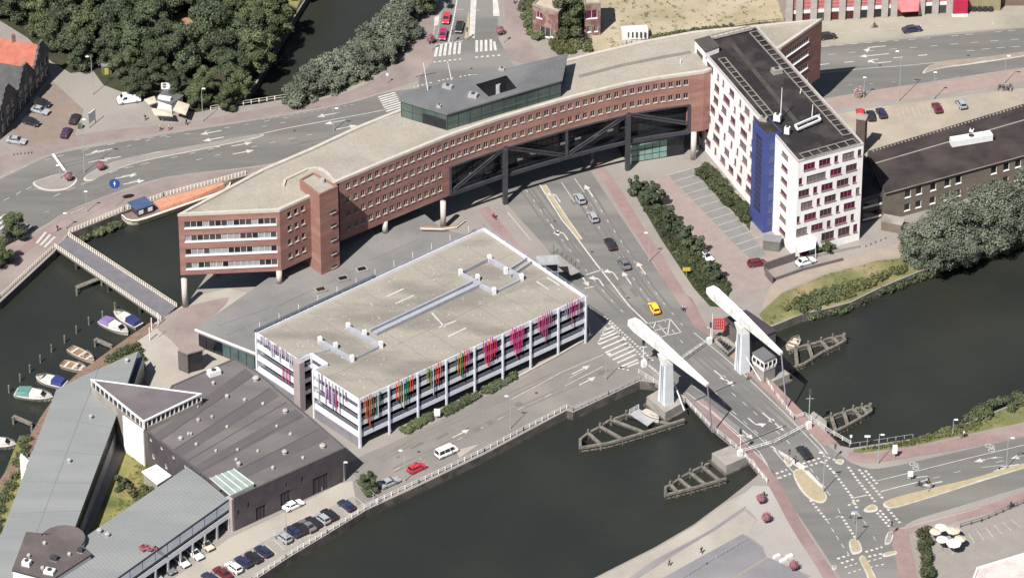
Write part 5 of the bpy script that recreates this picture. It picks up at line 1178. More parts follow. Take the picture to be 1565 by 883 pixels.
# dark roofed pavilion with a round bay
EZ = 9.2
ep = thing('round_bay_pavilion', P(80, 880), 'pavilion with flat dark roof, round bay and white walls', 'building')
c_ = P(96, 822, EZ); r = 4.4; arc = [(c_.x + r * cos(t), c_.y + r * sin(t)) for t in [radians(-30 + 200 * i / 10) for i in range(11)]]
e_ = [P(a, b, EZ) for a, b in ((140, 846), (78, 886), (18, 870), (40, 812), (79, 815))]; pol = ccw([(p.x, p.y) for p in e_[:4]] + [(e_[4].x, e_[4].y)] + [p for p in reversed(arc)])
k = MB(); v, f = cdt([pol], EZ); k.v += v; k.f += f; k.mi += [0] * len(f); k.build('roof', mat('pavilion_roof', S((110, 100, 98)), S((98, 90, 88)), .3, c3=S((120, 110, 106)), scale3=.1), ep)
k = MB()
for i in range(len(pol)): a, b = pol[i], pol[(i + 1) % len(pol)]; k.face([(a[0], a[1], EZ - .4), (b[0], b[1], EZ - .4), (b[0], b[1], EZ), (a[0], a[1], EZ)])
k.build('eaves', mat('dark_eaves', S((84, 78, 78)), S((72, 68, 68)), .5), ep); i2 = inset(pol, .15); k = MB()
for i in range(len(i2)): a, b = i2[i], i2[(i + 1) % len(i2)]; k.face([(a.x, a.y, 0), (b.x, b.y, 0), (b.x, b.y, EZ - .38), (a.x, a.y, EZ - .38)])
k.build('wall', M_WHITEW, ep)
a, b = e_[1], e_[0]; d = (b - a).normalized(); L_ = (b - a).length; o_ = Vector((d.y, -d.x, 0))
for i in range(5): q = a + d * (L_ * (.12 + .19 * i)) + o_ * 0; g_ = MB(); g_.box((q.x, q.y, 6.8), (1.0, .3, 1.4), atan2(d.y, d.x)); g_.build('window', mat('grey_blue_glass', S((140, 146, 156)), S((110, 116, 128)), .3, rough=.2), ep)
for a, b in ((68, 831), (44, 850), (106, 848), (65, 869)): vent(a, b, EZ, .5, .5, 'small white vent ' + {68: 'behind the middle', 44: 'at the left edge', 106: 'in the right half', 65: 'at the front edge'}[a] + ' of the pavilion roof', 'vents on the pavilion roof')
plant_unit('roof_unit', 41, 863, EZ, (1.6, 1.3, 1.0), 'white box unit at the left corner of the pavilion roof', M_FRAME); plant_unit('roof_unit', 76, 875, EZ, (2.0, 1.5, .7), 'white box unit at the front edge of pavilion roof', M_FRAME); plant_unit('roof_unit', 83, 855, EZ, (1.4, 1.0, .9), 'dark unit in the middle of the pavilion roof', M_STEEL); plant_unit('roof_unit', 123, 843, EZ, (1.0, .8, .9), 'dark unit near the right corner of pavilion roof', M_STEEL)
# entrance kiosk on the plaza
kz = 5.2
t = thing('entrance_pavilion', P(290, 570), 'dark open sided pavilion with pinkish roof standing on the plaza', 'pavilion'); kq = [P(a, b, kz) for a, b in ((272, 534), (287, 540), (313, 533), (298, 524))]; k = MB(); k.prism([(p.x, p.y) for p in kq], kz - .3, kz); k.build('roof', M_PINK, t)
k = MB(); a, b = kq[0], kq[1]; k.bar((a.x, a.y, kz / 2), (b.x, b.y, kz / 2), .2, kz - .6); k.build('side_wall', mat('kiosk_grey', S((120, 114, 110)), S((104, 98, 96)), .5), t); k = MB(); k.prism([(p.x, p.y) for p in inset(ccw([(p.x, p.y) for p in kq]), .3)], 0, kz - .3); k.build('glass_core', M_GLASSD, t)
# ================================================================ drawbridge
M_BWHITE = mat('bridge_white', (.66, .64, .61), (.6, .575, .55), .5, rough=.5, fine=.05, c3=(.5, .47, .44), scale3=.4); M_PYL = mat('pylon_pale_blue', (.57, .585, .60), (.50, .515, .53), .5, rough=.5, fine=.04); M_TIMB = mat('weathered_timber', S((150, 143, 130)), S((112, 106, 96)), 1.2, fine=.2); M_DTIMB = mat('dark_timber', S((92, 86, 78)), S((64, 60, 54)), 1.0, fine=.2)
br = thing('drawbridge', P(1120, 640), 'double leaf road drawbridge with two white hammer shaped balance beams', 'bridge')
dk_ = [(986, 578), (1012, 590), (1050, 611), (1087, 652), (1107, 668), (1134, 690), (1176, 740), (1240, 760), (1296, 692), (1264, 660), (1243, 652), (1214, 640), (1182, 598), (1160, 563), (1120, 522), (1060, 500)]
dl_ = ccw([(P(a, b).x, P(a, b).y) for a, b in dk_]); k = MB(); v, f = cdt([dl_], -.004); k.v += v; k.f += f; k.mi += [0] * len(f)
for i in range(len(dl_)): a, b = dl_[i], dl_[(i + 1) % len(dl_)]; k.face([(a[0], a[1], -1.0), (b[0], b[1], -1.0), (b[0], b[1], -.004), (a[0], a[1], -.004)])
n = len(k.v); v, f = cdt([dl_], -1.0); k.v += v; k.f += [tuple(n + i for i in reversed(t)) for t in f]; k.mi += [0] * len(f)
k.build('deck', mat('bridge_deck', S((150, 142, 138)), S((138, 130, 127)), .4), br)
k = MB()
for a, b in (((1062, 612), (1125, 584)), ((1150, 671), (1202, 650)), ((1120, 684), (1150, 671))): k.bar(P(*a, .068), P(*b, .068), .3, .02)
k.build('expansion_joint', M_STEEL, br)
k = MB(); k.face([P(a, b, .066) for a, b in ((1070, 609), (1119, 588), (1197, 651), (1151, 669))][::1]) if False else None
def railing(parent, pts, z=0, h=1.05, sp=1.8, m=None, name='railing', rails=(.35, .7, 1.05), pr=.05):
    q = MB(); w3 = [P(a, b, z) for a, b in pts]
    for r in rails: q.sweep(w3, .06, .06, r)
    q.build('rail', m or M_BWHITE, parent); q = MB()
    for a, b in zip(w3, w3[1:]):
        n = max(1, int((b - a).length / sp))
        for i in range(n + 1): p = a.lerp(b, i / n); q.box((p.x, p.y, z + h / 2), (pr * 2, pr * 2, h))
    q.build('post', m or M_BWHITE, parent)['kind'] = 'stuff'
railing(br, [(976, 570), (1010, 592), (1048, 614), (1086, 654), (1108, 671), (1133, 692), (1172, 737)], pr=.07)
railing(br, [(1124, 528), (1160, 566), (1184, 602), (1214, 641), (1230, 636), (1262, 658), (1300, 680)], pr=.07)
def pier(pts, z1, label=None):
    q = MB(); l_ = ccw([(P(a, b, z1).x, P(a, b, z1).y) for a, b in pts]); q.prism(l_, -3.5, z1); q.build('pier', M_CONC, br); q = MB(); q.prism(inset(l_, -.5), -3.5, -1.55); q.build('pier_foot', M_QUAY, br)
pier([(988, 606), (1012, 592), (1047, 613), (1017, 630)], .35); pier([(1118, 562), (1165, 537), (1207, 571), (1164, 590)], -.03)
pier([(1088, 692), (1117, 680), (1142, 697), (1110, 711)], .3); pier([(1230, 642), (1243, 628), (1263, 642), (1264, 662), (1246, 668)], -.03)
def hammer(base, top_y, tail, nose, zt):
    bp_ = P(*base, .1); h = H(base[0], base[1], top_y); d = (P(*nose, zt) - P(*tail, zt)); d.z = 0; d.normalize(); n = Vector((-d.y, d.x, 0))
    q = MB(); a, b_ = 1.32, 1.15
    def ring(s, z, o=0.0): c = bp_ + d * o; return [Vector((c.x, c.y, z)) + d * u * s * a + n * v_ * s * b_ for u, v_ in ((-1, -1), (1, -1), (1, 1), (-1, 1))]
    q.hexa(ring(1.0, .1), ring(.78, h - 2.2)); q.build('pylon', M_PYL, br)
    q = MB(); q.hexa(ring(.78, h - 2.2), [p + Vector((0, 0, 0)) for p in ring(1.0, h - .4, -.5)]); q.build('pylon_head', M_BWHITE, br)
    q = MB(); t, o_ = P(*tail, zt + .5), P(*nose, zt - .3)
    t0 = t; t1 = t0.lerp(o_, .07); t2 = t0.lerp(o_, .42); t3 = o_; W = .92
    def sec(c, hh, w2): return [c + n * -w2 + Vector((0, 0, -hh)), c + n * w2 + Vector((0, 0, -hh)), c + n * w2 + Vector((0, 0, hh)), c + n * -w2 + Vector((0, 0, hh))]
    secs = [sec(t0, .7, W), sec(t1, 1.1, W), sec(t2, .85, W * .92), sec(t3, .35, W * .42)]
    for A1, B1 in zip(secs, secs[1:]):
        for i in range(4): j = (i + 1) % 4; q.face([A1[i], A1[j], B1[j], B1[i]])
    q.face(secs[0][::-1]); q.face(secs[-1]); q.build('balance_beam', M_BWHITE, br)
    q = MB()
    for s_ in (.12, .24, .36, .48, .6, .72, .84):
        hh, w2 = (1.1 - .6 * s_) if s_ > .07 else .9, W * (1 - .52 * s_) ; c = t0.lerp(o_, s_); hh = 1.1 + (.85 - 1.1) * (s_ - .07) / .35 if s_ < .42 else .85 + (.35 - .85) * (s_ - .42) / .58; w2 = W + (W * .92 - W) * (s_ - .07) / .35 if s_ < .42 else W * .92 + (W * .42 - W * .92) * (s_ - .42) / .58
        r1_, r2_ = sec(c - d * .05, hh + .03, w2 + .03), sec(c + d * .05, hh + .03, w2 + .03)
        for i in range(4): j = (i + 1) % 4; q.face([r1_[i], r1_[j], r2_[j], r2_[i]])
    q.build('plate_joint', mat('joint_grey', (.4, .385, .37), (.33, .32, .31), 1), br); q = MB(); cb = bp_ - n * (b_ * .92)
    for i in range(16): z = 1.0 + i * .55; q.bar((cb.x - d.x * .3, cb.y - d.y * .3, z), (cb.x + d.x * .3, cb.y + d.y * .3, z), .06)
    for s_ in (-.3, .3): q.bar((cb.x + d.x * s_ - n.x * .12, cb.y + d.y * s_ - n.y * .12, .2), (cb.x + d.x * s_, cb.y + d.y * s_, 9.8), .06)
    q.build('ladder', M_STEEL, br)
    return t, o_, d, n, h
t1_, o1, d1, n1_, h1 = hammer((1017.5, 615), 541, (965, 491), (1081, 588), 13.0); t2_, o2, d2, n2_, h2 = hammer((1134, 566), 493, (1085, 442), (1194, 540), 13.0)
for a, b in ((o1, P(1088.5, 660, .3)), (o2, P(1202, 623, .3))): k = MB(); k.tube(a, b, .16); k.build('lifting_rod', mat('lilac_rod', S((168, 156, 172)), S((150, 138, 154)), .6), br)
for a, b in ((P(1030, 584, 3.4), P(1046, 627, .3)), (P(1140, 545, 5.0), P(1163, 582, .3))): k = MB(); k.tube(a, b, .14); k.build('hydraulic_strut', M_PYL, br)
# painted hatching north of the bridge
K = Marks(); q3b = lambda *p: zz(780, 440, 3.9125, p)
for a, b in (((820, 215), (955, 185)), ((955, 185), (1020, 265)), ((1020, 265), (890, 295)), ((850, 250), (870, 205)), ((870, 205), (940, 285)), ((940, 285), (955, 185)), ((850, 255), (940, 240)), ((820, 215), (890, 295)), ((870, 205), (910, 245))): K.line(q3b(a, b), .22)
done(K, 'hatch_marking')
sheet('bridge_span_surface', [(1075, 609), (1116, 590), (1190, 653), (1150, 668)], .036, mat('span_asphalt', S((124, 121, 119)), S((113, 110, 109)), .3, fine=.1))
# operator cabin and machine house
t = thing('operator_cabin', P(1168, 583), 'white bridge operator cabin with a dark window band beside the right pylon', 'cabin'); zc = 5.6; cq = ccw([(P(a, b, zc).x, P(a, b, zc).y) for a, b in ((1150, 539), (1167, 530), (1187, 543), (1168, 552))])
k = MB(); k.prism(inset(cq, .15), 0, 2.9); k.build('base', M_CONC, t); k = MB(); k.prism(inset(cq, .05), 2.9, 3.6); k.prism(inset(cq, .05), 4.7, 5.45); k.build('wall', M_BWHITE, t); k = MB(); k.prism(inset(cq, .15), 3.6, 4.7); k.build('window_band', M_GLASSD, t)
k = MB()
for i in range(4):
    for j in range(3): p = Vector(cq[i]).lerp(Vector(cq[(i + 1) % 4]), (j + .02) / 3); k.box((p.x, p.y, 4.15), (.2, .2, 1.1))
k.build('mullion', M_BWHITE, t); k = MB(); k.prism(inset(cq, -.1), 5.45, 5.65); k.build('roof', M_ROOFG, t)
t = thing('machine_house', P(1140, 530), 'low grey machine house with dark ribbed roof behind the right pylon', 'building'); zc = 4.2; cq = ccw([(P(a, b, zc).x, P(a, b, zc).y) for a, b in ((1106, 486), (1140, 473), (1187, 505), (1150, 522))]); k = MB(); k.prism(inset(cq, .1), 0, zc - .3); k.build('wall', MATS['grey_wall'], t); k = MB(); k.prism(cq, zc - .3, zc); k.build('roof', mat('plum_roof', S((88, 76, 84)), S((74, 64, 72)), .4), t)
k = MB()
for i in range(9): a, b = lerp((1106, 486), (1140, 473), i / 8), lerp((1150, 522), (1187, 505), i / 8); k.bar(P(*a, zc + .03), P(*b, zc + .03), .1, .06)
k.build('roof_rib', M_STEEL, t)
t = thing('stairwell', P(1108, 533), 'sunken stairwell with pale rail walls beside the machine house', 'stairwell'); sq = [(1092, 524), (1102, 518), (1125, 534), (1113, 545)]; k = MB(); l_ = ccw([(P(a, b).x, P(a, b).y) for a, b in sq]); coping(k, l_, .3, 0, .9, 0); k.build('wall', M_CONC, t); k = MB(); k.face([(p[0], p[1], .06) for p in l_]); k.build('shaft', M_BLACKS, t)  # shaft is a flat black sheet, painting the darkness of the stair opening
k = MB()
for i in range(6): a, b = lerp(sq[0], sq[3], .1 + i * .16), lerp(sq[1], sq[2], .1 + i * .16); k.bar(P(*a, .2 + .08 * i), P(*b, .2 + .08 * i), .4, .06)
k.build('step', M_STEEL, t)
t = thing('red_net_sign', P(1088, 525), 'red latticed board on a white post at the bridge approach', 'sign'); k = MB(); p = P(1088, 525); k.tube(p, p + Vector((0, 0, 7.5)), .09); k.build('post', M_BWHITE, t); k = MB(); x, y, _ = p
for i in range(6): k.bar((x + .3 + .45 * i, y + .1, 3.6), (x + .3 + .45 * i, y + .1, 6.2), .25, .08)
for z in (3.7, 4.5, 5.3, 6.1): k.bar((x + .2, y + .1, z), (x + 2.8, y + .1, z), .3, .1)
k.build('lattice', mat('signal_red', S((206, 58, 72)), S((184, 46, 60)), .6), t)
# barrier booms
def boom(px_, tip, label, z=1.1):
    t = thing('barrier_boom', P(*px_), label, 'barrier', 'barrier booms at the drawbridge'); p = t.location; q = MB(); q.box((p.x, p.y, .75), (1.0, .8, 1.5), .5); q.build('cabinet', M_FRAME, t); q = MB(); e = P(*tip, z + .15); q.bar((p.x, p.y, z), e, .1); q.bar((p.x, p.y + .7, z), (e.x, e.y + .7, e.z), .08)
    for i in range(1, 6): a = Vector((p.x, p.y, z)).lerp(e, i / 6); q.bar(a, a + Vector((0, .7, 0)), .06)
    q.build('arm', M_BWHITE, t)
boom((1084, 525), (1043, 547), 'barrier boom reaching over the road from beside the red lattice board'); boom((1131, 697), (1180, 676), 'barrier boom reaching from the lower left corner of the drawbridge'); boom((1236, 654), (1182, 676), 'barrier boom reaching from the lower right corner of the drawbridge'); boom((984, 560), (1010, 575), 'short barrier boom at the upper left corner of the drawbridge')
# signal masts at the bridge corners
def sigmast(px_, h, label, m=None):
    t = thing('signal_mast', P(*px_), label, 'signal mast'); p = t.location; q = MB(); q.tube(p, p + Vector((0, 0, h)), .1, .08); q.build('post', m or M_FRAME, t); q = MB(); q.box((p.x, p.y - .1, h - .5), (.55, .4, 1.1)); q.build('lamp_box', M_STEEL, t); q = MB(); q.bar((p.x - .8, p.y, h * .75), (p.x + .8, p.y, h * .75), .08); q.build('bracket', m or M_FRAME, t)
sigmast((1236, 650), 9.0, 'tall white and teal signal mast at the right corner of the drawbridge', mat('teal_white', S((198, 214, 208)), S((150, 190, 182)), 1.0)); sigmast((1131, 695), 6.5, 'white signal mast at the lower left corner of the drawbridge'); sigmast((983, 558), 6.2, 'slim signal mast beside zebra crossing at the upper left bridge corner'); sigmast((1086, 523), 5.0, 'slim signal mast between the red board and the road')
# timber guide frames in the water
def guide(up, low, label):
    t = thing('timber_guide', P(*up[0], -1), label, 'fender', 'pointed timber guide frames beside the bridge piers'); z = -.75; U, Lw = [P(a, b, z) for a, b in up], [P(a, b, z) for a, b in low]; q = MB()
    q.sweep(U, .42, .42); q.sweep(Lw, .5, .5); q.bar(U[-1], Lw[-1], .5); q.sweep(Lw, .3, .3, -.9); q.sweep(U, .25, .25, -.8); q.build('waling', M_TIMB, t)
    def at(L_, t_):
        n = len(L_) - 1; k = min(int(t_ * n), n - 1); return L_[k].lerp(L_[k + 1], t_ * n - k)
    for t_ in (.12, .36, .6, .82):
        a, b = at(U, t_), at(Lw, t_); q = MB(); q.bar(a + Vector((0, 0, .1)), b + Vector((0, 0, .1)), .75, .22); q.build('cross_beam', M_TIMB, t); q = MB(); q.bar(a - Vector((0, 0, .5)), b - Vector((0, 0, .5)), .3); q.build('lower_beam', M_DTIMB, t)
        for c in (a, b): q = MB(); q.tube(c - Vector((0, 0, 2.4)), c + Vector((0, 0, 1.0 if c is a else .35)), .26, .22, 8); q.build('pile', M_TIMB, t)
    q = MB(); c = (U[-1] + Lw[-1]) / 2; q.tube(c - Vector((0, 0, 2.4)), c + Vector((0, 0, 1.2)), .4, .34, 8); q.build('bow_pile', M_TIMB, t)
    q = MB()
    for i in range(14): c = at(Lw, i / 13); q.tube(c - Vector((0, 0, 2.2)), c - Vector((0, 0, .1)), .22, n=6)
    q.build('wall_pile', M_DTIMB, t)
guide([(968, 628), (950, 636), (930, 643), (917, 652), (900, 661), (887, 671)], [(1046, 641), (1000, 656), (965, 667), (930, 677), (887, 684)], 'pointed timber guide frame below the left white pylon'); guide([(1083, 708), (1062, 718), (1045, 727), (1027, 739), (1017, 745)], [(1110, 731), (1065, 744), (1018, 756)], 'pointed timber guide frame at the lower left bridge pier')
guide([(1206, 536), (1226, 529), (1247, 524), (1267, 517), (1288, 513)], [(1208, 563), (1229, 556), (1257, 538), (1278, 528), (1292, 520)], 'pointed timber guide frame right of the operator cabin'); guide([(1260, 640), (1288, 630), (1308, 624), (1328, 620)], [(1268, 663), (1293, 651), (1321, 635), (1332, 627)], 'pointed timber guide frame at the lower right bridge pier')
t = thing('guide_platform', P(972, 640, -1), 'grey steel platform with a railing on the left timber guide', 'platform'); k = MB(); k.prism([(P(a, b, -.5).x, P(a, b, -.5).y) for a, b in ((962, 632), (976, 624), (1003, 640), (990, 650))], -.75, -.5); k.build('deck', M_METAL, t); railing(t, [(962, 632), (976, 624)], -.5, 1.0, .9)

# ================================================================ quay railings, footbridge, boardwalk
def fence(pts, label, cat='railing', m=None, z=0, h=1.0, sp=1.6, rails=(.5, 1.0), name='railing', pr=.06):
    t = thing(name, P(*pts[0], z), label, cat); railing(t, pts, z, h, sp, m, rails=rails, pr=pr); return t
M_CREAM = mat('cream_railing', (.72, .66, .55), (.62, .56, .46), .8)
fence([(-60, 500), (0, 456), (80, 382)], 'cream railing along the harbour quay left of the footbridge', m=M_CREAM, rails=(.2, .6, 1.0), pr=.08, sp=.8); fence([(106, 356), (190, 321), (250, 300), (375, 267)], 'cream railing along the harbour quay beside the moored barge', m=M_CREAM, rails=(.2, .6, 1.0), pr=.08, sp=.8)
fence([(322, 168), (360, 162), (432, 151), (505, 142)], 'cream railing where the narrow canal meets the road', m=M_CREAM, rails=(.4, 1.0), pr=.09); fence([(330, 932), (385, 887), (437, 852), (500, 814), (575, 768)], 'white railing along the quay car park', pr=.08); fence([(577, 767), (640, 738), (740, 690), (800, 658), (866, 624)], 'white railing along the quay road under the parking garage', pr=.08)
fence([(866, 624), (876, 628), (930, 603), (978, 580)], 'railing on the retaining wall next to the drawbridge', m=M_METAL); fence([(1468, 806), (1500, 797), (1565, 769), (1640, 742)], 'dark rail fence between the red cycle path and terrace car park', m=M_STEEL); fence([(1298, 682), (1330, 678), (1395, 668)], 'thin railing on grassy bank right of the drawbridge', m=M_METAL, h=.8, rails=(.8,))
fence([(930, 84), (985, 68), (1060, 52), (1160, 38), (1250, 30)], 'wire fence along the edge of the dry field', m=M_STEEL, h=1.2, sp=3); fence([(540, 738), (556, 750), (578, 770)], 'mesh gate closing the quay car park', m=M_METAL, h=1.8, rails=(.3, .9, 1.8)); fence([(1010, 905), (1080, 862), (1140, 826)], 'thin rail with posts along the grey square', m=M_METAL, h=.7, sp=2.5, rails=(.7,)); fence([(1200, 640 - 0), (1201, 641)], 'x') if False else None
fb = thing('footbridge', P(175, 425), 'narrow footbridge with grey deck and cream railings over the harbour', 'footbridge'); fq = [(84, 378), (105, 361), (270, 469), (246, 489)]; l_ = ccw([(P(a, b).x, P(a, b).y) for a, b in fq]); k = MB(); k.prism(l_, -.55, .08); k.build('deck', mat('footbridge_deck', S((134, 130, 134)), S((122, 118, 123)), .5), fb)
railing(fb, [(84, 378), (246, 489)], .1, 1.0, .7, M_CREAM, rails=(.12, .5, 1.0), pr=.07); railing(fb, [(105, 361), (270, 469)], .1, 1.0, .7, M_CREAM, rails=(.12, .5, 1.0), pr=.07); k = MB()
for t_ in (.2, .5, .8):
    for a, b in (((84, 378), (246, 489)), ((105, 361), (270, 469))): p = P(*lerp(a, b, t_)); k = MB(); k.tube((p.x, p.y, -3), (p.x, p.y, -.5), .35); k.build('pile', M_DTIMB, fb)
t = thing('gate_post', P(236, 500), 'white steel gateway at the plaza end of the footbridge', 'gateway'); k = MB()
for a in ((232, 505), (242, 497), (229, 520)): p = P(*a); k.tube(p, p + Vector((0, 0, 3.2)), .12)
k.build('post', M_FRAME, t); k = MB(); k.bar(P(232, 505, 3.1), P(242, 497, 3.1), .12); k.build('beam', M_FRAME, t)
bw = thing('boardwalk', P(120, 580), 'long brown boardwalk along the moored boats', 'boardwalk'); cl_ = smooth_px([(236, 496), (205, 517), (152, 555), (112, 586), (78, 628), (56, 664), (28, 706), (2, 744), (-40, 800)], 4); a_, b_ = strip_px(cl_, 2.4); k = MB()
for i in range(len(a_) - 1): k.hexa([(p.x, p.y, -.2) for p in (b_[i], b_[i + 1], a_[i + 1], a_[i])], [(p.x, p.y, .12) for p in (b_[i], b_[i + 1], a_[i + 1], a_[i])])
k.build('deck', mat('boardwalk_planks', S((164, 136, 116)), S((140, 116, 100)), .9, fine=.2), bw); k = MB()
for i in range(0, len(a_) - 1): 
    n = max(1, int((a_[i + 1] - a_[i]).length / .55))
    for j in range(n): p, q = a_[i].lerp(a_[i + 1], j / n), b_[i].lerp(b_[i + 1], j / n); k.bar((p.x, p.y, .13), (q.x, q.y, .13), .07, .03)
o = k.build('plank_joint', M_DTIMB, bw); o['kind'] = 'stuff'
for a, b, lb in (((145, 518), (170, 529), 'short grey jetty between the two pairs of moored boats'), ((20, 636), (48, 648), 'short grey jetty below the teal and white boat'), ((117, 439), (155, 424), 'low timber beam floating beside the footbridge')):
    t = thing('jetty', P(*a, -1), lb, 'jetty'); k = MB(); k.bar(P(*a, -.7), P(*b, -.7), 1.1, .25); k.build('deck', M_TIMB, t); k = MB()
    for c in (a, b): p = P(*c); k = MB(); k.tube((p.x, p.y, -3), (p.x, p.y, -.2), .25); k.build('pile', M_TIMB, t)
mp0 = None; names = ['by the footbridge', 'second from the footbridge', 'third from the footbridge', 'fourth from the footbridge', 'fifth from the footbridge', 'between the footbridge and the beige boats', 'left of the beige boats', 'above the blue covered boat', 'left of the blue covered boat', 'beside the teal boat']
for i, (a, b) in enumerate(((176, 474), (157, 487), (136, 496), (117, 509), (99, 524), (79, 538), (62, 554), (46, 569), (31, 583), (14, 600))):
    p = P(a, b, WZ)
    if mp0 is None: q = MB(); q.tube((0, 0, -1.5), (0, 0, 1.9), .2, .17, 8); q.tube((0, 0, 1.9), (0, 0, 2.0), .22, .1, 8); mp0 = q.mesh('mooring_post', M_TIMB)
    o = bpy.data.objects.new('mooring_post', mp0); COL.objects.link(o); o.location = p; tag(o, 'grey mooring post in the harbour water, ' + names[i], 'mooring post', 'row of mooring posts in the harbour')

# ================================================================ boats
M_GEL = paint('white_gelcoat', S((240, 234, 226))); M_GELC = paint('cream_gelcoat', S((226, 212, 190))); M_TEAK = mat('teak_deck', S((176, 142, 108)), S((150, 120, 90)), 1.0); M_HULLD = paint('dark_hull', S((74, 66, 62)))
def tarp(n, c): return mat('tarp_' + n, S(c), tuple(x * .8 for x in S(c)), .9, rough=.8)
def boat(st, bow, beam, label, hull=None, tarpm=None, cabin=True, tarp_at='stern', open_=False, z=WZ):
    a, b = P(*st, z + .6), P(*bow, z + .6); d = (b - a); L_ = d.length; rz = atan2(d.y, d.x); t = thing('motor_boat', ((a.x + b.x) / 2, (a.y + b.y) / 2, z), label, 'boat', 'boats moored in the harbour', rz); hull = hull or M_GEL
    N = 10; pr = [(-1, .78), (-.7, .95), (-.3, 1), (.1, .97), (.45, .8), (.7, .55), (.88, .28), (1, .03)]
    def ring(s, z_, k=1): return [(x * L_ / 2 * k, -w_ * beam / 2 * s, z_) for x, w_ in pr] + [(x * L_ / 2 * k, w_ * beam / 2 * s, z_) for x, w_ in reversed(pr)]
    q = MB(); r0, r1, r2, r3 = ring(.62, -.3, .94), ring(.98, .55), ring(1, 1.0), ring(.86, 1.0, .97)
    for A1, B1 in ((r0, r1), (r1, r2), (r2, r3)):
        n = len(A1)
        for i in range(n): j = (i + 1) % n; q.face([A1[i], A1[j], B1[j], B1[i]])
    part('hull', q.mesh('hull', hull), t); q = MB(); q.face(ring(.86, .78 if open_ else .98, .97)); part('deck', q.mesh('deck', M_TEAK if open_ else M_GELC), t)
    q = MB(); r = ring(1.03, .8); 
    for i in range(len(r)): q.bar(r[i], r[(i + 1) % len(r)], .1)
    part('rubbing_strake', q.mesh('rubbing_strake', M_HULLD), t)
    if cabin:
        x0, x1, w_ = -.12 * L_, .3 * L_, beam * .36; q = MB(); q.hexa([(x0, -w_, .98), (x1, -w_ * .7, .98), (x1, w_ * .7, .98), (x0, w_, .98)], [(x0 + .1, -w_ * .85, 1.75), (x1 - .9, -w_ * .6, 1.7), (x1 - .9, w_ * .6, 1.7), (x0 + .1, w_ * .85, 1.75)]); part('cabin', q.mesh('cabin', M_GEL), t)
        q = MB(); q.face([(x1 - .02, -w_ * .66, 1.06), (x1 - .02, w_ * .66, 1.06), (x1 - .84, w_ * .57, 1.68), (x1 - .84, -w_ * .57, 1.68)]); q.v = [(x + .03, y, z_ + .02) for x, y, z_ in q.v]; part('windscreen', q.mesh('windscreen', M_GLASSD), t)
    if tarpm:
        x0, x1 = (-.46 * L_, -.1 * L_) if tarp_at == 'stern' else (-.1 * L_, .3 * L_); w_ = beam * .42; q = MB(); q.hexa([(x0, -w_, 1.0), (x1, -w_, 1.0), (x1, w_, 1.0), (x0, w_, 1.0)], [(x0 + .2, -w_ * .7, 1.7), (x1 - .05, -w_ * .8, 2.0), (x1 - .05, w_ * .8, 2.0), (x0 + .2, w_ * .7, 1.7)]); part('canvas_cover', q.mesh('canvas_cover', tarpm), t)
    if open_:
        q = MB()
        for x in (-.3, 0, .28): q.box((x * L_, 0, .9), (.5, beam * .75, .08))
        part('bench', q.mesh('bench', M_GEL), t)
        q = MB(); q.box((.1 * L_, 0, 1.2), (.6, beam * .4, .7)); part('console', q.mesh('console', M_GELC), t)
    q = MB(); r = [(x * L_ / 2 * .93, s * w_ * beam / 2 * .85, 1.5) for s in (1, -1) for x, w_ in (pr[3:] if s == 1 else list(reversed(pr[3:])))]; q.sweep([Vector(p) for p in r], .05, .05)
    for p in r[::2]: q.bar((p[0], p[1], .98), p, .04)
    part('pulpit_rail', q.mesh('pulpit_rail', M_METAL), t); return t
boat((213, 499), (174, 477), 3.0, 'white motor boat with navy cover nearest the footbridge', tarpm=tarp('navy', (58, 66, 120))); boat((155, 490), (196, 509), 3.2, 'white motor boat with a lilac cover, second from footbridge', tarpm=tarp('lilac', (150, 130, 180)))
boat((107, 533), (144, 552), 2.6, 'small open boat with wooden deck and dark hull', M_GELC, cabin=False, open_=True); boat((95, 556), (133, 566), 2.7, 'beige open sloop with bench seats', M_GELC, cabin=False, open_=True)
boat((100, 589), (55, 577), 3.3, 'white cruiser with bright blue stern cover', tarpm=tarp('blue', (64, 72, 140))); boat((24, 600), (81, 608), 3.6, 'large white cruiser with a teal canvas top', tarpm=tarp('teal', (110, 158, 150))); boat((-25, 676), (25, 680), 3.2, 'white boat whose bow pokes in at the left edge')
boat((1018 - 34, 628), (1007, 641), 1.7, 'small white dinghy lying on the platform below the left pylon', cabin=False, open_=False, z=-.5); boat((1207, 533), (1221, 517), 2.4, 'small pale boat tied to the upper right timber guide', M_GELC, cabin=False, open_=True)
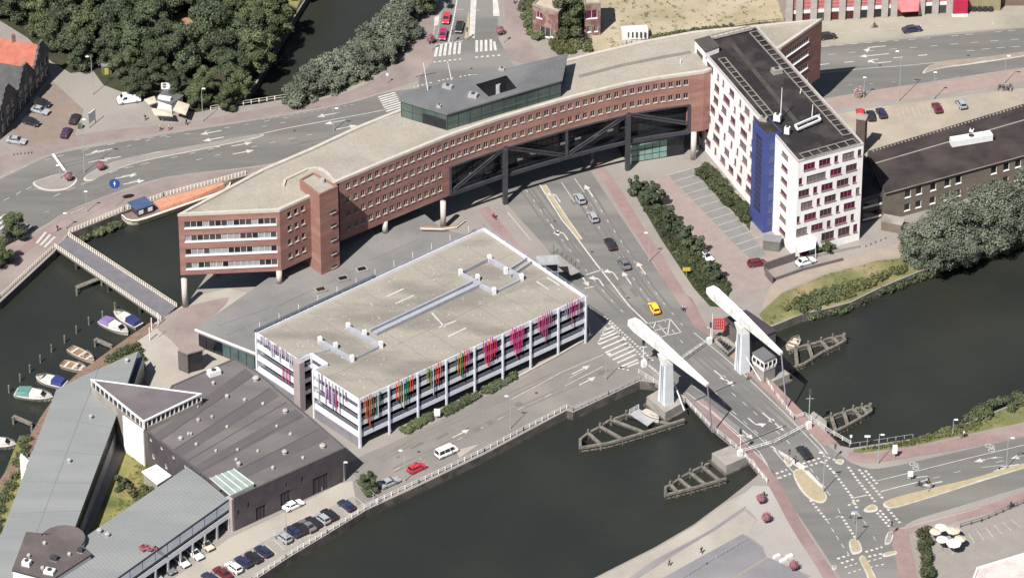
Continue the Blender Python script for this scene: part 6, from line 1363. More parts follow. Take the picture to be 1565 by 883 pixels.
# cargo barge
def barge():
    a, b = P(189, 334, WZ + 1), P(352, 278, WZ + 1); d = b - a; L_ = d.length; rz = atan2(d.y, d.x); t = thing('cargo_barge', ((a.x + b.x) / 2, (a.y + b.y) / 2, WZ), 'long old cargo barge with orange hatch covers and blue wheelhouse roof', 'barge', None, rz); bm = 6.6
    pr = [(-1, .35), (-.95, .7), (-.86, .92), (-.7, 1), (.6, 1), (.8, .86), (.93, .5), (1, .08)]
    def ring(s, z_, k=1): return [(x * L_ / 2 * k, -w_ * bm / 2 * s, z_) for x, w_ in pr] + [(x * L_ / 2 * k, w_ * bm / 2 * s, z_) for x, w_ in reversed(pr)]
    q = MB(); rs_ = [ring(.8, -.4, .97), ring(1, .9), ring(1.0, 1.5), ring(.86, 1.5, .985)]
    for A1, B1 in zip(rs_, rs_[1:]):
        n = len(A1)
        for i in range(n): j = (i + 1) % n; q.face([A1[i], A1[j], B1[j], B1[i]])
    part('hull', q.mesh('hull', mat('barge_cream', (.66, .6, .5), (.58, .52, .43), .6)), t); q = MB(); q.face(ring(.87, 1.3, .985)); part('deck', q.mesh('deck', mat('barge_deck', S((150, 128, 124)), S((130, 110, 108)), .6)), t)
    mo = mat('orange_hatch', S((226, 164, 134)), S((212, 150, 120)), .5); n = 10
    for i in range(n):
        x0, x1 = L_ * (-.2 + .62 * i / n), L_ * (-.2 + .62 * (i + 1) / n) - .06; w0, w1 = bm * (.36 if i < 7 else .36 - .035 * (i - 6)), bm * (.36 if i < 6 else .36 - .035 * (i - 5)); q = MB(); q.hexa([(x0, -w0, 1.3), (x1, -w1, 1.3), (x1, w1, 1.3), (x0, w0, 1.3)], [(x0, -w0 * .9, 1.95), (x1, -w1 * .9, 1.95), (x1, w1 * .9, 1.95), (x0, w0 * .9, 1.95)]); part('hatch_cover', q.mesh('hatch_cover', mo), t)
    q = MB(); q.box((-.33 * L_, 0, 2.2), (3.8, 3.6, 1.9)); part('deckhouse', q.mesh('deckhouse', mat('deckhouse_brown', S((96, 72, 76)), S((80, 60, 64)), .6)), t); q = MB(); q.box((-.335 * L_, .1, 3.25), (4.4, 4.0, .25)); part('wheelhouse_roof', q.mesh('wheelhouse_roof', mat('slate_blue', S((86, 104, 140)), S((74, 92, 126)), .6)), t)
    for x in (-1.2, 1.1): q = MB(); q.box((-.33 * L_ + x, -1.84, 2.4), (1.1, .08, .9)); part('window', q.mesh('window', M_FRAME), t)
    q = MB(); q.tube((.42 * L_, 0, 1.3), (.42 * L_, 0, 2.2), .35); q.box((.45 * L_, 0, 1.6), (1.2, 1.6, .5)); part('windlass', q.mesh('windlass', M_CONC), t); q = MB(); r = ring(1.02, 1.2)
    for i in range(len(r)): q.bar(r[i], r[(i + 1) % len(r)], .18)
    part('rubbing_strake', q.mesh('rubbing_strake', M_HULLD), t)
barge()
# ================================================================ buildings along the top and left edges
# pink shuttered shop front
sh = thing('pink_shop_front', P(1340, 25), 'long building with pale piers and pink striped shutters along the top edge', 'building')
M_PIER = mat('pale_pier', S((202, 194, 186)), S((186, 178, 172)), .5); M_SHUT = mat('pink_shutter', S((214, 128, 134)), S((196, 108, 118)), .5, stretch=((.3, .3, 7), 0)); M_SHUT2 = mat('orange_shutter', S((222, 156, 138)), S((204, 136, 120)), .5)
a, b = P(1200, 37), P(1478, 20); d = (b - a).normalized(); inn_ = Vector((-d.y, d.x, 0)); rz = atan2(d.y, d.x); L_ = (b - a).length; k = MB(); p, q = a + inn_ * .8, b + inn_ * .8; e = inn_ * 16
k.prism([(p.x, p.y), (q.x, q.y), (q.x + e.x, q.y + e.y), (p.x + e.x, p.y + e.y)], 0, 11); k.build('body', mat('shop_body', S((190, 176, 170)), S((176, 162, 156)), .4), sh)
xs = [1206, 1221, 1243, 1264, 1286.5, 1309, 1330, 1351.5, 1366, 1408, 1429, 1451]
for i, x in enumerate(xs): u = (x - 1200) / 278 * L_; c = a + d * u + inn_ * .4; g_ = MB(); g_.box((c.x, c.y, 5.5), (1.5, .9, 11), rz); g_.build('pier', M_PIER, sh)
for x0, x1 in list(zip(xs, xs[1:])):
    if x0 == 1366: continue
    u0, u1 = [(x - 1200) / 278 * L_ for x in (x0, x1)]; c = a + d * (u0 + u1) / 2 + inn_ * .62; w_ = u1 - u0 - 1.5
    for j in range(9): g_ = MB(); g_.box((c.x, c.y, 3.45 + j * .5), (w_, .25, .42), rz); g_.build('shutter_slat', (M_SHUT, M_SHUT2)[(j + int(x0)) % 2], sh)
    g_ = MB(); g_.box((c.x, c.y, 2.7), (w_, .3, .9), rz); g_.build('fascia', M_FRAME, sh); g_ = MB(); g_.box((c.x, c.y, 1.15), (w_, .2, 2.1), rz); g_.build('shop_window', random.choice((M_GLASSD, mat('brown_door', S((110, 60, 50)), S((80, 44, 40)), .5), M_GLASSV)), sh)
u0, u1 = [(x - 1200) / 278 * L_ for x in (1369, 1406)]; c = a + d * (u0 + u1) / 2 - inn_ * .6; w_ = u1 - u0; g_ = MB(); g_.hexa([(c.x + d.x * s * w_ / 2 + o_ * inn_.x, c.y + d.y * s * w_ / 2 + o_ * inn_.y, 2.4) for s, o_ in ((-1, 1.2), (-.7, -1.4), (.7, -1.4), (1, 1.2))], [(c.x + d.x * s * w_ / 2 + o_ * inn_.x, c.y + d.y * s * w_ / 2 + o_ * inn_.y, 4.4) for s, o_ in ((-1, 1.2), (-.9, .6), (.9, .6), (1, 1.2))]); g_.build('awning', mat('pink_awning', S((224, 140, 140)), S((206, 120, 124)), .6), sh)
g_ = MB(); g_.box((c.x + inn_.x, c.y + inn_.y, 5.4), (w_, .4, 1.6), rz); g_.build('sign_board', M_FRAME, sh); g_ = MB(); random.seed(2)
for i in range(9): g_.box((c.x + inn_.x * .75 + d.x * (i - 4) * .48, c.y + inn_.y * .75 + d.y * (i - 4) * .48, 5.3), (random.choice((.2, .34)), .1, .6), rz)
g_.build('lettering', M_STEEL, sh); g_ = MB(); g_.box((c.x + inn_.x * .9, c.y + inn_.y * .9, 1.2), (w_ * .9, .3, 2.3), rz); g_.build('doorway', MATS['brown_door'] if 'brown_door' in MATS else M_GLASSD, sh)
t = thing('red_kiosk', P(1467, 24), 'bright pink red doorway block at the right end of the shop front', 'doorway'); x, y, _ = t.location; k = MB(); k.box((x, y + 1.5, 2.0), (3.4, 3.0, 4.0), .05); k.build('block', mat('crimson_panel', S((206, 52, 84)), S((180, 40, 70)), .6), t); k = MB(); k.box((x, y - .2, .2), (3.8, .8, .4), .05); k.build('step', M_FRAME, t)
t = thing('beige_yard_building', P(1505, 20), 'beige walled yard building next to the pink red doorway', 'building'); k = MB(); x, y, _ = t.location; k.box((x, y + 4, 2.4), (7.4, 6, 4.8)); k.build('wall', mat('yellow_beige', S((168, 160, 124)), S((150, 142, 110)), .5), t); k = MB()
for i in range(4): g_ = MB(); g_.box((x - 2.5 + 1.3 * i, y + .8, .6), (1.0, .8, 1.2)); g_.build('bin', mat('dark_bin', S((66, 70, 62)), S((52, 56, 50)), .6), t)
t = thing('brown_corner_building', P(1560, 14), 'brown block at the top right corner', 'building'); k = MB(); x, y, _ = t.location; k.box((x + 3, y + 6, 3.2), (15, 9, 6.4)); k.build('wall', mat('rust_brown', S((138, 118, 106)), S((124, 106, 96)), .5), t)
# ruined brick houses
M_OLDB = mat('old_brick', S((150, 112, 104)), S((124, 92, 88)), .8, fine=.2, c3=S((176, 150, 138)), scale3=.5); M_OLDR = mat('pale_flat_roof', S((214, 196, 174)), S((190, 172, 152)), .4)
def oldhouse(px_, z, label, wins):
    t = thing('old_brick_house', P(px_[0][0], px_[0][1] + 40), label, 'house'); l_ = [P(a, b, z) for a, b in px_]; q = MB(); l2 = ccw([(p.x, p.y) for p in l_])
    i0 = min(range(4), key=lambda i: (l2[i][1] + l2[(i + 1) % 4][1])); 
    for i in range(4):
        a, b = l2[i], l2[(i + 1) % 4]
        if i == i0:
            LL_ = (Vector(b) - Vector(a)).length; ops = [(u * LL_, u * LL_ + w_, z0, z1) for u, w_, z0, z1, m in wins]; fr = facade(q, a, b, 0, z - .2, ops)
            for (u, w_, z0, z1, m) in wins: add_window(t, *fr, u * LL_ + w_ / 2, z0, w_, z1 - z0, 2, m)
        else: facade(q, a, b, 0, z - .2, [])
    q.build('wall', M_OLDB, t); q = MB(); q.prism(l2, z - .2, z); q.build('roof', M_OLDR, t); q = MB(); coping(q, l2, .3, z, z + .3, .1); q.build('cornice', M_CONC, t); return t
oldhouse([(814, 8), (853, 20), (874, -2), (838, -16)], 8.0, 'left half of the old brick house with pale flat roof', [(.15, 1.6, 5.0, 6.6, M_MAR), (.3, 2.6, .6, 3.0, M_GLASSV), (.7, .8, 1.0, 3.2, M_GLASSD)]); oldhouse([(893, 8), (918, 6), (916, -14), (892, -14)], 8.4, 'narrow right half of the old brick house with red windows', [(.12, 2.6, 4.6, 6.8, M_MAR), (.2, .9, 1, 2.6, M_GLASSD), (.62, .9, 1, 2.6, M_GLASSD)])
t = thing('white_container', P(970, 62), 'white slatted container and pallets on the edge of the dry field', 'container'); x, y, _ = t.location; k = MB(); k.box((x, y + 1.2, 1.4), (6.0, 2.6, 2.2), .1); k.build('body', M_FRAME, t); k = MB()
for i in range(6): k.box((x - 2.4 + i * .95, y - .2, 1.6), (.35, .12, 1.4), .1)
k.build('slot', M_STEEL, t); k = MB()
for i in range(5): k.box((x - 2.6 + 1.2 * i, y - 1.5, .35 + .1 * (i % 2)), (1.0, 1.1, .6), .1 * i)
k.build('pallet', mat('pale_pallet', S((206, 196, 182)), S((186, 176, 162)), .8), t)
# gabled houses on the left edge
M_GAB = mat('grey_gable', S((116, 112, 110)), S((92, 90, 90)), .5, c3=S((132, 128, 124)), scale3=.4); M_ORT = mat('orange_tiles', S((198, 122, 102)), S((176, 104, 86)), .6, fine=.15); M_GRT = mat('grey_tiles', S((98, 96, 96)), S((82, 80, 82)), .5)
def gabled(f0, f1, depth, z, label, rm_, over=4.2):
    a, b = P(*f0), P(*f1); d = (b - a).normalized(); back_ = Vector((-d.y, d.x, 0)); 
    if back_.x > 0: back_ = -back_
    L_ = (b - a).length; t = thing('gabled_house', (a + b) / 2, label, 'house'); q = MB(); c, e = a + back_ * depth, b + back_ * depth
    q.prism([(p.x, p.y) for p in (a, b, e, c)], 0, z); q.build('wall', M_GAB, t); r = MB(); m0, m1 = (a + b) / 2 + back_ * .4, (c + e) / 2; up = lambda p, z_: Vector((p.x, p.y, z_))
    r.face([up(a, z), up(m0, z + over), up(m1, z + over), up(c, z)]); r.face([up(m0, z + over), up(b, z), up(e, z), up(m1, z + over)]); r.face([up(c, z), up(m1, z + over), up(e, z)]); r.build('roof', rm_, t)
    g_ = MB(); n = 5
    for i in range(n): w_ = L_ * (1 - i / n) * .96 + .5; m = (a + b) / 2 - back_ * .02; g_.box((m.x, m.y, z + (over + .8) * (i + .5) / n), (w_, .5, (over + .8) / n), atan2(d.y, d.x))
    g_.build('stepped_gable', M_GAB, t); n_ = -back_
    for r_i, z_ in enumerate((1.2, 4.3)):
        for i in range(3): m = a + d * L_ * (.2 + .3 * i) + n_ * .06; w2 = MB(); w2.box((0, 0, 0), (1.1, .12, 1.9)); o = part('window', w2.mesh('window', M_FRAME), t, Vector((m.x, m.y, z_ + .9)) - t.location, (0, 0, atan2(d.y, d.x))); w2 = MB(); w2.box((0, 0, 0), (.9, .2, 1.7)); part('pane', w2.mesh('pane', M_GLASSD), o)
    ch = MB(); m = (c + e) / 2 * .5 + (a + b) / 2 * .5; ch.box((m.x, m.y, z + over + .4), (.8, .8, 2.0)); ch.build('chimney', M_OLDB, t)
gabled((76, 116), (54, 144), 13, 6.4, 'gabled house with orange tiled roof at the left edge', M_ORT); gabled((53, 145.5), (28, 178), 14, 6.0, 'grey roofed gabled house below the orange roofed one', M_GRT); gabled((27, 179.5), (0, 214), 14, 6.4, 'gabled house at the left edge nearest the road', M_GRT)
# snack kiosk with awnings
t = thing('snack_kiosk', P(255, 172), 'small grey roofed snack kiosk with cream awnings at the edge of the trees', 'kiosk'); kz = 3.0; kq = ccw([(P(a, b, kz).x, P(a, b, kz).y) for a, b in ((238, 152), (262, 160), (281, 146), (252, 134))]); k = MB(); k.prism(inset(kq, .2), 0, kz - .2); k.build('wall', M_WHITEW, t); k = MB(); k.prism(kq, kz - .2, kz); k.build('roof', mat('kiosk_roof', S((120, 118, 118)), S((104, 102, 104)), .5), t); k = MB(); k.box((P(258, 133, 3.4).x, P(258, 133, 3.4).y, 3.6), (3.4, 1.2, 1.0)); k.build('sign', M_FRAME, t); k = MB(); p = P(252, 152, kz); k.box((p.x, p.y, kz + .35), (3.0, .9, .7), -.3); k.build('vent_box', M_FRAME, t)
for pts, lb in ((((220, 152), (236, 147), (240, 156), (228, 160)), 'cream parasol left of the snack kiosk'), (((231, 165), (260, 168), (264, 177), (236, 175)), 'wide cream parasol in front of the snack kiosk'), (((264, 168), (272, 154), (290, 160), (284, 175)), 'pale parasol at the right corner of snack kiosk')):
    c = (sum(p[0] for p in pts) / 4, sum(p[1] for p in pts) / 4); z = 2.7; w4 = [P(a, b, z) for a, b in pts]; cc_ = P(*c, z); o = thing('parasol', (cc_.x, cc_.y, 0), lb, 'parasol'); k = MB(); ap = Vector((cc_.x, cc_.y, z + .18))
    for i in range(4): k.face([w4[i], w4[(i + 1) % 4], ap]); 
    for i in range(4): A1, B1 = w4[i], w4[(i + 1) % 4]; k.face([A1 - Vector((0, 0, .3)), B1 - Vector((0, 0, .3)), B1, A1])
    k.build('canopy', mat('cream_canvas', S((232, 218, 196)), S((214, 200, 180)), .6), o); k = MB(); k.tube((cc_.x, cc_.y, 0), (cc_.x, cc_.y, z + .15), .06); k.build('pole', M_METAL, o)
t = thing('yellow_booth', P(163, 112), 'small green booth with yellow door by the park path', 'booth'); x, y, _ = t.location; k = MB(); k.box((x, y, 1.1), (2.0, 1.6, 2.2), .4); k.build('body', mat('booth_green', S((120, 132, 96)), S((104, 116, 84)), .6), t); k = MB(); k.box((x + .1, y - .9, 1.0), (.9, .15, 1.7), .4); k.build('door', mat('booth_yellow', S((220, 206, 120)), S((206, 190, 104)), .6), t); k = MB(); k.box((x, y, 2.3), (2.3, 1.9, .2), .4); k.build('roof', M_GREYP, t)
t = thing('white_roofed_building', P(1540, 900), 'white flat roof filling the lower right corner', 'building'); zc = 4.0; cq = ccw([(P(a, b, zc).x, P(a, b, zc).y) for a, b in ((1484, 892), (1493, 868), (1565, 846), (1680, 812), (1700, 940), (1484, 940))]); k = MB(); k.prism(inset(cq, .15), 0, zc - .1); k.build('wall', M_CONC, t); k = MB(); v, f = cdt([cq], zc); k.v += v; k.f += f; k.mi += [0] * len(f); k.build('roof', mat('white_roofing', S((236, 226, 218)), S((224, 213, 205)), .3, c3=S((214, 200, 192)), scale3=.2), t); k = MB(); coping(k, cq, .3, zc - .15, zc + .3); k.build('parapet', M_FRAME, t)
# ================================================================ vegetation: crowns of many small leaf faces
import numpy as np
def leaf_mat(name, dark, light, warm=None):
    m = bpy.data.materials.new(name); m.use_nodes = True; N = m.node_tree.nodes; L = m.node_tree.links; b = N['Principled BSDF']
    g = N.new('ShaderNodeNewGeometry'); r = N.new('ShaderNodeValToRGB'); r.color_ramp.elements[0].color = (*dark, 1); r.color_ramp.elements[1].color = (*light, 1); L.new(g.outputs['Random Per Island'], r.inputs[0])
    n = N.new('ShaderNodeTexNoise'); n.inputs['Scale'].default_value = .16; n.inputs['Detail'].default_value = 3; L.new(g.outputs['Position'], n.inputs['Vector'])
    mr = N.new('ShaderNodeMapRange'); mr.inputs[1].default_value = .35; mr.inputs[2].default_value = .68; mr.inputs[3].default_value = .7; mr.inputs[4].default_value = 1.3; L.new(n.outputs['Fac'], mr.inputs[0])
    mx = N.new('ShaderNodeMix'); mx.data_type = 'RGBA'; mx.blend_type = 'MULTIPLY'; mx.inputs[0].default_value = 1; L.new(r.outputs[0], mx.inputs[6]); L.new(mr.outputs[0], mx.inputs[7])
    L.new(mx.outputs[2], b.inputs['Base Color']); b.inputs['Roughness'].default_value = .7; b.inputs['Specular IOR Level'].default_value = .25
    t = N.new('ShaderNodeBsdfTranslucent'); L.new(mx.outputs[2], t.inputs[0]); ms = N.new('ShaderNodeMixShader'); ms.inputs[0].default_value = .18; L.new(b.outputs[0], ms.inputs[1]); L.new(t.outputs[0], ms.inputs[2]); L.new(ms.outputs[0], N['Material Output'].inputs[0])
    return m
L_DARK = leaf_mat('dark_foliage', (.044, .060, .030), (.104, .124, .070)); L_MID = leaf_mat('mid_foliage', (.058, .073, .031), (.128, .146, .075)); L_SIL = leaf_mat('willow_foliage', (.092, .105, .072), (.172, .185, .136)); L_HEDGE = leaf_mat('hedge_foliage', (.028, .038, .016), (.098, .108, .054)); L_YEL = leaf_mat('light_foliage', (.055, .068, .024), (.152, .152, .066))
M_BARK = mat('bark', (.075, .058, .042), (.045, .036, .028), 2, fine=.2)
def leaves(name, m, clumps, n, size, seed, up=.35):
    """clumps: (x, y, z, radius, squash); leaf quads on their shells and inside"""
    rg = np.random.default_rng(seed); cl = np.array(clumps, float); wts = cl[:, 3] ** 2; idx = rg.choice(len(cl), n, p=wts / wts.sum())
    d = rg.normal(size=(n, 3)); d /= np.linalg.norm(d, axis=1)[:, None]; rad = cl[idx, 3] * (1 - .42 * rg.random(n) ** 1.6) * (1 + .1 * rg.normal(size=n))
    c = cl[idx, :3] + d * rad[:, None] * np.stack([np.ones(n), np.ones(n), cl[idx, 4]], 1)
    nn = d + rg.normal(size=(n, 3)) * .55 + np.array([0, 0, up]); nn /= np.linalg.norm(nn, axis=1)[:, None]
    t = np.cross(nn, rg.normal(size=(n, 3))); t /= np.linalg.norm(t, axis=1)[:, None]; b = np.cross(nn, t); s = size * (.55 + .8 * rg.random(n)); s2 = s * (.5 + .4 * rg.random(n))
    v = np.stack([c - t * s[:, None], c + b * s2[:, None], c + t * s[:, None], c - b * s2[:, None]], 1).reshape(-1, 3)
    me = bpy.data.meshes.new(name); me.vertices.add(4 * n); me.vertices.foreach_set('co', v.astype(np.float32).ravel()); me.loops.add(4 * n); me.loops.foreach_set('vertex_index', np.arange(4 * n, dtype=np.int32)); me.polygons.add(n); me.polygons.foreach_set('loop_start', np.arange(0, 4 * n, 4, dtype=np.int32)); me.polygons.foreach_set('loop_total', np.full(n, 4, np.int32)); me.materials.append(m); me.update(calc_edges=True); return me
def crown_clumps(r, h0, h1, n, seed, cone=.0):
    rnd = random.Random(seed); out = []
    for i in range(n):
        z = h0 + (h1 - h0) * (i + rnd.random()) / n; t = (z - h0) / (h1 - h0); env = r * (sin(pi * min(max(.12 + t * .8, 0), 1)) ** .7) * (1 - cone * t); a = rnd.random() * 2 * pi; q = env * (.35 + .62 * rnd.random() ** .7); out.append((q * cos(a), q * sin(a), z, r * rnd.uniform(.2, .4) * (1 - cone * t * .5), rnd.uniform(.65, .9)))
    out.append((0, 0, h0 + (h1 - h0) * .42, r * .5, .8 * (h1 - h0) / (2 * r) if r else 1)); return out
def trunk_mesh(h, r, cr, seed):
    rnd = random.Random(seed); q = MB(); p = Vector((0, 0, -.1)); 
    for i in range(4): e = Vector((rnd.uniform(-.15, .15) * i, rnd.uniform(-.15, .15) * i, h * (i + 1) / 4)); q.tube(p, e, r * (1 - i * .17), r * (1 - (i + 1) * .17), 7); p = e
    for i in range(7): z = h * rnd.uniform(.45, .95); a = rnd.random() * 6.28; q.tube((0, 0, z), (cos(a) * cr * .7, sin(a) * cr * .7, z + cr * rnd.uniform(.4, .8)), r * .38, r * .1, 5)
    return q.mesh('trunk', M_BARK)
PROTO = {}
def proto(kind, r, h, m, nleaf, size, nclump, k, cone=0, h0=.25):
    key = (kind, k)
    if key not in PROTO: PROTO[key] = (trunk_mesh(h * .6, max(.12, h * .022), r, k), leaves('crown', m, crown_clumps(r, h * h0, h, nclump, 31 * k + len(kind), cone), nleaf, size, 17 * k + len(kind)))
    return PROTO[key]
def plant(name, kind, loc, s, k, label, cat, group, args, crown='crown'):
    tm, cm_ = proto(kind, *args[:2], args[2], args[3], args[4], args[5], k, *(args[6:])); t = thing(name, loc, label, cat, group, random.random() * 6.28); t.scale = (s, s, s * random.uniform(.9, 1.12))
    part('trunk', tm, t); part(crown, cm_, t); return t
random.seed(12)
A_PARK = (5.2, 12.5, L_DARK, 9500, .26, 24, 0, .18); A_MID = (4.6, 11, L_MID, 8000, .25, 22, 0, .16); A_SIL = (3.4, 4.4, L_SIL, 6000, .21, 26, 0, .02); A_WIL = (6.2, 11.0, L_SIL, 15000, .23, 36, 0, .08); A_SML = (2.2, 5.4, L_DARK, 1900, .22, 12, .35, .12); A_SHR = (1.5, 2.0, L_HEDGE, 800, .2, 8, 0, .0); A_BNK = (1.7, 1.7, L_YEL, 850, .2, 8, 0, .0)
# wood at the upper left: every crown on its own
parkpoly = [(-60, 30), (10, 38), (50, 62), (84, 96), (112, 112), (140, 108), (166, 140), (200, 156), (262, 156), (318, 176), (352, 170), (384, 138), (412, 84), (440, 30), (462, -10), (510, -80), (300, -110), (-80, -80)]
def in_poly(p, poly):
    c = False; j = len(poly) - 1
    for i in range(len(poly)):
        a, b = poly[i], poly[j]
        if (a[1] > p[1]) != (b[1] > p[1]) and p[0] < (b[0] - a[0]) * (p[1] - a[1]) / (b[1] - a[1]) + a[0]: c = not c
        j = i
    return c
pts = []; tries = 0
WHERE = [((90, 60), 'at the left edge of the wood'), ((180, 110), 'by the yellow booth at the edge of the wood'), ((300, 150), 'behind the snack kiosk'), ((370, 140), 'at the canal corner of the wood'), ((430, 60), 'leaning over the narrow canal'), ((280, 40), 'around the sunny clearing'), ((150, 20), 'deep in the dark wood'), ((380, 0), 'at the top of the wood'), ((20, 20), 'in the top left corner of the wood'), ((240, 100), 'in the middle of the wood')]
while tries < 9000 and len(pts) < 118:
    tries += 1; p = (random.uniform(-60, 500), random.uniform(-80, 178))
    if not in_poly(p, parkpoly): continue
    w_ = P(*p)
    if any((w_ - q[0]).length < 5.6 for q in pts) or hypot((p[0] - 284), (p[1] - 62) * .8) < 30 or (140 < p[0] < 186 and p[1] > 108) or hypot(p[0] - 425, p[1] - 16) < 26: continue
    pts.append((w_, p))
seen_lab = {}
def uniq(base, opts):
    n = seen_lab.get(base, 0); seen_lab[base] = n + 1; return base
for i, (w_, p) in enumerate(pts):
    k = i % 4; mid = random.random() < .3 or p[0] > 385; wh = min(WHERE, key=lambda q: hypot(q[0][0] - p[0], q[0][1] - p[1]))[1]; s = random.uniform(.72, 1.15)
    edge = p[1] > 125 or (p[0] < 110 and p[1] > 80)
    if edge: s *= .72
    row = 'along the paved edge of' if edge else 'in the lower half of' if p[1] > 85 else 'in the upper half of' if p[1] > 25 else 'at the top of'
    col_ = min(((0, 'above the orange roof'), (110, 'left of the yellow booth'), (200, 'above the white van'), (262, 'above the snack kiosk'), (320, 'right of the snack kiosk'), (375, 'nearest the canal'), (430, 'leaning over the canal')), key=lambda q: abs(q[0] - p[0]))[1]
    plant('broadleaf_tree', 'mid' if mid else 'park', w_, s, k, ('lighter green ' if mid else 'dark green ') + ('small ' if s < .72 else 'big ' if s > 1 else '') + 'tree ' + row + ' the wood, ' + col_, 'tree', 'trees of the wood at the upper left', A_MID if mid else A_PARK)
# silvery willows on the canal bank
for i, (a, b, s) in enumerate(((450, 148, .75), (468, 138, .95), (486, 124, 1.0), (504, 112, 1.05), (522, 103, 1.05), (503, 128, .8), (540, 108, .9), (546, 88, 1.0), (562, 76, 1.05), (568, 95, .85), (580, 60, 1.1), (590, 84, .85), (597, 44, 1.1), (604, 66, .9), (612, 30, 1.1), (618, 48, .8), (630, 14, .9))):
    plant('willow_shrub', 'sil', P(a, b + 10), s * 1.22, i % 3, 'silver green willow shrub on the canal bank, ' + ['at its lower tip', 'near its lower tip', 'in its lower third', 'in its lower middle', 'in its middle', 'on the land side of its lower part', 'on the land side of its middle', 'just above its middle', 'in its upper middle', 'on the land side of its upper middle', 'in its upper part', 'on the road side of its upper part', 'close to its top', 'on the road side near its top', 'at its top', 'on the road side at its top', 'beside the road at the top edge'][i], 'shrub', 'silver willow shrubs along the narrow canal', A_SIL, 'foliage')
plant('broadleaf_tree', 'mid', P(650, 22), .8, 1, 'dark round tree at the top edge beside the red cars', 'tree', None, A_MID); plant('broadleaf_tree', 'mid', P(636, 6), .8, 2, 'green tree at the top edge above the willow shrubs', 'tree', None, A_MID)
# big willows in front of the low brown building
for i, (a, b, s, lb) in enumerate(((1408, 398, .85, 'big grey green willow nearest the white tower'), (1432, 408, .9, 'big grey green willow leaning over the water'), (1452, 385, 1.05, 'tall grey green willow, second from the tower'), (1490, 384, 1.0, 'wide grey green willow in the middle of the group'), (1520, 366, 1.1, 'tallest grey green willow in the middle of group'), (1552, 368, .95, 'grey green willow on the bank at the right edge'), (1580, 345, 1.1, 'grey green willow cut by the right edge'), (1470, 400, .6, 'small willow bush on the bank under the big willows'))):
    plant('willow_tree', 'wil', P(a, b), s, i % 3, lb, 'tree', 'willows in front of the low brown building', A_WIL)
# planted strip by the main road
for i, (a, b, s, lb) in enumerate(((968, 298, .8, 'small dark tree at the top of the road planting strip'), (998, 320, 1.25, 'dark pointed tree, second in the road planting strip'), (985, 305, .7, 'low dark bush between first two strip trees'), (1022, 350, 1.05, 'dark tree in the middle of the road planting strip'), (1036, 362, .8, 'bushy tree touching the middle strip tree'), (1052, 385, 1.25, 'broad dark tree left of the white parked car'), (1070, 392, .8, 'dark bush behind the white parked car'), (1096, 432, .9, 'dark tree at the lower end of the planting strip'), (1082, 420, .6, 'low bush beside the yellow sign in the strip'))):
    plant('strip_tree', 'sml', P(a, b), s, i % 3, lb, 'tree', 'dark trees in the planting strip beside the main road', A_SML)
def hedge_mass(name, poly, h, m, dens, size, label, cat, seed, z=0):
    """clipped or wild hedge as one planting: leaf faces over a polygon"""
    rnd = random.Random(seed); l_ = [(P(a, b).x, P(a, b).y) for a, b in poly]; x0, x1 = min(p[0] for p in l_), max(p[0] for p in l_); y0, y1 = min(p[1] for p in l_), max(p[1] for p in l_); cl = []; rr = min(h * .6, .95); n = max(6, int(abs(area(l_)) / (rr * rr) * (1.5 if name == 'hedge' and h < 1.5 else .55) * max(1, h / (1.5 * rr)))); tr_ = 0; dens *= min(1, (rr / (h * .6)) ** 2 * 1.3)
    while len(cl) < n and tr_ < n * 60:
        tr_ += 1; p = (rnd.uniform(x0, x1), rnd.uniform(y0, y1))
        if in_poly(p, l_): cl.append((p[0], p[1], z + rnd.uniform(rr * .6, max(rr * .65, h - rr * .9)), rr * rnd.uniform(.8, 1.15), .9))
    if not cl: return
    c = (sum(q[0] for q in cl) / len(cl), sum(q[1] for q in cl) / len(cl), z); cl = [(q[0] - c[0], q[1] - c[1], q[2] - z, q[3], q[4]) for q in cl]; t = thing(name, c, label, cat); part('foliage', leaves('foliage', m, cl, int(dens * len(cl)), size, seed), t); k = MB()
    for q in cl[::max(1, len(cl) // 8)]: k.tube((q[0], q[1], -.05), (q[0], q[1], h * .6), .06, .03, 5)
    part('stem', k.mesh('stem', M_BARK), t); return t
hedge_mass('ground_shrubs', [(964, 284), (985, 280), (1030, 334), (1080, 390), (1116, 440), (1106, 466), (1088, 462), (1062, 438), (1012, 364)], 1.0, L_HEDGE, 95, .17, 'low dark ground shrubs covering the planting strip beside the road', 'shrubs', 3)
hedge_mass('hedge', [(1062, 260), (1078, 254), (1110, 284), (1144, 318), (1144, 346), (1120, 322), (1086, 292)], 1.7, L_HEDGE, 220, .2, 'long dark hedge between tower and parking bays', 'hedge', 4)
hedge_mass('hedge', [(613, 657), (662, 632), (670, 637), (622, 663)], 1.1, L_MID, 160, .15, 'left of the three low hedges in front of garage', 'hedge', 5); hedge_mass('hedge', [(674, 630), (726, 602), (733, 607), (682, 636)], 1.1, L_MID, 160, .15, 'middle low hedge in front of the garage', 'hedge', 6); hedge_mass('hedge', [(736, 598), (784, 572), (792, 576), (744, 604)], 1.1, L_MID, 160, .15, 'right of the three low hedges in front of garage', 'hedge', 7)
hedge_mass('clipped_hedge', [(1404, 822), (1418, 814), (1428, 818), (1424, 834), (1420, 850), (1424, 890), (1412, 890), (1408, 850)], 2.6, L_HEDGE, 420, .18, 'tall curved dark green hedge at the corner of terrace', 'hedge', 8)
hedge_mass('bank_shrubs', [(1196, 476), (1230, 452), (1290, 436), (1340, 420), (1400, 402), (1398, 412), (1345, 433), (1300, 455), (1228, 476)], 1.1, L_YEL, 60, .2, 'rough green growth on the grassy canal bank', 'shrubs', 9); hedge_mass('bank_shrubs', [(1208, 466), (1250, 452), (1290, 446), (1300, 452), (1262, 466), (1226, 480)], 1.8, L_MID, 170, .22, 'dense bushes at the water edge near the timber guide', 'shrubs', 10)
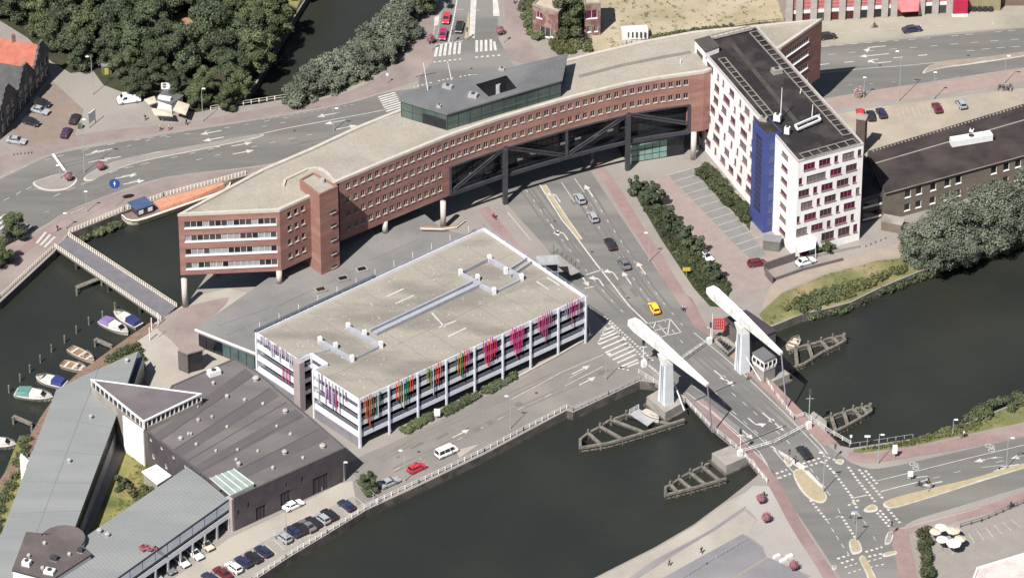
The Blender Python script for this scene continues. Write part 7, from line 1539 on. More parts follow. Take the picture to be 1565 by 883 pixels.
hedge_mass('bank_shrubs', [(1462, 645), (1500, 626), (1562, 602), (1640, 580), (1640, 600), (1562, 626), (1500, 644)], 1.6, L_MID, 150, .22, 'bushes along the water at the right edge', 'shrubs', 11); hedge_mass('bank_shrubs', [(1310, 688), (1390, 674), (1462, 650), (1500, 644), (1497, 656), (1392, 680)], .6, L_YEL, 40, .16, 'patchy low growth on the grass bank by the junction', 'shrubs', 12)
for i, (pl_, lb) in enumerate((([(1226, 484), (1262, 476), (1300, 466), (1345, 444), (1405, 419), (1470, 397), (1470, 390), (1405, 411), (1345, 436), (1300, 458), (1262, 468), (1226, 477)], 'bushes hanging down to the water along the grassy bank'), ([(1470, 398), (1520, 384), (1640, 345), (1640, 335), (1520, 374), (1470, 389)], 'undergrowth below the willows at the water edge'))): hedge_mass('bank_shrubs', pl_, 1.7, L_MID, 70, .2, lb, 'shrubs', 60 + i, -1.7)
hedge_mass('bank_shrubs', [(108, 362), (150, 345), (190, 328), (190, 336), (150, 352), (118, 366)], 1.0, L_MID, 90, .2, 'weeds hanging on the quay wall beside the barge', 'shrubs', 13, -1.4); hedge_mass('bank_shrubs', [(152, 556), (206, 524), (216, 534), (214, 548), (190, 556)], 1.1, L_HEDGE, 90, .18, 'dark bushes at the pointed end of long wing', 'shrubs', 14); hedge_mass('bank_shrubs', [(214, 540), (222, 552), (216, 574), (206, 572)], 1.0, L_HEDGE, 90, .18, 'green strip beside the glazed lean-to', 'shrubs', 15)
hedge_mass('bank_shrubs', [(36, 668), (48, 668), (26, 740), (0, 810), (-20, 830), (8, 745)], 1.4, L_MID, 90, .2, 'green bushes between boardwalk and the long wing', 'shrubs', 16)
hedge_mass('bank_shrubs', [(796, 6), (812, 0), (826, 60), (814, 66), (800, 40)], 2.0, L_MID, 200, .24, 'bushes between road and old brick house', 'shrubs', 17); hedge_mass('bank_shrubs', [(836, 62), (900, 62), (906, 80), (850, 84)], 1.3, L_YEL, 100, .2, 'overgrown bushes at the foot of the old brick house', 'shrubs', 18); hedge_mass('bank_shrubs', [(990, 58), (1060, 46), (1120, 38), (1120, 43), (1060, 54), (1000, 66)], .7, L_YEL, 50, .18, 'weedy grass along the fence of the dry field', 'shrubs', 19)
for a, b, s, kind, lb in ((866, 58, .85, 'mid', 'dense tree between the two halves of old brick house'), (884, 40, .7, 'mid', 'smaller tree behind the old brick house'), (24, 366, .62, 'mid', 'round tree at the zebra crossing on the left'), (4, 408, .55, 'mid', 'tree cut by the left edge above the harbour'), (562, 755, .45, 'mid', 'small tree at the car park gate on the quay')):
    plant('broadleaf_tree', kind, P(a, b), s, int(a) % 4, lb, 'tree', None, A_MID)
plant('garden_shrub', 'bnk', P(216, 768), 1.9, 1, 'light green garden bush beside the curved roof', 'shrub', None, A_BNK, 'foliage'); plant('garden_shrub', 'bnk', P(226, 758), 1.2, 2, 'smaller light bush below the white garden canopy', 'shrub', None, A_BNK, 'foliage'); plant('garden_shrub', 'shr', P(188, 745), 1.5, 1, 'dark garden bush in the shade of long wing', 'shrub', None, A_SHR, 'foliage')
plant('garden_shrub', 'shr', P(1262, 385), 1.3, 0, 'dark shrub right of the entrance canopy', 'shrub', None, A_SHR, 'foliage')
for i, (a, b) in enumerate(((1084, 268), (1100, 288), (1120, 306))): plant('garden_shrub', 'bnk', P(a, b), .8, i, 'pale shrub standing in hedge by the tower, ' + ['uppermost', 'middle', 'lowest'][i], 'shrub', 'pale shrubs in the tower hedge', A_BNK, 'foliage')
# tufts on the grass
def tufts(name, polys, n, m, seed, label=None):
    rnd = random.Random(seed); cl = []; ls = [[(P(a, b).x, P(a, b).y) for a, b in q] for q in polys]
    for l_ in ls:
        x0, x1 = min(p[0] for p in l_), max(p[0] for p in l_); y0, y1 = min(p[1] for p in l_), max(p[1] for p in l_); k = 0
        while k < n:
            p = (rnd.uniform(x0, x1), rnd.uniform(y0, y1)); k += 1
            if in_poly(p, l_): cl.append((p[0], p[1], .1, rnd.uniform(.2, .6), .4))
    o = bpy.data.objects.new(name, leaves(name, m, cl, len(cl) * 9, .13, seed)); COL.objects.link(o); o['kind'] = 'stuff'
tufts('grass_tufts', [[(1176, 496), (1262, 466), (1405, 408), (1440, 390), (1340, 400), (1260, 421), (1195, 450)], [(1306, 685), (1395, 671), (1500, 637), (1562, 612), (1565, 640), (1392, 681)], [(440, 150), (530, 125), (600, 80), (640, 0), (645, 10), (600, 95), (520, 138)], [(216, 672), (258, 714), (240, 768), (160, 808)], [(990, 66), (1200, 30), (1200, -20), (930, 0), (930, 80)]], 420, L_YEL, 44)
# ================================================================ vehicles
M_TYRE = mat('tyre', (.02, .02, .022), (.028, .028, .03), 3); M_RIM = mat('rim', S((190, 190, 194)), S((160, 160, 166)), 2, rough=.35, metal=.4); M_CGL = mat('car_glass', (.016, .018, .022), (.024, .026, .03), .6, rough=.06, spec=.7, fine=0); M_HEAD = mat('headlight', (.7, .7, .68), (.6, .6, .6), 3, rough=.15); M_TAIL = mat('tail_light', (.4, .02, .02), (.3, .015, .015), 3, rough=.2); M_TRIM = mat('dark_trim', (.025, .025, .027), (.02, .02, .022), 2, rough=.5)
def loft(q, secs):
    """secs: list of rings (equal count)"""
    for A1, B1 in zip(secs, secs[1:]):
        n = len(A1)
        for i in range(n): j = (i + 1) % n; q.face([A1[i], A1[j], B1[j], B1[i]])
    q.face(secs[0][::-1]); q.face(secs[-1]); return q
def car_meshes(kind):
    if kind == 'van': L_, W, prof, cab = 5.3, 2.0, [(-2.65, .45, 1.9), (-2.6, .35, 2.2), (1.0, .32, 2.25), (1.35, .32, 2.2), (1.95, .32, 1.5), (2.5, .36, 1.2), (2.68, .45, .75)], None
    elif kind == 'bus': L_, W, prof, cab = 4.9, 1.9, [(-2.45, .45, 1.0), (-2.4, .35, 1.05), (2.0, .32, 1.05), (2.4, .36, 1.0), (2.48, .45, .75)], ((-2.4, 1.95), (-2.3, 1.4), 1.98)
    elif kind == 'sedan': L_, W, prof, cab = 4.6, 1.8, [(-2.3, .4, .8), (-2.22, .28, .95), (-1.3, .24, 1.0), (.75, .24, .98), (1.6, .26, .88), (2.18, .3, .78), (2.3, .4, .62)], ((-1.75, 1.05), (-1.0, .25), 1.44)
    else: L_, W, prof, cab = 4.1, 1.74, [(-2.05, .4, .85), (-1.98, .28, 1.0), (-1.2, .24, 1.02), (.8, .24, 1.0), (1.45, .26, .9), (1.95, .3, .78), (2.05, .4, .6)], ((-1.95, 1.1), (-1.6, .3), 1.5)
    def ring(x, z0, z1, w_): return [(x, -w_ * .94, z0), (x, -w_, z0 + (z1 - z0) * .45), (x, -w_ * .92, z1 - .04), (x, -w_ * .8, z1), (x, w_ * .8, z1), (x, w_ * .92, z1 - .04), (x, w_, z0 + (z1 - z0) * .45), (x, w_ * .94, z0)]
    b = MB(); h = W / 2; loft(b, [ring(x, z0, z1, h * (.9 if i in (0, len(prof) - 1) else 1)) for i, (x, z0, z1) in enumerate(prof)]); g = MB(); zb = 1.0
    if cab:
        (r0, f0), (r1, f1), zt = cab; w0, w1 = h * .88, h * .72; lo = [(r0, -w0, zb - .06), (f0, -w0, zb - .06), (f0, w0, zb - .06), (r0, w0, zb - .06)]; hi = [(r1, -w1, zt), (f1, -w1, zt), (f1, w1, zt), (r1, w1, zt)]; b.hexa(lo, hi); c = Vector(((r0 + f0) / 2, 0, (zb + zt) / 2))
        def pane(q, i0, i1, u0, u1, v0, v1):
            A1, B1, C2, D1 = Vector(lo[i0]), Vector(lo[i1]), Vector(hi[i1]), Vector(hi[i0]); n = (B1 - A1).cross(D1 - A1).normalized() * .015
            if n.dot(A1 - c) < 0: n = -n
            f = lambda u, v_: A1.lerp(B1, u).lerp(D1.lerp(C2, u), v_) + n
            q.face([f(u0, v0), f(u1, v0), f(u1, v1), f(u0, v1)])
        ws, rw_, sw = MB(), MB(), MB(); pane(ws, 1, 2, .04, .96, .12, .95); pane(rw_, 3, 0, .06, .94, .15, .92)
        for i0, i1 in ((0, 1), (2, 3)):
            for u0, u1 in ((.06, .36), (.39, .68), (.71, .95)): pane(sw, i0, i1, u0, u1, .14, .9)
    else:
        ws, rw_, sw = MB(), MB(), MB(); ws.face([(1.42, -h * .74, 2.15), (1.94, -h * .8, 1.56), (1.94, h * .8, 1.56), (1.42, h * .74, 2.15)]); rw_.face([(-2.67, -h * .6, 1.2), (-2.67, h * .6, 1.2), (-2.64, h * .6, 1.85), (-2.64, -h * .6, 1.85)])
        for s in (-1, 1): sw.face([(.5, s * (h + .005), 1.3), (1.5, s * (h + .005), 1.3), (1.3, s * h * .955, 1.95), (.5, s * h * .955, 1.95)])
    wh = MB(); wh.tube((0, -.11, 0), (0, .11, 0), .32, n=14); rim = MB(); rim.tube((0, -.12, 0), (0, .12, 0), .19, n=10)
    hl, tl = MB(), MB(); xf, xr = prof[-1][0], prof[0][0]; hl.box((0, 0, 0), (.14, .36, .16)); tl.box((0, 0, 0), (.12, .26, .24)); bm = MB(); bm.box((xf + .01, 0, .42), (.12, W * .84, .16)); bm.box((xr - .01, 0, .45), (.12, W * .84, .16)); mi = MB()
    if kind != 'x': mi.box((.75 if kind != 'van' else 1.6, h + .08, 1.04 if kind != 'van' else 1.5), (.16, .2, .14)); mi.box((.75 if kind != 'van' else 1.6, -h - .08, 1.04 if kind != 'van' else 1.5), (.16, .2, .14))
    return dict(body=b.mesh('body', M_TRIM), windscreen=ws.mesh('windscreen', M_CGL), rear_window=rw_.mesh('rear_window', M_CGL), side_window=sw.mesh('side_window', M_CGL), tyre=wh.mesh('wheel', M_TYRE), rim=rim.mesh('rim', M_RIM), head=hl.mesh('headlight', M_HEAD), tail=tl.mesh('tail_light', M_TAIL), bumper=bm.mesh('bumper', M_TRIM), mirror=mi.mesh('mirror', M_TRIM), dims=(L_, W, xf, xr))
CM = {k: car_meshes(k) for k in ('hatch', 'sedan', 'van', 'bus')}
CPAINT = {n: paint('car_' + n, c, .3) for n, c in dict(white=(.75, .74, .72), silver=(.3, .31, .325), grey=(.14, .14, .147), black=(.024, .024, .027), navy=(.028, .031, .068), maroon=(.13, .022, .03), crimson=(.34, .02, .09), red=(.5, .035, .05), yellow=(.85, .5, .045), beige=(.5, .44, .36), purple=(.06, .03, .075)).items()}
VAR = {}
def add_car(cx, cy, dx, dy, kind, col, label, group=None, z=.03, name=None):
    a, b = P(cx, cy, .7 + z), P(cx + dx, cy + dy, .7 + z); d = b - a; rz = atan2(d.y, d.x); m = CM[kind]; L_, W, xf, xr = m['dims']; nm = name or {'van': 'delivery_van', 'bus': 'minibus'}.get(kind, 'car')
    t = thing(nm, (a.x, a.y, z), label, 'van' if kind in ('van', 'bus') else 'car', group, rz)
    k = (kind, col)
    if k not in VAR: me = m['body'].copy(); me.materials.clear(); me.materials.append(CPAINT[col]); VAR[k] = me
    bd = part('body', VAR[k], t); part('windscreen', m['windscreen'], t); part('rear_window', m['rear_window'], t); part('side_window', m['side_window'], t); part('bumper', m['bumper'], t); part('mirror', m['mirror'], t)
    ax = L_ * .31
    for x in (-ax, ax):
        for s in (-1, 1): w_ = part('wheel', m['tyre'], t, (x, s * (W / 2 - .1), .32)); part('rim', m['rim'], w_)
    for s in (-1, 1): part('headlight', m['head'], t, (xf - .08, s * W * .33, .66)); part('tail_light', m['tail'], t, (xr + .04, s * W * .36, .78))
    return t
QP = 'cars parked along the quay car park'; RD = 'cars driving on the main road'; HP = 'cars parked by the gabled houses'; NR = 'cars waiting at the upper crossing'; TP = 'cars in the sandy parking area'; CP_ = 'cars under the carport'
CARS = [(65, 157, 20, 5, 'hatch', 'black', 'black car in the shade of the gables, topmost of the row', HP), (61, 168, 20, 5, 'sedan', 'silver', 'silver car half in shade below the topmost black car', HP), (48, 186, 20, 6, 'hatch', 'black', 'black hatchback in the middle of gabled house row', HP), (25, 214, 22, 3, 'sedan', 'silver', 'silver car nearest the road in gabled house row', HP), (114, 181, 11, -18, 'hatch', 'black', 'black car facing the wood, upper of the two', HP), (101, 202, 10, -17, 'hatch', 'purple', 'dark purple car below the black one near the road', HP),
 (10, 367, 20, -10, 'sedan', 'black', 'dark car under the tree at the zebra crossing', None), (6, 397, 20, -10, 'hatch', 'black', 'dark car at the left edge above harbour railing', None), (197, 152, -30, 4, 'van', 'white', 'white panel van left of the snack kiosk', None),
 (682, 28, -4, 22, 'hatch', 'red', 'bright red car waiting second in line', NR), (677, 53, -4, 22, 'hatch', 'crimson', 'crimson car waiting first at the zebra crossing', NR), (702, 41, -5, 22, 'sedan', 'black', 'black car in the lane beside the red cars', NR),
 (886, 303, -17, -26, 'hatch', 'silver', 'silver car just coming out under the office bridge', RD), (906, 331, -16, -26, 'hatch', 'silver', 'pale silver car, second from the office bridge', RD), (933, 372, -15, -26, 'sedan', 'black', 'black car in the middle of the main road', RD), (954, 402, -16, -25, 'sedan', 'grey', 'grey car with pale roof below the black car', RD), (1000, 470, -13, -24, 'hatch', 'yellow', 'bright yellow car approaching the drawbridge', RD), (1229, 690, -17, -20, 'sedan', 'black', 'dark car just south of the drawbridge', RD),
 (1079, 391, 18, 14, 'hatch', 'white', 'white car parked against the strip trees', None), (1157, 401, 26, -4, 'hatch', 'maroon', 'maroon car parked at the foot of blue stair block', None), (1231, 399, 30, -9, 'sedan', 'white', 'white car half under the entrance canopy', None),
 (1265, 55, 26, -3, 'hatch', 'black', 'black car half hidden behind the brick prow', None), (1394, 44, 28, -4, 'sedan', 'navy', 'dark navy car parked before the pink shop front', None),
 (1315, 173, -3, -17, 'hatch', 'red', 'bright red car next to the chimney', TP), (1331, 176, -4, -17, 'hatch', 'black', 'black car right beside the red car', TP), (1347, 172, -9, -16, 'hatch', 'navy', 'dark car second to the right of red car', TP), (1432, 164, -8, -16, 'hatch', 'maroon', 'very dark maroon car alone in the sandy parking', TP), (1469, 158, -10, -15, 'hatch', 'silver', 'silver car at the right end of sandy parking', TP),
 (682, 690, 30, -13, 'bus', 'white', 'white minibus parked on the quay road', None), (637, 714, 28, -13, 'hatch', 'red', 'red car with open roof on the quay road', None), (595, 736, 28, -12, 'sedan', 'silver', 'silver car on the quay road below the red one', None), (448, 771, 28, -13, 'sedan', 'white', 'white car stopped before the dark hall doors', None),
 (529, 771, -18, -13, 'hatch', 'navy', 'navy blue car at the gate end of the quay row', QP), (503, 785, -18, -13, 'hatch', 'black', 'black car second from the gate end of the row', QP), (492, 791, -18, -13, 'hatch', 'silver', 'silver car third from the gate between black cars', QP), (478, 797, -18, -13, 'hatch', 'black', 'black car fourth from the gate', QP), (469, 802, -18, -13, 'sedan', 'grey', 'dark grey car fifth from the gate', QP), (459, 806, -18, -13, 'hatch', 'black', 'black car sixth from the gate', QP), (448, 811, -18, -13, 'hatch', 'navy', 'dark blue car seventh from the gate next to pale silver', QP), (433, 820, -18, -13, 'hatch', 'silver', 'pale silver car left of the tight black group', QP), (402, 841, -18, -13, 'hatch', 'navy', 'dark blue car right of the black one in lower row', QP), (387, 850, -18, -13, 'hatch', 'black', 'black car in the lower quay row', QP), (372, 857, -18, -13, 'hatch', 'navy', 'dark blue car right beside the white one', QP), (357, 866, -18, -13, 'hatch', 'white', 'white car between dark blue and dark red cars', QP), (340, 874, -18, -13, 'sedan', 'maroon', 'dark red car in the lower quay row', QP), (321, 882, -18, -13, 'hatch', 'navy', 'dark blue car cut by the bottom edge', QP),
 (314, 831, 14, 11, 'hatch', 'beige', 'beige car under carport nearest the dark hall', CP_), (297, 844, 14, 11, 'sedan', 'white', 'white car sticking out of the carport', CP_), (277, 856, 14, 11, 'hatch', 'white', 'white car second in the carport', CP_), (256, 867, 14, 11, 'hatch', 'grey', 'grey car in the carport', CP_), (236, 878, 14, 11, 'hatch', 'silver', 'silver car in the carport at the bottom edge', CP_)]
for c in CARS: add_car(*c[:7], group=c[7])
# ================================================================ street furniture, people
def lamp(xb, yb, yt, label, arm=1.4, group='street lamps', m=None, dirx=1):
    h = H(xb, yb, yt); p = P(xb, yb); t = thing('street_lamp', p, label, 'street lamp', group); q = MB(); q.tube((0, 0, 0), (0, 0, h), .09, .055, 8); part('pole', q.mesh('pole', m or M_METAL), t); q = MB(); q.tube((0, 0, 0), (0, 0, .8), .14, .12, 8); part('base', q.mesh('base', m or M_METAL), t); q = MB()
    if arm: q.bar((0, 0, h - .05), (dirx * arm, -.3, h + .12), .08); part('arm', q.mesh('arm', m or M_METAL), t)
    q = MB(); q.hexa([(dirx * arm - .4, -.5, h + .02), (dirx * arm + .4, -.5, h + .02), (dirx * arm + .4, -.1, h + .02), (dirx * arm - .4, -.1, h + .02)], [(dirx * arm - .3, -.4, h + .2), (dirx * arm + .3, -.4, h + .2), (dirx * arm + .3, -.2, h + .2), (dirx * arm - .3, -.2, h + .2)]); part('lantern', q.mesh('lantern', M_FRAME), t)
for xb, yb, yt, lb, arm, dx in ((1374, 155, 78, 'tallest street lamp beside the road at upper right', 1.0, -1), (1320, 150, 118, 'short street lamp next to the flower planter at upper right', 0, 1), (1427, 152, 110, 'short street lamp in the middle of pink path at upper right', 0, 1), (1535, 128, 85, 'street lamp near the bicycle heap at upper right', .6, 1), (619, 735, 687, 'street lamp beside the red car on the quay', .8, -1), (780, 655, 604, 'street lamp on the quay road under the garage', .8, -1), (926, 580, 540, 'street lamp beside the zebra crossing', .6, 1), (992, 400, 355, 'dark lamp post on the red cycle path', .8, -1), (1258, 752, 690, 'street lamp at the tip of the cream traffic island', .8, -1), (1308, 826, 783, 'street lamp on small island at bottom right', .8, -1), (1342, 708, 663, 'street lamp on cycle path right of drawbridge', .6, 1), (1538, 716, 668, 'street lamp on the median at the right edge', .8, 1), (142, 145, 86, 'street lamp at the edge of wood by the yellow booth', .8, -1), (310, 186, 135, 'street lamp right of the snack kiosk', .5, 1), (129, 264, 182, 'tall dark lamp post on the left traffic island', .6, 1), (510, 200, 165, 'street lamp between lanes left of the penthouse', .8, 1), (583, 108, 88, 'short white lamp on the grassy bank by the shrubs', .8, -1), (438, 830, 770, 'lamp post between the parked quay cars', .5, 1), (526, 735, 705, 'lamp on the end wall of the dark hall', .4, 1), (1456, 665, 640, 'lamp on the grass bank at right', .5, 1), (92, 274, 252, 'short white post beside the leaning boom', .3, -1), (133, 324, 292, 'short dark post at the left road edge', 0, 1), (101, 350, 325, 'slim post beside the footbridge', 0, 1)):
    lamp(xb, yb, yt, lb, arm, dirx=dx)
# pink balls of flowers
def flowerball(x, y, lb, r=1.0):
    p = P(x, y + 6); t = thing('flower_ball', p, lb, 'flower ball', 'pink flower balls on stands'); q = MB(); q.tube((0, 0, 0), (0, 0, 1.0), .35, .25, 8); part('stand', q.mesh('stand', M_STEEL), t); q = MB(); rnd = random.Random(int(x))
    q.ball((0, 0, 1.3), r * .9, .9, 12, 7); part('ball', q.mesh('ball', mat('dusty_pink', S((168, 116, 122)), S((136, 88, 96)), 1.5, fine=.2)), t)
    cl = [(0, 0, 1.5, r, .9)]; part('flowers', leaves('flowers', mat('pink_petals', S((188, 132, 138)), S((140, 92, 100)), 3, fine=.2), cl, 420, .12, int(x)), t)
for x, y, lb in ((105, 271, 'pink flower ball under the leaning boom'), (154, 255, 'pink flower ball right of the tall lamp post'), (658, 61, 'dusky pink flower ball left of the crimson car'), (764, 48, 'dusky flower ball right of the upper crossing'), (1163, 763, 'pink flower ball nearest the drawbridge on the promenade'), (1171, 792, 'pink flower ball beside the sand square'), (1213, 865, 'pink flower ball at the bottom edge')): flowerball(x, y, lb)
t = thing('leaning_boom', P(104, 268), 'long white boom leaning from the pink flower ball', 'boom'); q = MB(); q.bar(P(104, 268, .8), P(81, 236, 1.2), .5, .3); q.build('arm', M_FRAME, t); q = MB(); p = P(104, 268); q.box((p.x, p.y, .5), (.9, .9, 1.0)); q.build('base', M_CONC, t)
# signs
def sign(xb, yb, h, label, shape, m, w_=1.0, bh=1.0):
    p = P(xb, yb); t = thing('road_sign', p, label, 'sign'); q = MB(); q.tube((0, 0, 0), (0, 0, h), .06); part('post', q.mesh('post', M_METAL), t); q = MB()
    if shape == 'disc':
        q.tube((0, -.08, h), (0, -.02, h), w_ * .6, n=18); part('disc', q.mesh('disc', m), t); q = MB(); q.box((0, -.11, h), (.16, .05, w_ * .6)); q.hexa([(-.3, -.13, h), (.3, -.13, h), (.3, -.09, h), (-.3, -.09, h)], [(-.02, -.13, h + .4), (.02, -.13, h + .4), (.02, -.09, h + .4), (-.02, -.09, h + .4)]); part('symbol', q.mesh('symbol', M_FRAME), t)
    else: q.box((0, -.06, h - bh / 2), (w_, .08, bh)); part('panel', q.mesh('panel', m), t)
    return t
M_SBLUE = mat('sign_blue', S((54, 90, 168)), S((46, 80, 154)), .8); M_SYEL = mat('sign_yellow', S((232, 204, 60)), S((214, 186, 48)), .8)
sign(177, 316, 6.0, 'round blue sign on a white post by the harbour quay', 'disc', M_SBLUE, 2.0); sign(1049, 424, 2.6, 'small yellow sign in the planting strip by the road', 'p', M_SYEL, 1.6, .9); sign(1367, 700, 3.4, 'white panel sign on the red cycle path', 'p', M_FRAME, 1.0, 2.2); sign(668, 640, 2.6, 'white information panel among the garage hedges', 'p', M_FRAME, 1.2, 1.8); sign(1391, 734, 2.4, 'white box sign standing on the stop line at right', 'p', M_FRAME, 1.1, 1.4); sign(1325, 683, 3.0, 'white arrow sign on grass right of the drawbridge', 'p', M_FRAME, 1.2, .5); sign(1300, 680, 2.6, 'small white sign at the railing corner of the drawbridge', 'p', M_FRAME, .5, .6); sign(592, 128, 2.8, 'small white sign at the edge of cross road', 'p', M_FRAME, .5, .7); sign(1305, 800, 3.2, 'blue and white sign on the small bottom island', 'p', mat('pale_blue_sign', S((190, 206, 222)), S((160, 180, 206)), .8), 1.2, .7)
for x, y, lb in ((692, 66, 'traffic light left of the upper crossing island'), (660, 78, 'traffic light at the left end of upper zebra'), (770, 66, 'traffic light at the right end of upper zebra'), (714, 62, 'traffic light between the two upper zebras'), (1276, 700, 'traffic light at the right road corner by the drawbridge'), (1206, 708, 'traffic light on the small island by the drawbridge'), (1362, 818, 'traffic light on the right island at the junction'), (1418, 752, 'traffic light on the long median')):
    p = P(x, y); t = thing('traffic_light', p, lb, 'traffic light', 'traffic lights at the junctions'); q = MB(); q.tube((0, 0, 0), (0, 0, 3.4), .07); part('post', q.mesh('post', M_METAL), t); q = MB(); q.box((0, -.1, 3.0), (.38, .3, 1.0)); part('head', q.mesh('head', M_TRIM), t)
    for i, c in enumerate(((.3, .02, .02), (.35, .2, .02), (.03, .2, .08))): q = MB(); q.tube((0, -.26, 3.3 - .3 * i), (0, -.24, 3.3 - .3 * i), .11, n=10); part('lens', q.mesh('lens', mat('lens%d' % i, c, c, 3, rough=.2)), t)
t = thing('information_kiosk', P(141, 196), 'white angled information board with two posts on the paved corner', 'notice board'); q = MB(); a, b = P(136, 196), P(146, 188); q.bar(a + Vector((0, 0, 2.4)), b + Vector((0, 0, 2.4)), .2, 2.6); q.build('panel', M_FRAME, t); q = MB()
for c in (a, b): q.tube(c, c + Vector((0, 0, 3.9)), .1)
q.build('post', M_METAL, t); q = MB(); q.box((a.x - 2, a.y, .6), (1.0, .8, 1.2)); q.build('bin', mat('bin_green', S((96, 120, 92)), S((80, 104, 78)), .8), t)
t = thing('flower_planter', P(1312, 148), 'tall planter with white and pink flowers beside the pink path', 'planter'); q = MB(); x, y, _ = t.location; q.tube((x, y, 0), (x, y, .9), .9, 1.1, 12); q.build('tub', M_CONC, t); part('flowers', leaves('flowers', mat('mixed_petals', S((232, 214, 206)), S((170, 110, 110)), 3), [(0, 0, 1.5, 1.1, .8), (.5, 0, 2.0, .7, 1), (-.6, .2, 1.3, .7, .8)], 500, .14, 5), t)['kind'] = 'stuff'
# parasol cluster on the terrace
p0 = [((1430, 810), 'cream parasol at the left of terrace cluster', 1.25), ((1438, 804), 'white parasol at the back left of terrace cluster', 1.3), ((1457, 808), 'cream parasol at the back right of terrace cluster', 1.5), ((1440, 822), 'white parasol tilted over the hedge in the cluster', 1.2), ((1458, 828), 'white parasol in the centre of terrace cluster', 1.5), ((1467, 821), 'cream parasol at the right of terrace cluster', 1.2)]
for (a, lb, r) in p0:
    c = P(*a, 2.8); t = thing('parasol', (c.x, c.y, 0), lb, 'parasol', 'parasols on the terrace corner'); q = MB(); n = 8; ap = Vector((0, 0, 3.1)); rim = [Vector((r * cos(6.283 * i / n), r * sin(6.283 * i / n), 2.6)) for i in range(n)]
    for i in range(n): q.face([rim[i], rim[(i + 1) % n], ap]); q.face([rim[i] - Vector((0, 0, .18)), rim[(i + 1) % n] - Vector((0, 0, .18)), rim[(i + 1) % n], rim[i]])
    part('canopy', q.mesh('canopy', MATS['cream_canvas'] if 'cream' in lb else M_WHITEW), t); q = MB(); q.tube((0, 0, 0), (0, 0, 3.15), .05); part('pole', q.mesh('pole', M_METAL), t); q = MB(); q.tube((0, 0, 0), (0, 0, .2), .4, n=10); part('base', q.mesh('base', M_CONC), t)
# bicycles
def bike_mesh():
    q = MB()
    for x in (-.52, .52):
        for i in range(12): a, b = 6.283 * i / 12, 6.283 * (i + 1) / 12; q.bar((x + .34 * cos(a), 0, .34 + .34 * sin(a)), (x + .34 * cos(b), 0, .34 + .34 * sin(b)), .05)
    w_ = q.mesh('wheels', M_TYRE); q = MB()
    for a, b in (((-.52, 0, .34), (-.15, 0, .8)), ((-.15, 0, .8), (.38, 0, .82)), ((.38, 0, .82), (-.05, 0, .34)), ((-.05, 0, .34), (-.15, 0, .85)), ((-.52, 0, .34), (-.05, 0, .34)), ((.52, 0, .34), (.36, 0, 1.0)), ((.36, -.25, 1.02), (.36, .25, 1.02))): q.bar(a, b, .05)
    q.box((-.18, 0, .92), (.26, .14, .07)); return w_, q.mesh('frame', M_STEEL)
BKW, BKF = bike_mesh()
def bicycle(x, y, rz, label, group=None, z=.05):
    t = thing('bicycle', P(x, y, z), label, 'bicycle', group, rz); part('wheels', BKW, t); part('frame', BKF, t); return t
random.seed(9)
for i in range(7): o = bicycle(1527 + 3.2 * i, 137 + random.uniform(-3, 3), random.random() * 3, 'parked bicycle in the heap beside the right street lamp', 'bicycles heaped beside the street lamp at upper right')
# people: one continuous body grown by a skin modifier, posed standing, walking or riding
def person_mesh(pose, name):
    J = dict(pelvis=(0, 0, .95, .15), chest=(0, 0, 1.3, .18), neck=(0, 0, 1.5, .07), head=(.02, 0, 1.64, .105), top=(.02, 0, 1.74, .09))
    if pose == 'walk': J.update(kl=(.16, .1, .5, .085), fl=(.02 + .22, .1, .07, .06), tl=(.38, .1, .03, .04), kr=(.02, -.1, .5, .085), fr=(-.28, -.1, .1, .06), tr=(-.16, -.1, .03, .04), sl=(0, .2, 1.42, .075), el=(-.14, .26, 1.15, .055), hl=(-.1, .26, .9, .045), sr=(0, -.2, 1.42, .075), er=(.1, -.26, 1.15, .055), hr=(.24, -.24, .93, .045))
    else: J = dict(pelvis=(-.18, 0, 1.0, .15), chest=(.02, 0, 1.32, .17), neck=(.1, 0, 1.5, .07), head=(.14, 0, 1.64, .105), top=(.14, 0, 1.74, .09), kl=(.16, .11, .82, .085), fl=(.02, .11, .4, .06), tl=(.14, .11, .36, .04), kr=(.1, -.11, .66, .085), fr=(-.06, -.11, .2, .06), tr=(.06, -.11, .16, .04), sl=(.06, .2, 1.42, .075), el=(.2, .25, 1.2, .055), hl=(.36, .22, 1.06, .045), sr=(.06, -.2, 1.42, .075), er=(.2, -.25, 1.2, .055), hr=(.36, -.22, 1.06, .045))
    E = [('pelvis', 'chest'), ('chest', 'neck'), ('neck', 'head'), ('head', 'top'), ('pelvis', 'kl'), ('kl', 'fl'), ('fl', 'tl'), ('pelvis', 'kr'), ('kr', 'fr'), ('fr', 'tr'), ('chest', 'sl'), ('sl', 'el'), ('el', 'hl'), ('chest', 'sr'), ('sr', 'er'), ('er', 'hr')]; ks = list(J); me = bpy.data.meshes.new('skel'); me.from_pydata([J[k][:3] for k in ks], [(ks.index(a), ks.index(b)) for a, b in E], []); o = bpy.data.objects.new('skel', me); COL.objects.link(o); o.modifiers.new('s', 'SKIN'); sv = me.skin_vertices[0].data
    for i, k in enumerate(ks): sv[i].radius = (J[k][3],) * 2; sv[i].use_root = k == 'pelvis'
    m2 = o.modifiers.new('u', 'SUBSURF'); m2.levels = 1; dg = bpy.context.evaluated_depsgraph_get(); r = bpy.data.meshes.new_from_object(o.evaluated_get(dg)); r.name = name; bpy.data.objects.remove(o); return r
M_SKIN = mat('skin', S((226, 176, 150)), S((210, 160, 134)), 2); M_HAIR = mat('dark_hair', (.03, .022, .016), (.02, .015, .012), 2)
PW, PR = person_mesh('walk', 'body'), person_mesh('ride', 'body')
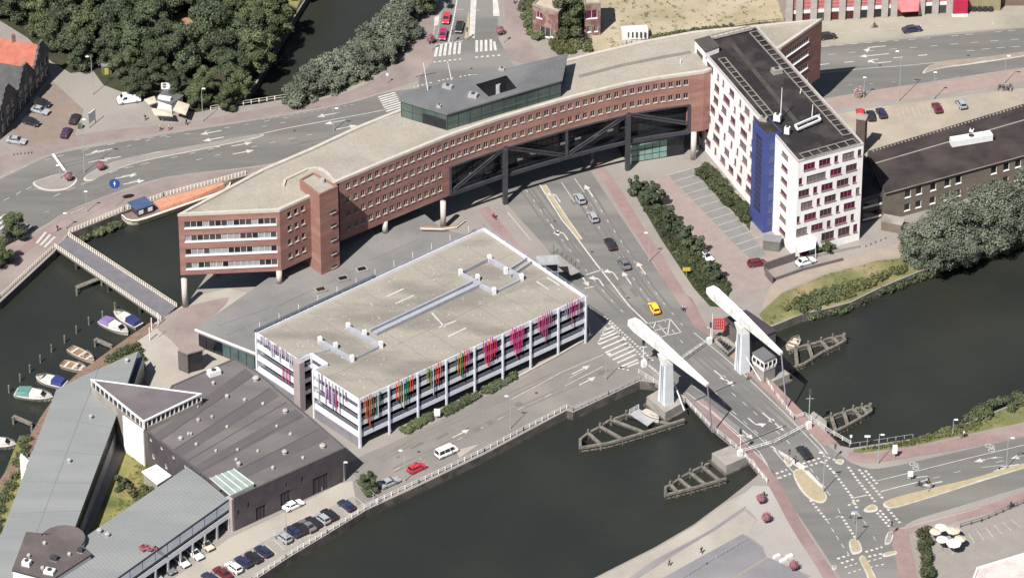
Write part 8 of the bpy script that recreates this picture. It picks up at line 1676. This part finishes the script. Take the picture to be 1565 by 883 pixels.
def person(x, y, rz, top, legs, label, pose='walk', z=.06):
    t = thing('person', P(x, y, z), label, 'person', None, rz); me = (PW if pose == 'walk' else PR).copy(); me.materials.clear()
    for m in (mat('cloth_' + '_'.join(map(str, legs)), S(legs), tuple(v * .85 for v in S(legs)), 2), mat('cloth_' + '_'.join(map(str, top)), S(top), tuple(v * .85 for v in S(top)), 2), M_SKIN, M_HAIR): me.materials.append(m)
    for p in me.polygons: c = p.center; p.material_index = 3 if c.z > 1.67 else 2 if (c.z > 1.47 or (abs(c.y) > .19 and c.z < 1.12 and c.z > .85)) else (0 if c.z < 1.0 and not (pose != 'walk' and c.z > .98) else 1); p.use_smooth = True
    part('body', me, t); return t
for a in ((222, 184, 1.0, (60, 60, 70), (50, 56, 80), 'person in dark clothes left of the snack kiosk'), (245, 200, .2, (230, 190, 170), (60, 60, 70), 'person in a pale pink top walking along the pavement below the kiosk'), (259, 199, 2.9, (236, 230, 224), (180, 90, 80), 'person in a white top on the pavement below the kiosk'), (285, 191, 2.2, (50, 46, 46), (50, 50, 56), 'person in black right of the parasols'), (656, 24, 1.2, (230, 150, 150), (60, 60, 90), 'person in a pink top left of the red car'), (664, 23, 1.4, (224, 130, 120), (50, 60, 90), 'second person in pink beside the red car'), (786, 6, 4.6, (235, 235, 235), (70, 80, 110), 'person in white at the top edge right of the road'), (88, 353, .6, (90, 40, 50), (40, 40, 50), 'person in dark red beside the footbridge'), (1143, 581, 2.4, (220, 140, 140), (70, 60, 60), 'person in pink beside the right bridge pylon'), (1072, 845, 1.8, (60, 60, 60), (90, 80, 70), 'person in dark clothes on the sand square'), (1023, 864, 2.6, (70, 66, 60), (60, 60, 70), 'person on the promenade near the thin rail'), (1215, 708, 1.0, (120, 60, 50), (50, 50, 50), 'person waiting at the drawbridge island') , (1168, 760, .3, (60, 54, 54), (60, 60, 70), 'person in black near the promenade flower ball')): person(*a)
def cyclist(x, y, rz, top, label): person(x, y, rz, top, (60, 64, 90), label, 'ride'); bicycle(x, y, rz, 'bicycle under the ' + label.replace(' on a bicycle', ','))
cyclist(755, 334, 2.2, (222, 90, 70), 'cyclist in red on a bicycle on the red cycle path by the garage'); cyclist(1044, 475, -1.0, (236, 236, 240), 'cyclist in white on a bicycle on the cycle path at the drawbridge'); cyclist(1473, 668, .3, (240, 236, 230), 'cyclist in a bright top on a bicycle on the right cycle path'); cyclist(1545, 775, .35, (50, 50, 56), 'cyclist in black on a bicycle near the dark rail fence'); cyclist(1405, 743, 2.9, (40, 40, 44), 'motor scooter rider in black on a bicycle at the stop line') if False else cyclist(1405, 743, 2.9, (40, 40, 44), 'cyclist in dark grey on a bicycle at the stop line'); cyclist(1417, 740, 2.9, (236, 232, 226), 'cyclist in cream on a bicycle behind the dark grey one'); cyclist(1336, 43, .1, (40, 40, 46), 'cyclist in black on a bicycle before the shop front')
# bollards and bins
random.seed(31)
for i in range(12):
    x, y = lerp((366 + 0, 803), (520, 737), i / 11); p = P(x, y); q = MB(); q.tube((0, 0, 0), (0, 0, .9), .14, .12, 8)
    if i == 0: bme = q.mesh('bollard', M_CONC)
    o = bpy.data.objects.new('bollard', bme); COL.objects.link(o); o.location = p; tag(o, 'pale bollard along the foot of the dark hall', 'bollard', 'bollards in front of the dark hall')
for i in range(6):
    x, y = lerp((20, 238), (47, 235), i / 5); o = bpy.data.objects.new('bollard', bme); COL.objects.link(o); o.location = P(x, y); tag(o, 'bollard at the road edge below the parked silver car', 'bollard', 'bollards below the gabled houses')
for i in range(5):
    x, y = lerp((1322, 378), (1352, 366), i / 4); o = bpy.data.objects.new('bollard', bme); COL.objects.link(o); o.location = P(x, y); tag(o, 'dark bollard on the towpath right of the tower', 'bollard', 'bollards on the towpath')
# manholes and patches on the roads
K = Marks(); random.seed(17); PZ_ = [.0365]
def patch(x, y, w_, l_, a): c = P(x, y); d = Vector((cos(a), sin(a), 0)); PZ_[0] += .0004; K.q(c - d * l_ / 2, c + d * l_ / 2, w_, PZ_[0])
gA_ = ang_px((1000, 470), (925, 362))
for i in range(36):
    t = random.random(); x, y = lerp((830, 300), (1030, 540), t); patch(x + random.uniform(-30, 60), y + random.uniform(-12, 12), random.uniform(.3, 1.4), random.uniform(.6, 5), gA_)
for i in range(30): t = random.random(); x, y = lerp((60, 300), (580, 170), t); patch(x, y + random.uniform(-25, 22), random.uniform(.3, 1.2), random.uniform(.6, 6), a2)
for i in range(7): t = random.random(); x, y = lerp((600, 710), (920, 550), t); patch(x + random.uniform(-20, 20), y + random.uniform(-12, 14), random.uniform(.3, 1.5), random.uniform(.6, 5), ang_px((600, 710), (920, 550)))

done(K, 'asphalt_patch', mat('patched_asphalt', S((130, 127, 123)), S((122, 119, 115)), .6, fine=.15))

for i, (a, b) in enumerate(((1187, 851), (1197, 857), (1206, 851))): p = P(a, b); t = thing('stone_bench', p, ['left', 'middle', 'right'][i] + ' one of three white stone blocks by the lowest flower ball', 'bench', 'white stone blocks on the promenade'); q = MB(); q.box((0, 0, .25), (1.5, .7, .5), .6); part('seat', q.mesh('seat', M_WHITEW), t); q = MB(); q.box((0, 0, .02), (1.1, .4, .1), .6); part('foot', q.mesh('foot', M_CONC), t)

lowwall([(794, 575), (850, 545), (893, 520), (902, 510), (900, 498)], .6, M_COPE, 'kerb_wall', 'pale low wall curving round the right corner of the garage', .35)
# wheel-worn lanes and manholes
K = Marks()
for pts in ([(795, 290), (842, 355), (895, 425), (960, 492), (1030, 562)], [(812, 288), (858, 352), (912, 424), (978, 492), (1050, 560)], [(872, 290), (918, 362), (968, 436), (1036, 524), (1110, 590), (1200, 665)], [(892, 288), (936, 362), (986, 436), (1050, 518), (1125, 585), (1210, 660)]): K.line(pts, .55, z=.0332); K.line([(a + 9, b - 3) for a, b in pts], .55, z=.0336)
for pts in ([(20, 292), (100, 250), (200, 226), (330, 204), (480, 178), (560, 164)], [(60, 330), (160, 285), (270, 255), (400, 232), (520, 208)]): K.line(pts, .6, z=.0282); K.line([(a + 2, b + 5) for a, b in pts], .6, z=.0286)
done(K, 'wheel_wear', mat('worn_asphalt', S((130, 127, 123)), S((123, 120, 116)), .25, fine=.1)); K = Marks()
for pts in ([(900, 545), (780, 600), (660, 655), (580, 700)], [(920, 565), (800, 618), (690, 672), (600, 716)]): K.line(pts, .6, z=.0272); K.line([(a + 3, b + 5) for a, b in pts], .6, z=.0276)
done(K, 'wheel_wear', mat('worn_quay_asphalt', S((144, 137, 131)), S((134, 128, 123)), .25, fine=.1))
mh = MB(); mh.tube((0, 0, 0), (0, 0, .012), .36, n=12); mh = mh.mesh('manhole_cover', mat('cast_iron', S((92, 88, 84)), S((80, 76, 73)), 2))
for i, (a, b) in enumerate(((848, 338), (905, 385), (960, 455), (1010, 520), (715, 655), (820, 600), (640, 690), (1230, 745), (1300, 790), (1420, 715), (150, 250), (320, 232), (450, 200), (720, 105), (1345, 100), (1480, 85))):
    o = bpy.data.objects.new('manhole_cover', mh); COL.objects.link(o); o.location = P(a, b, .038); o['kind'] = 'structure'
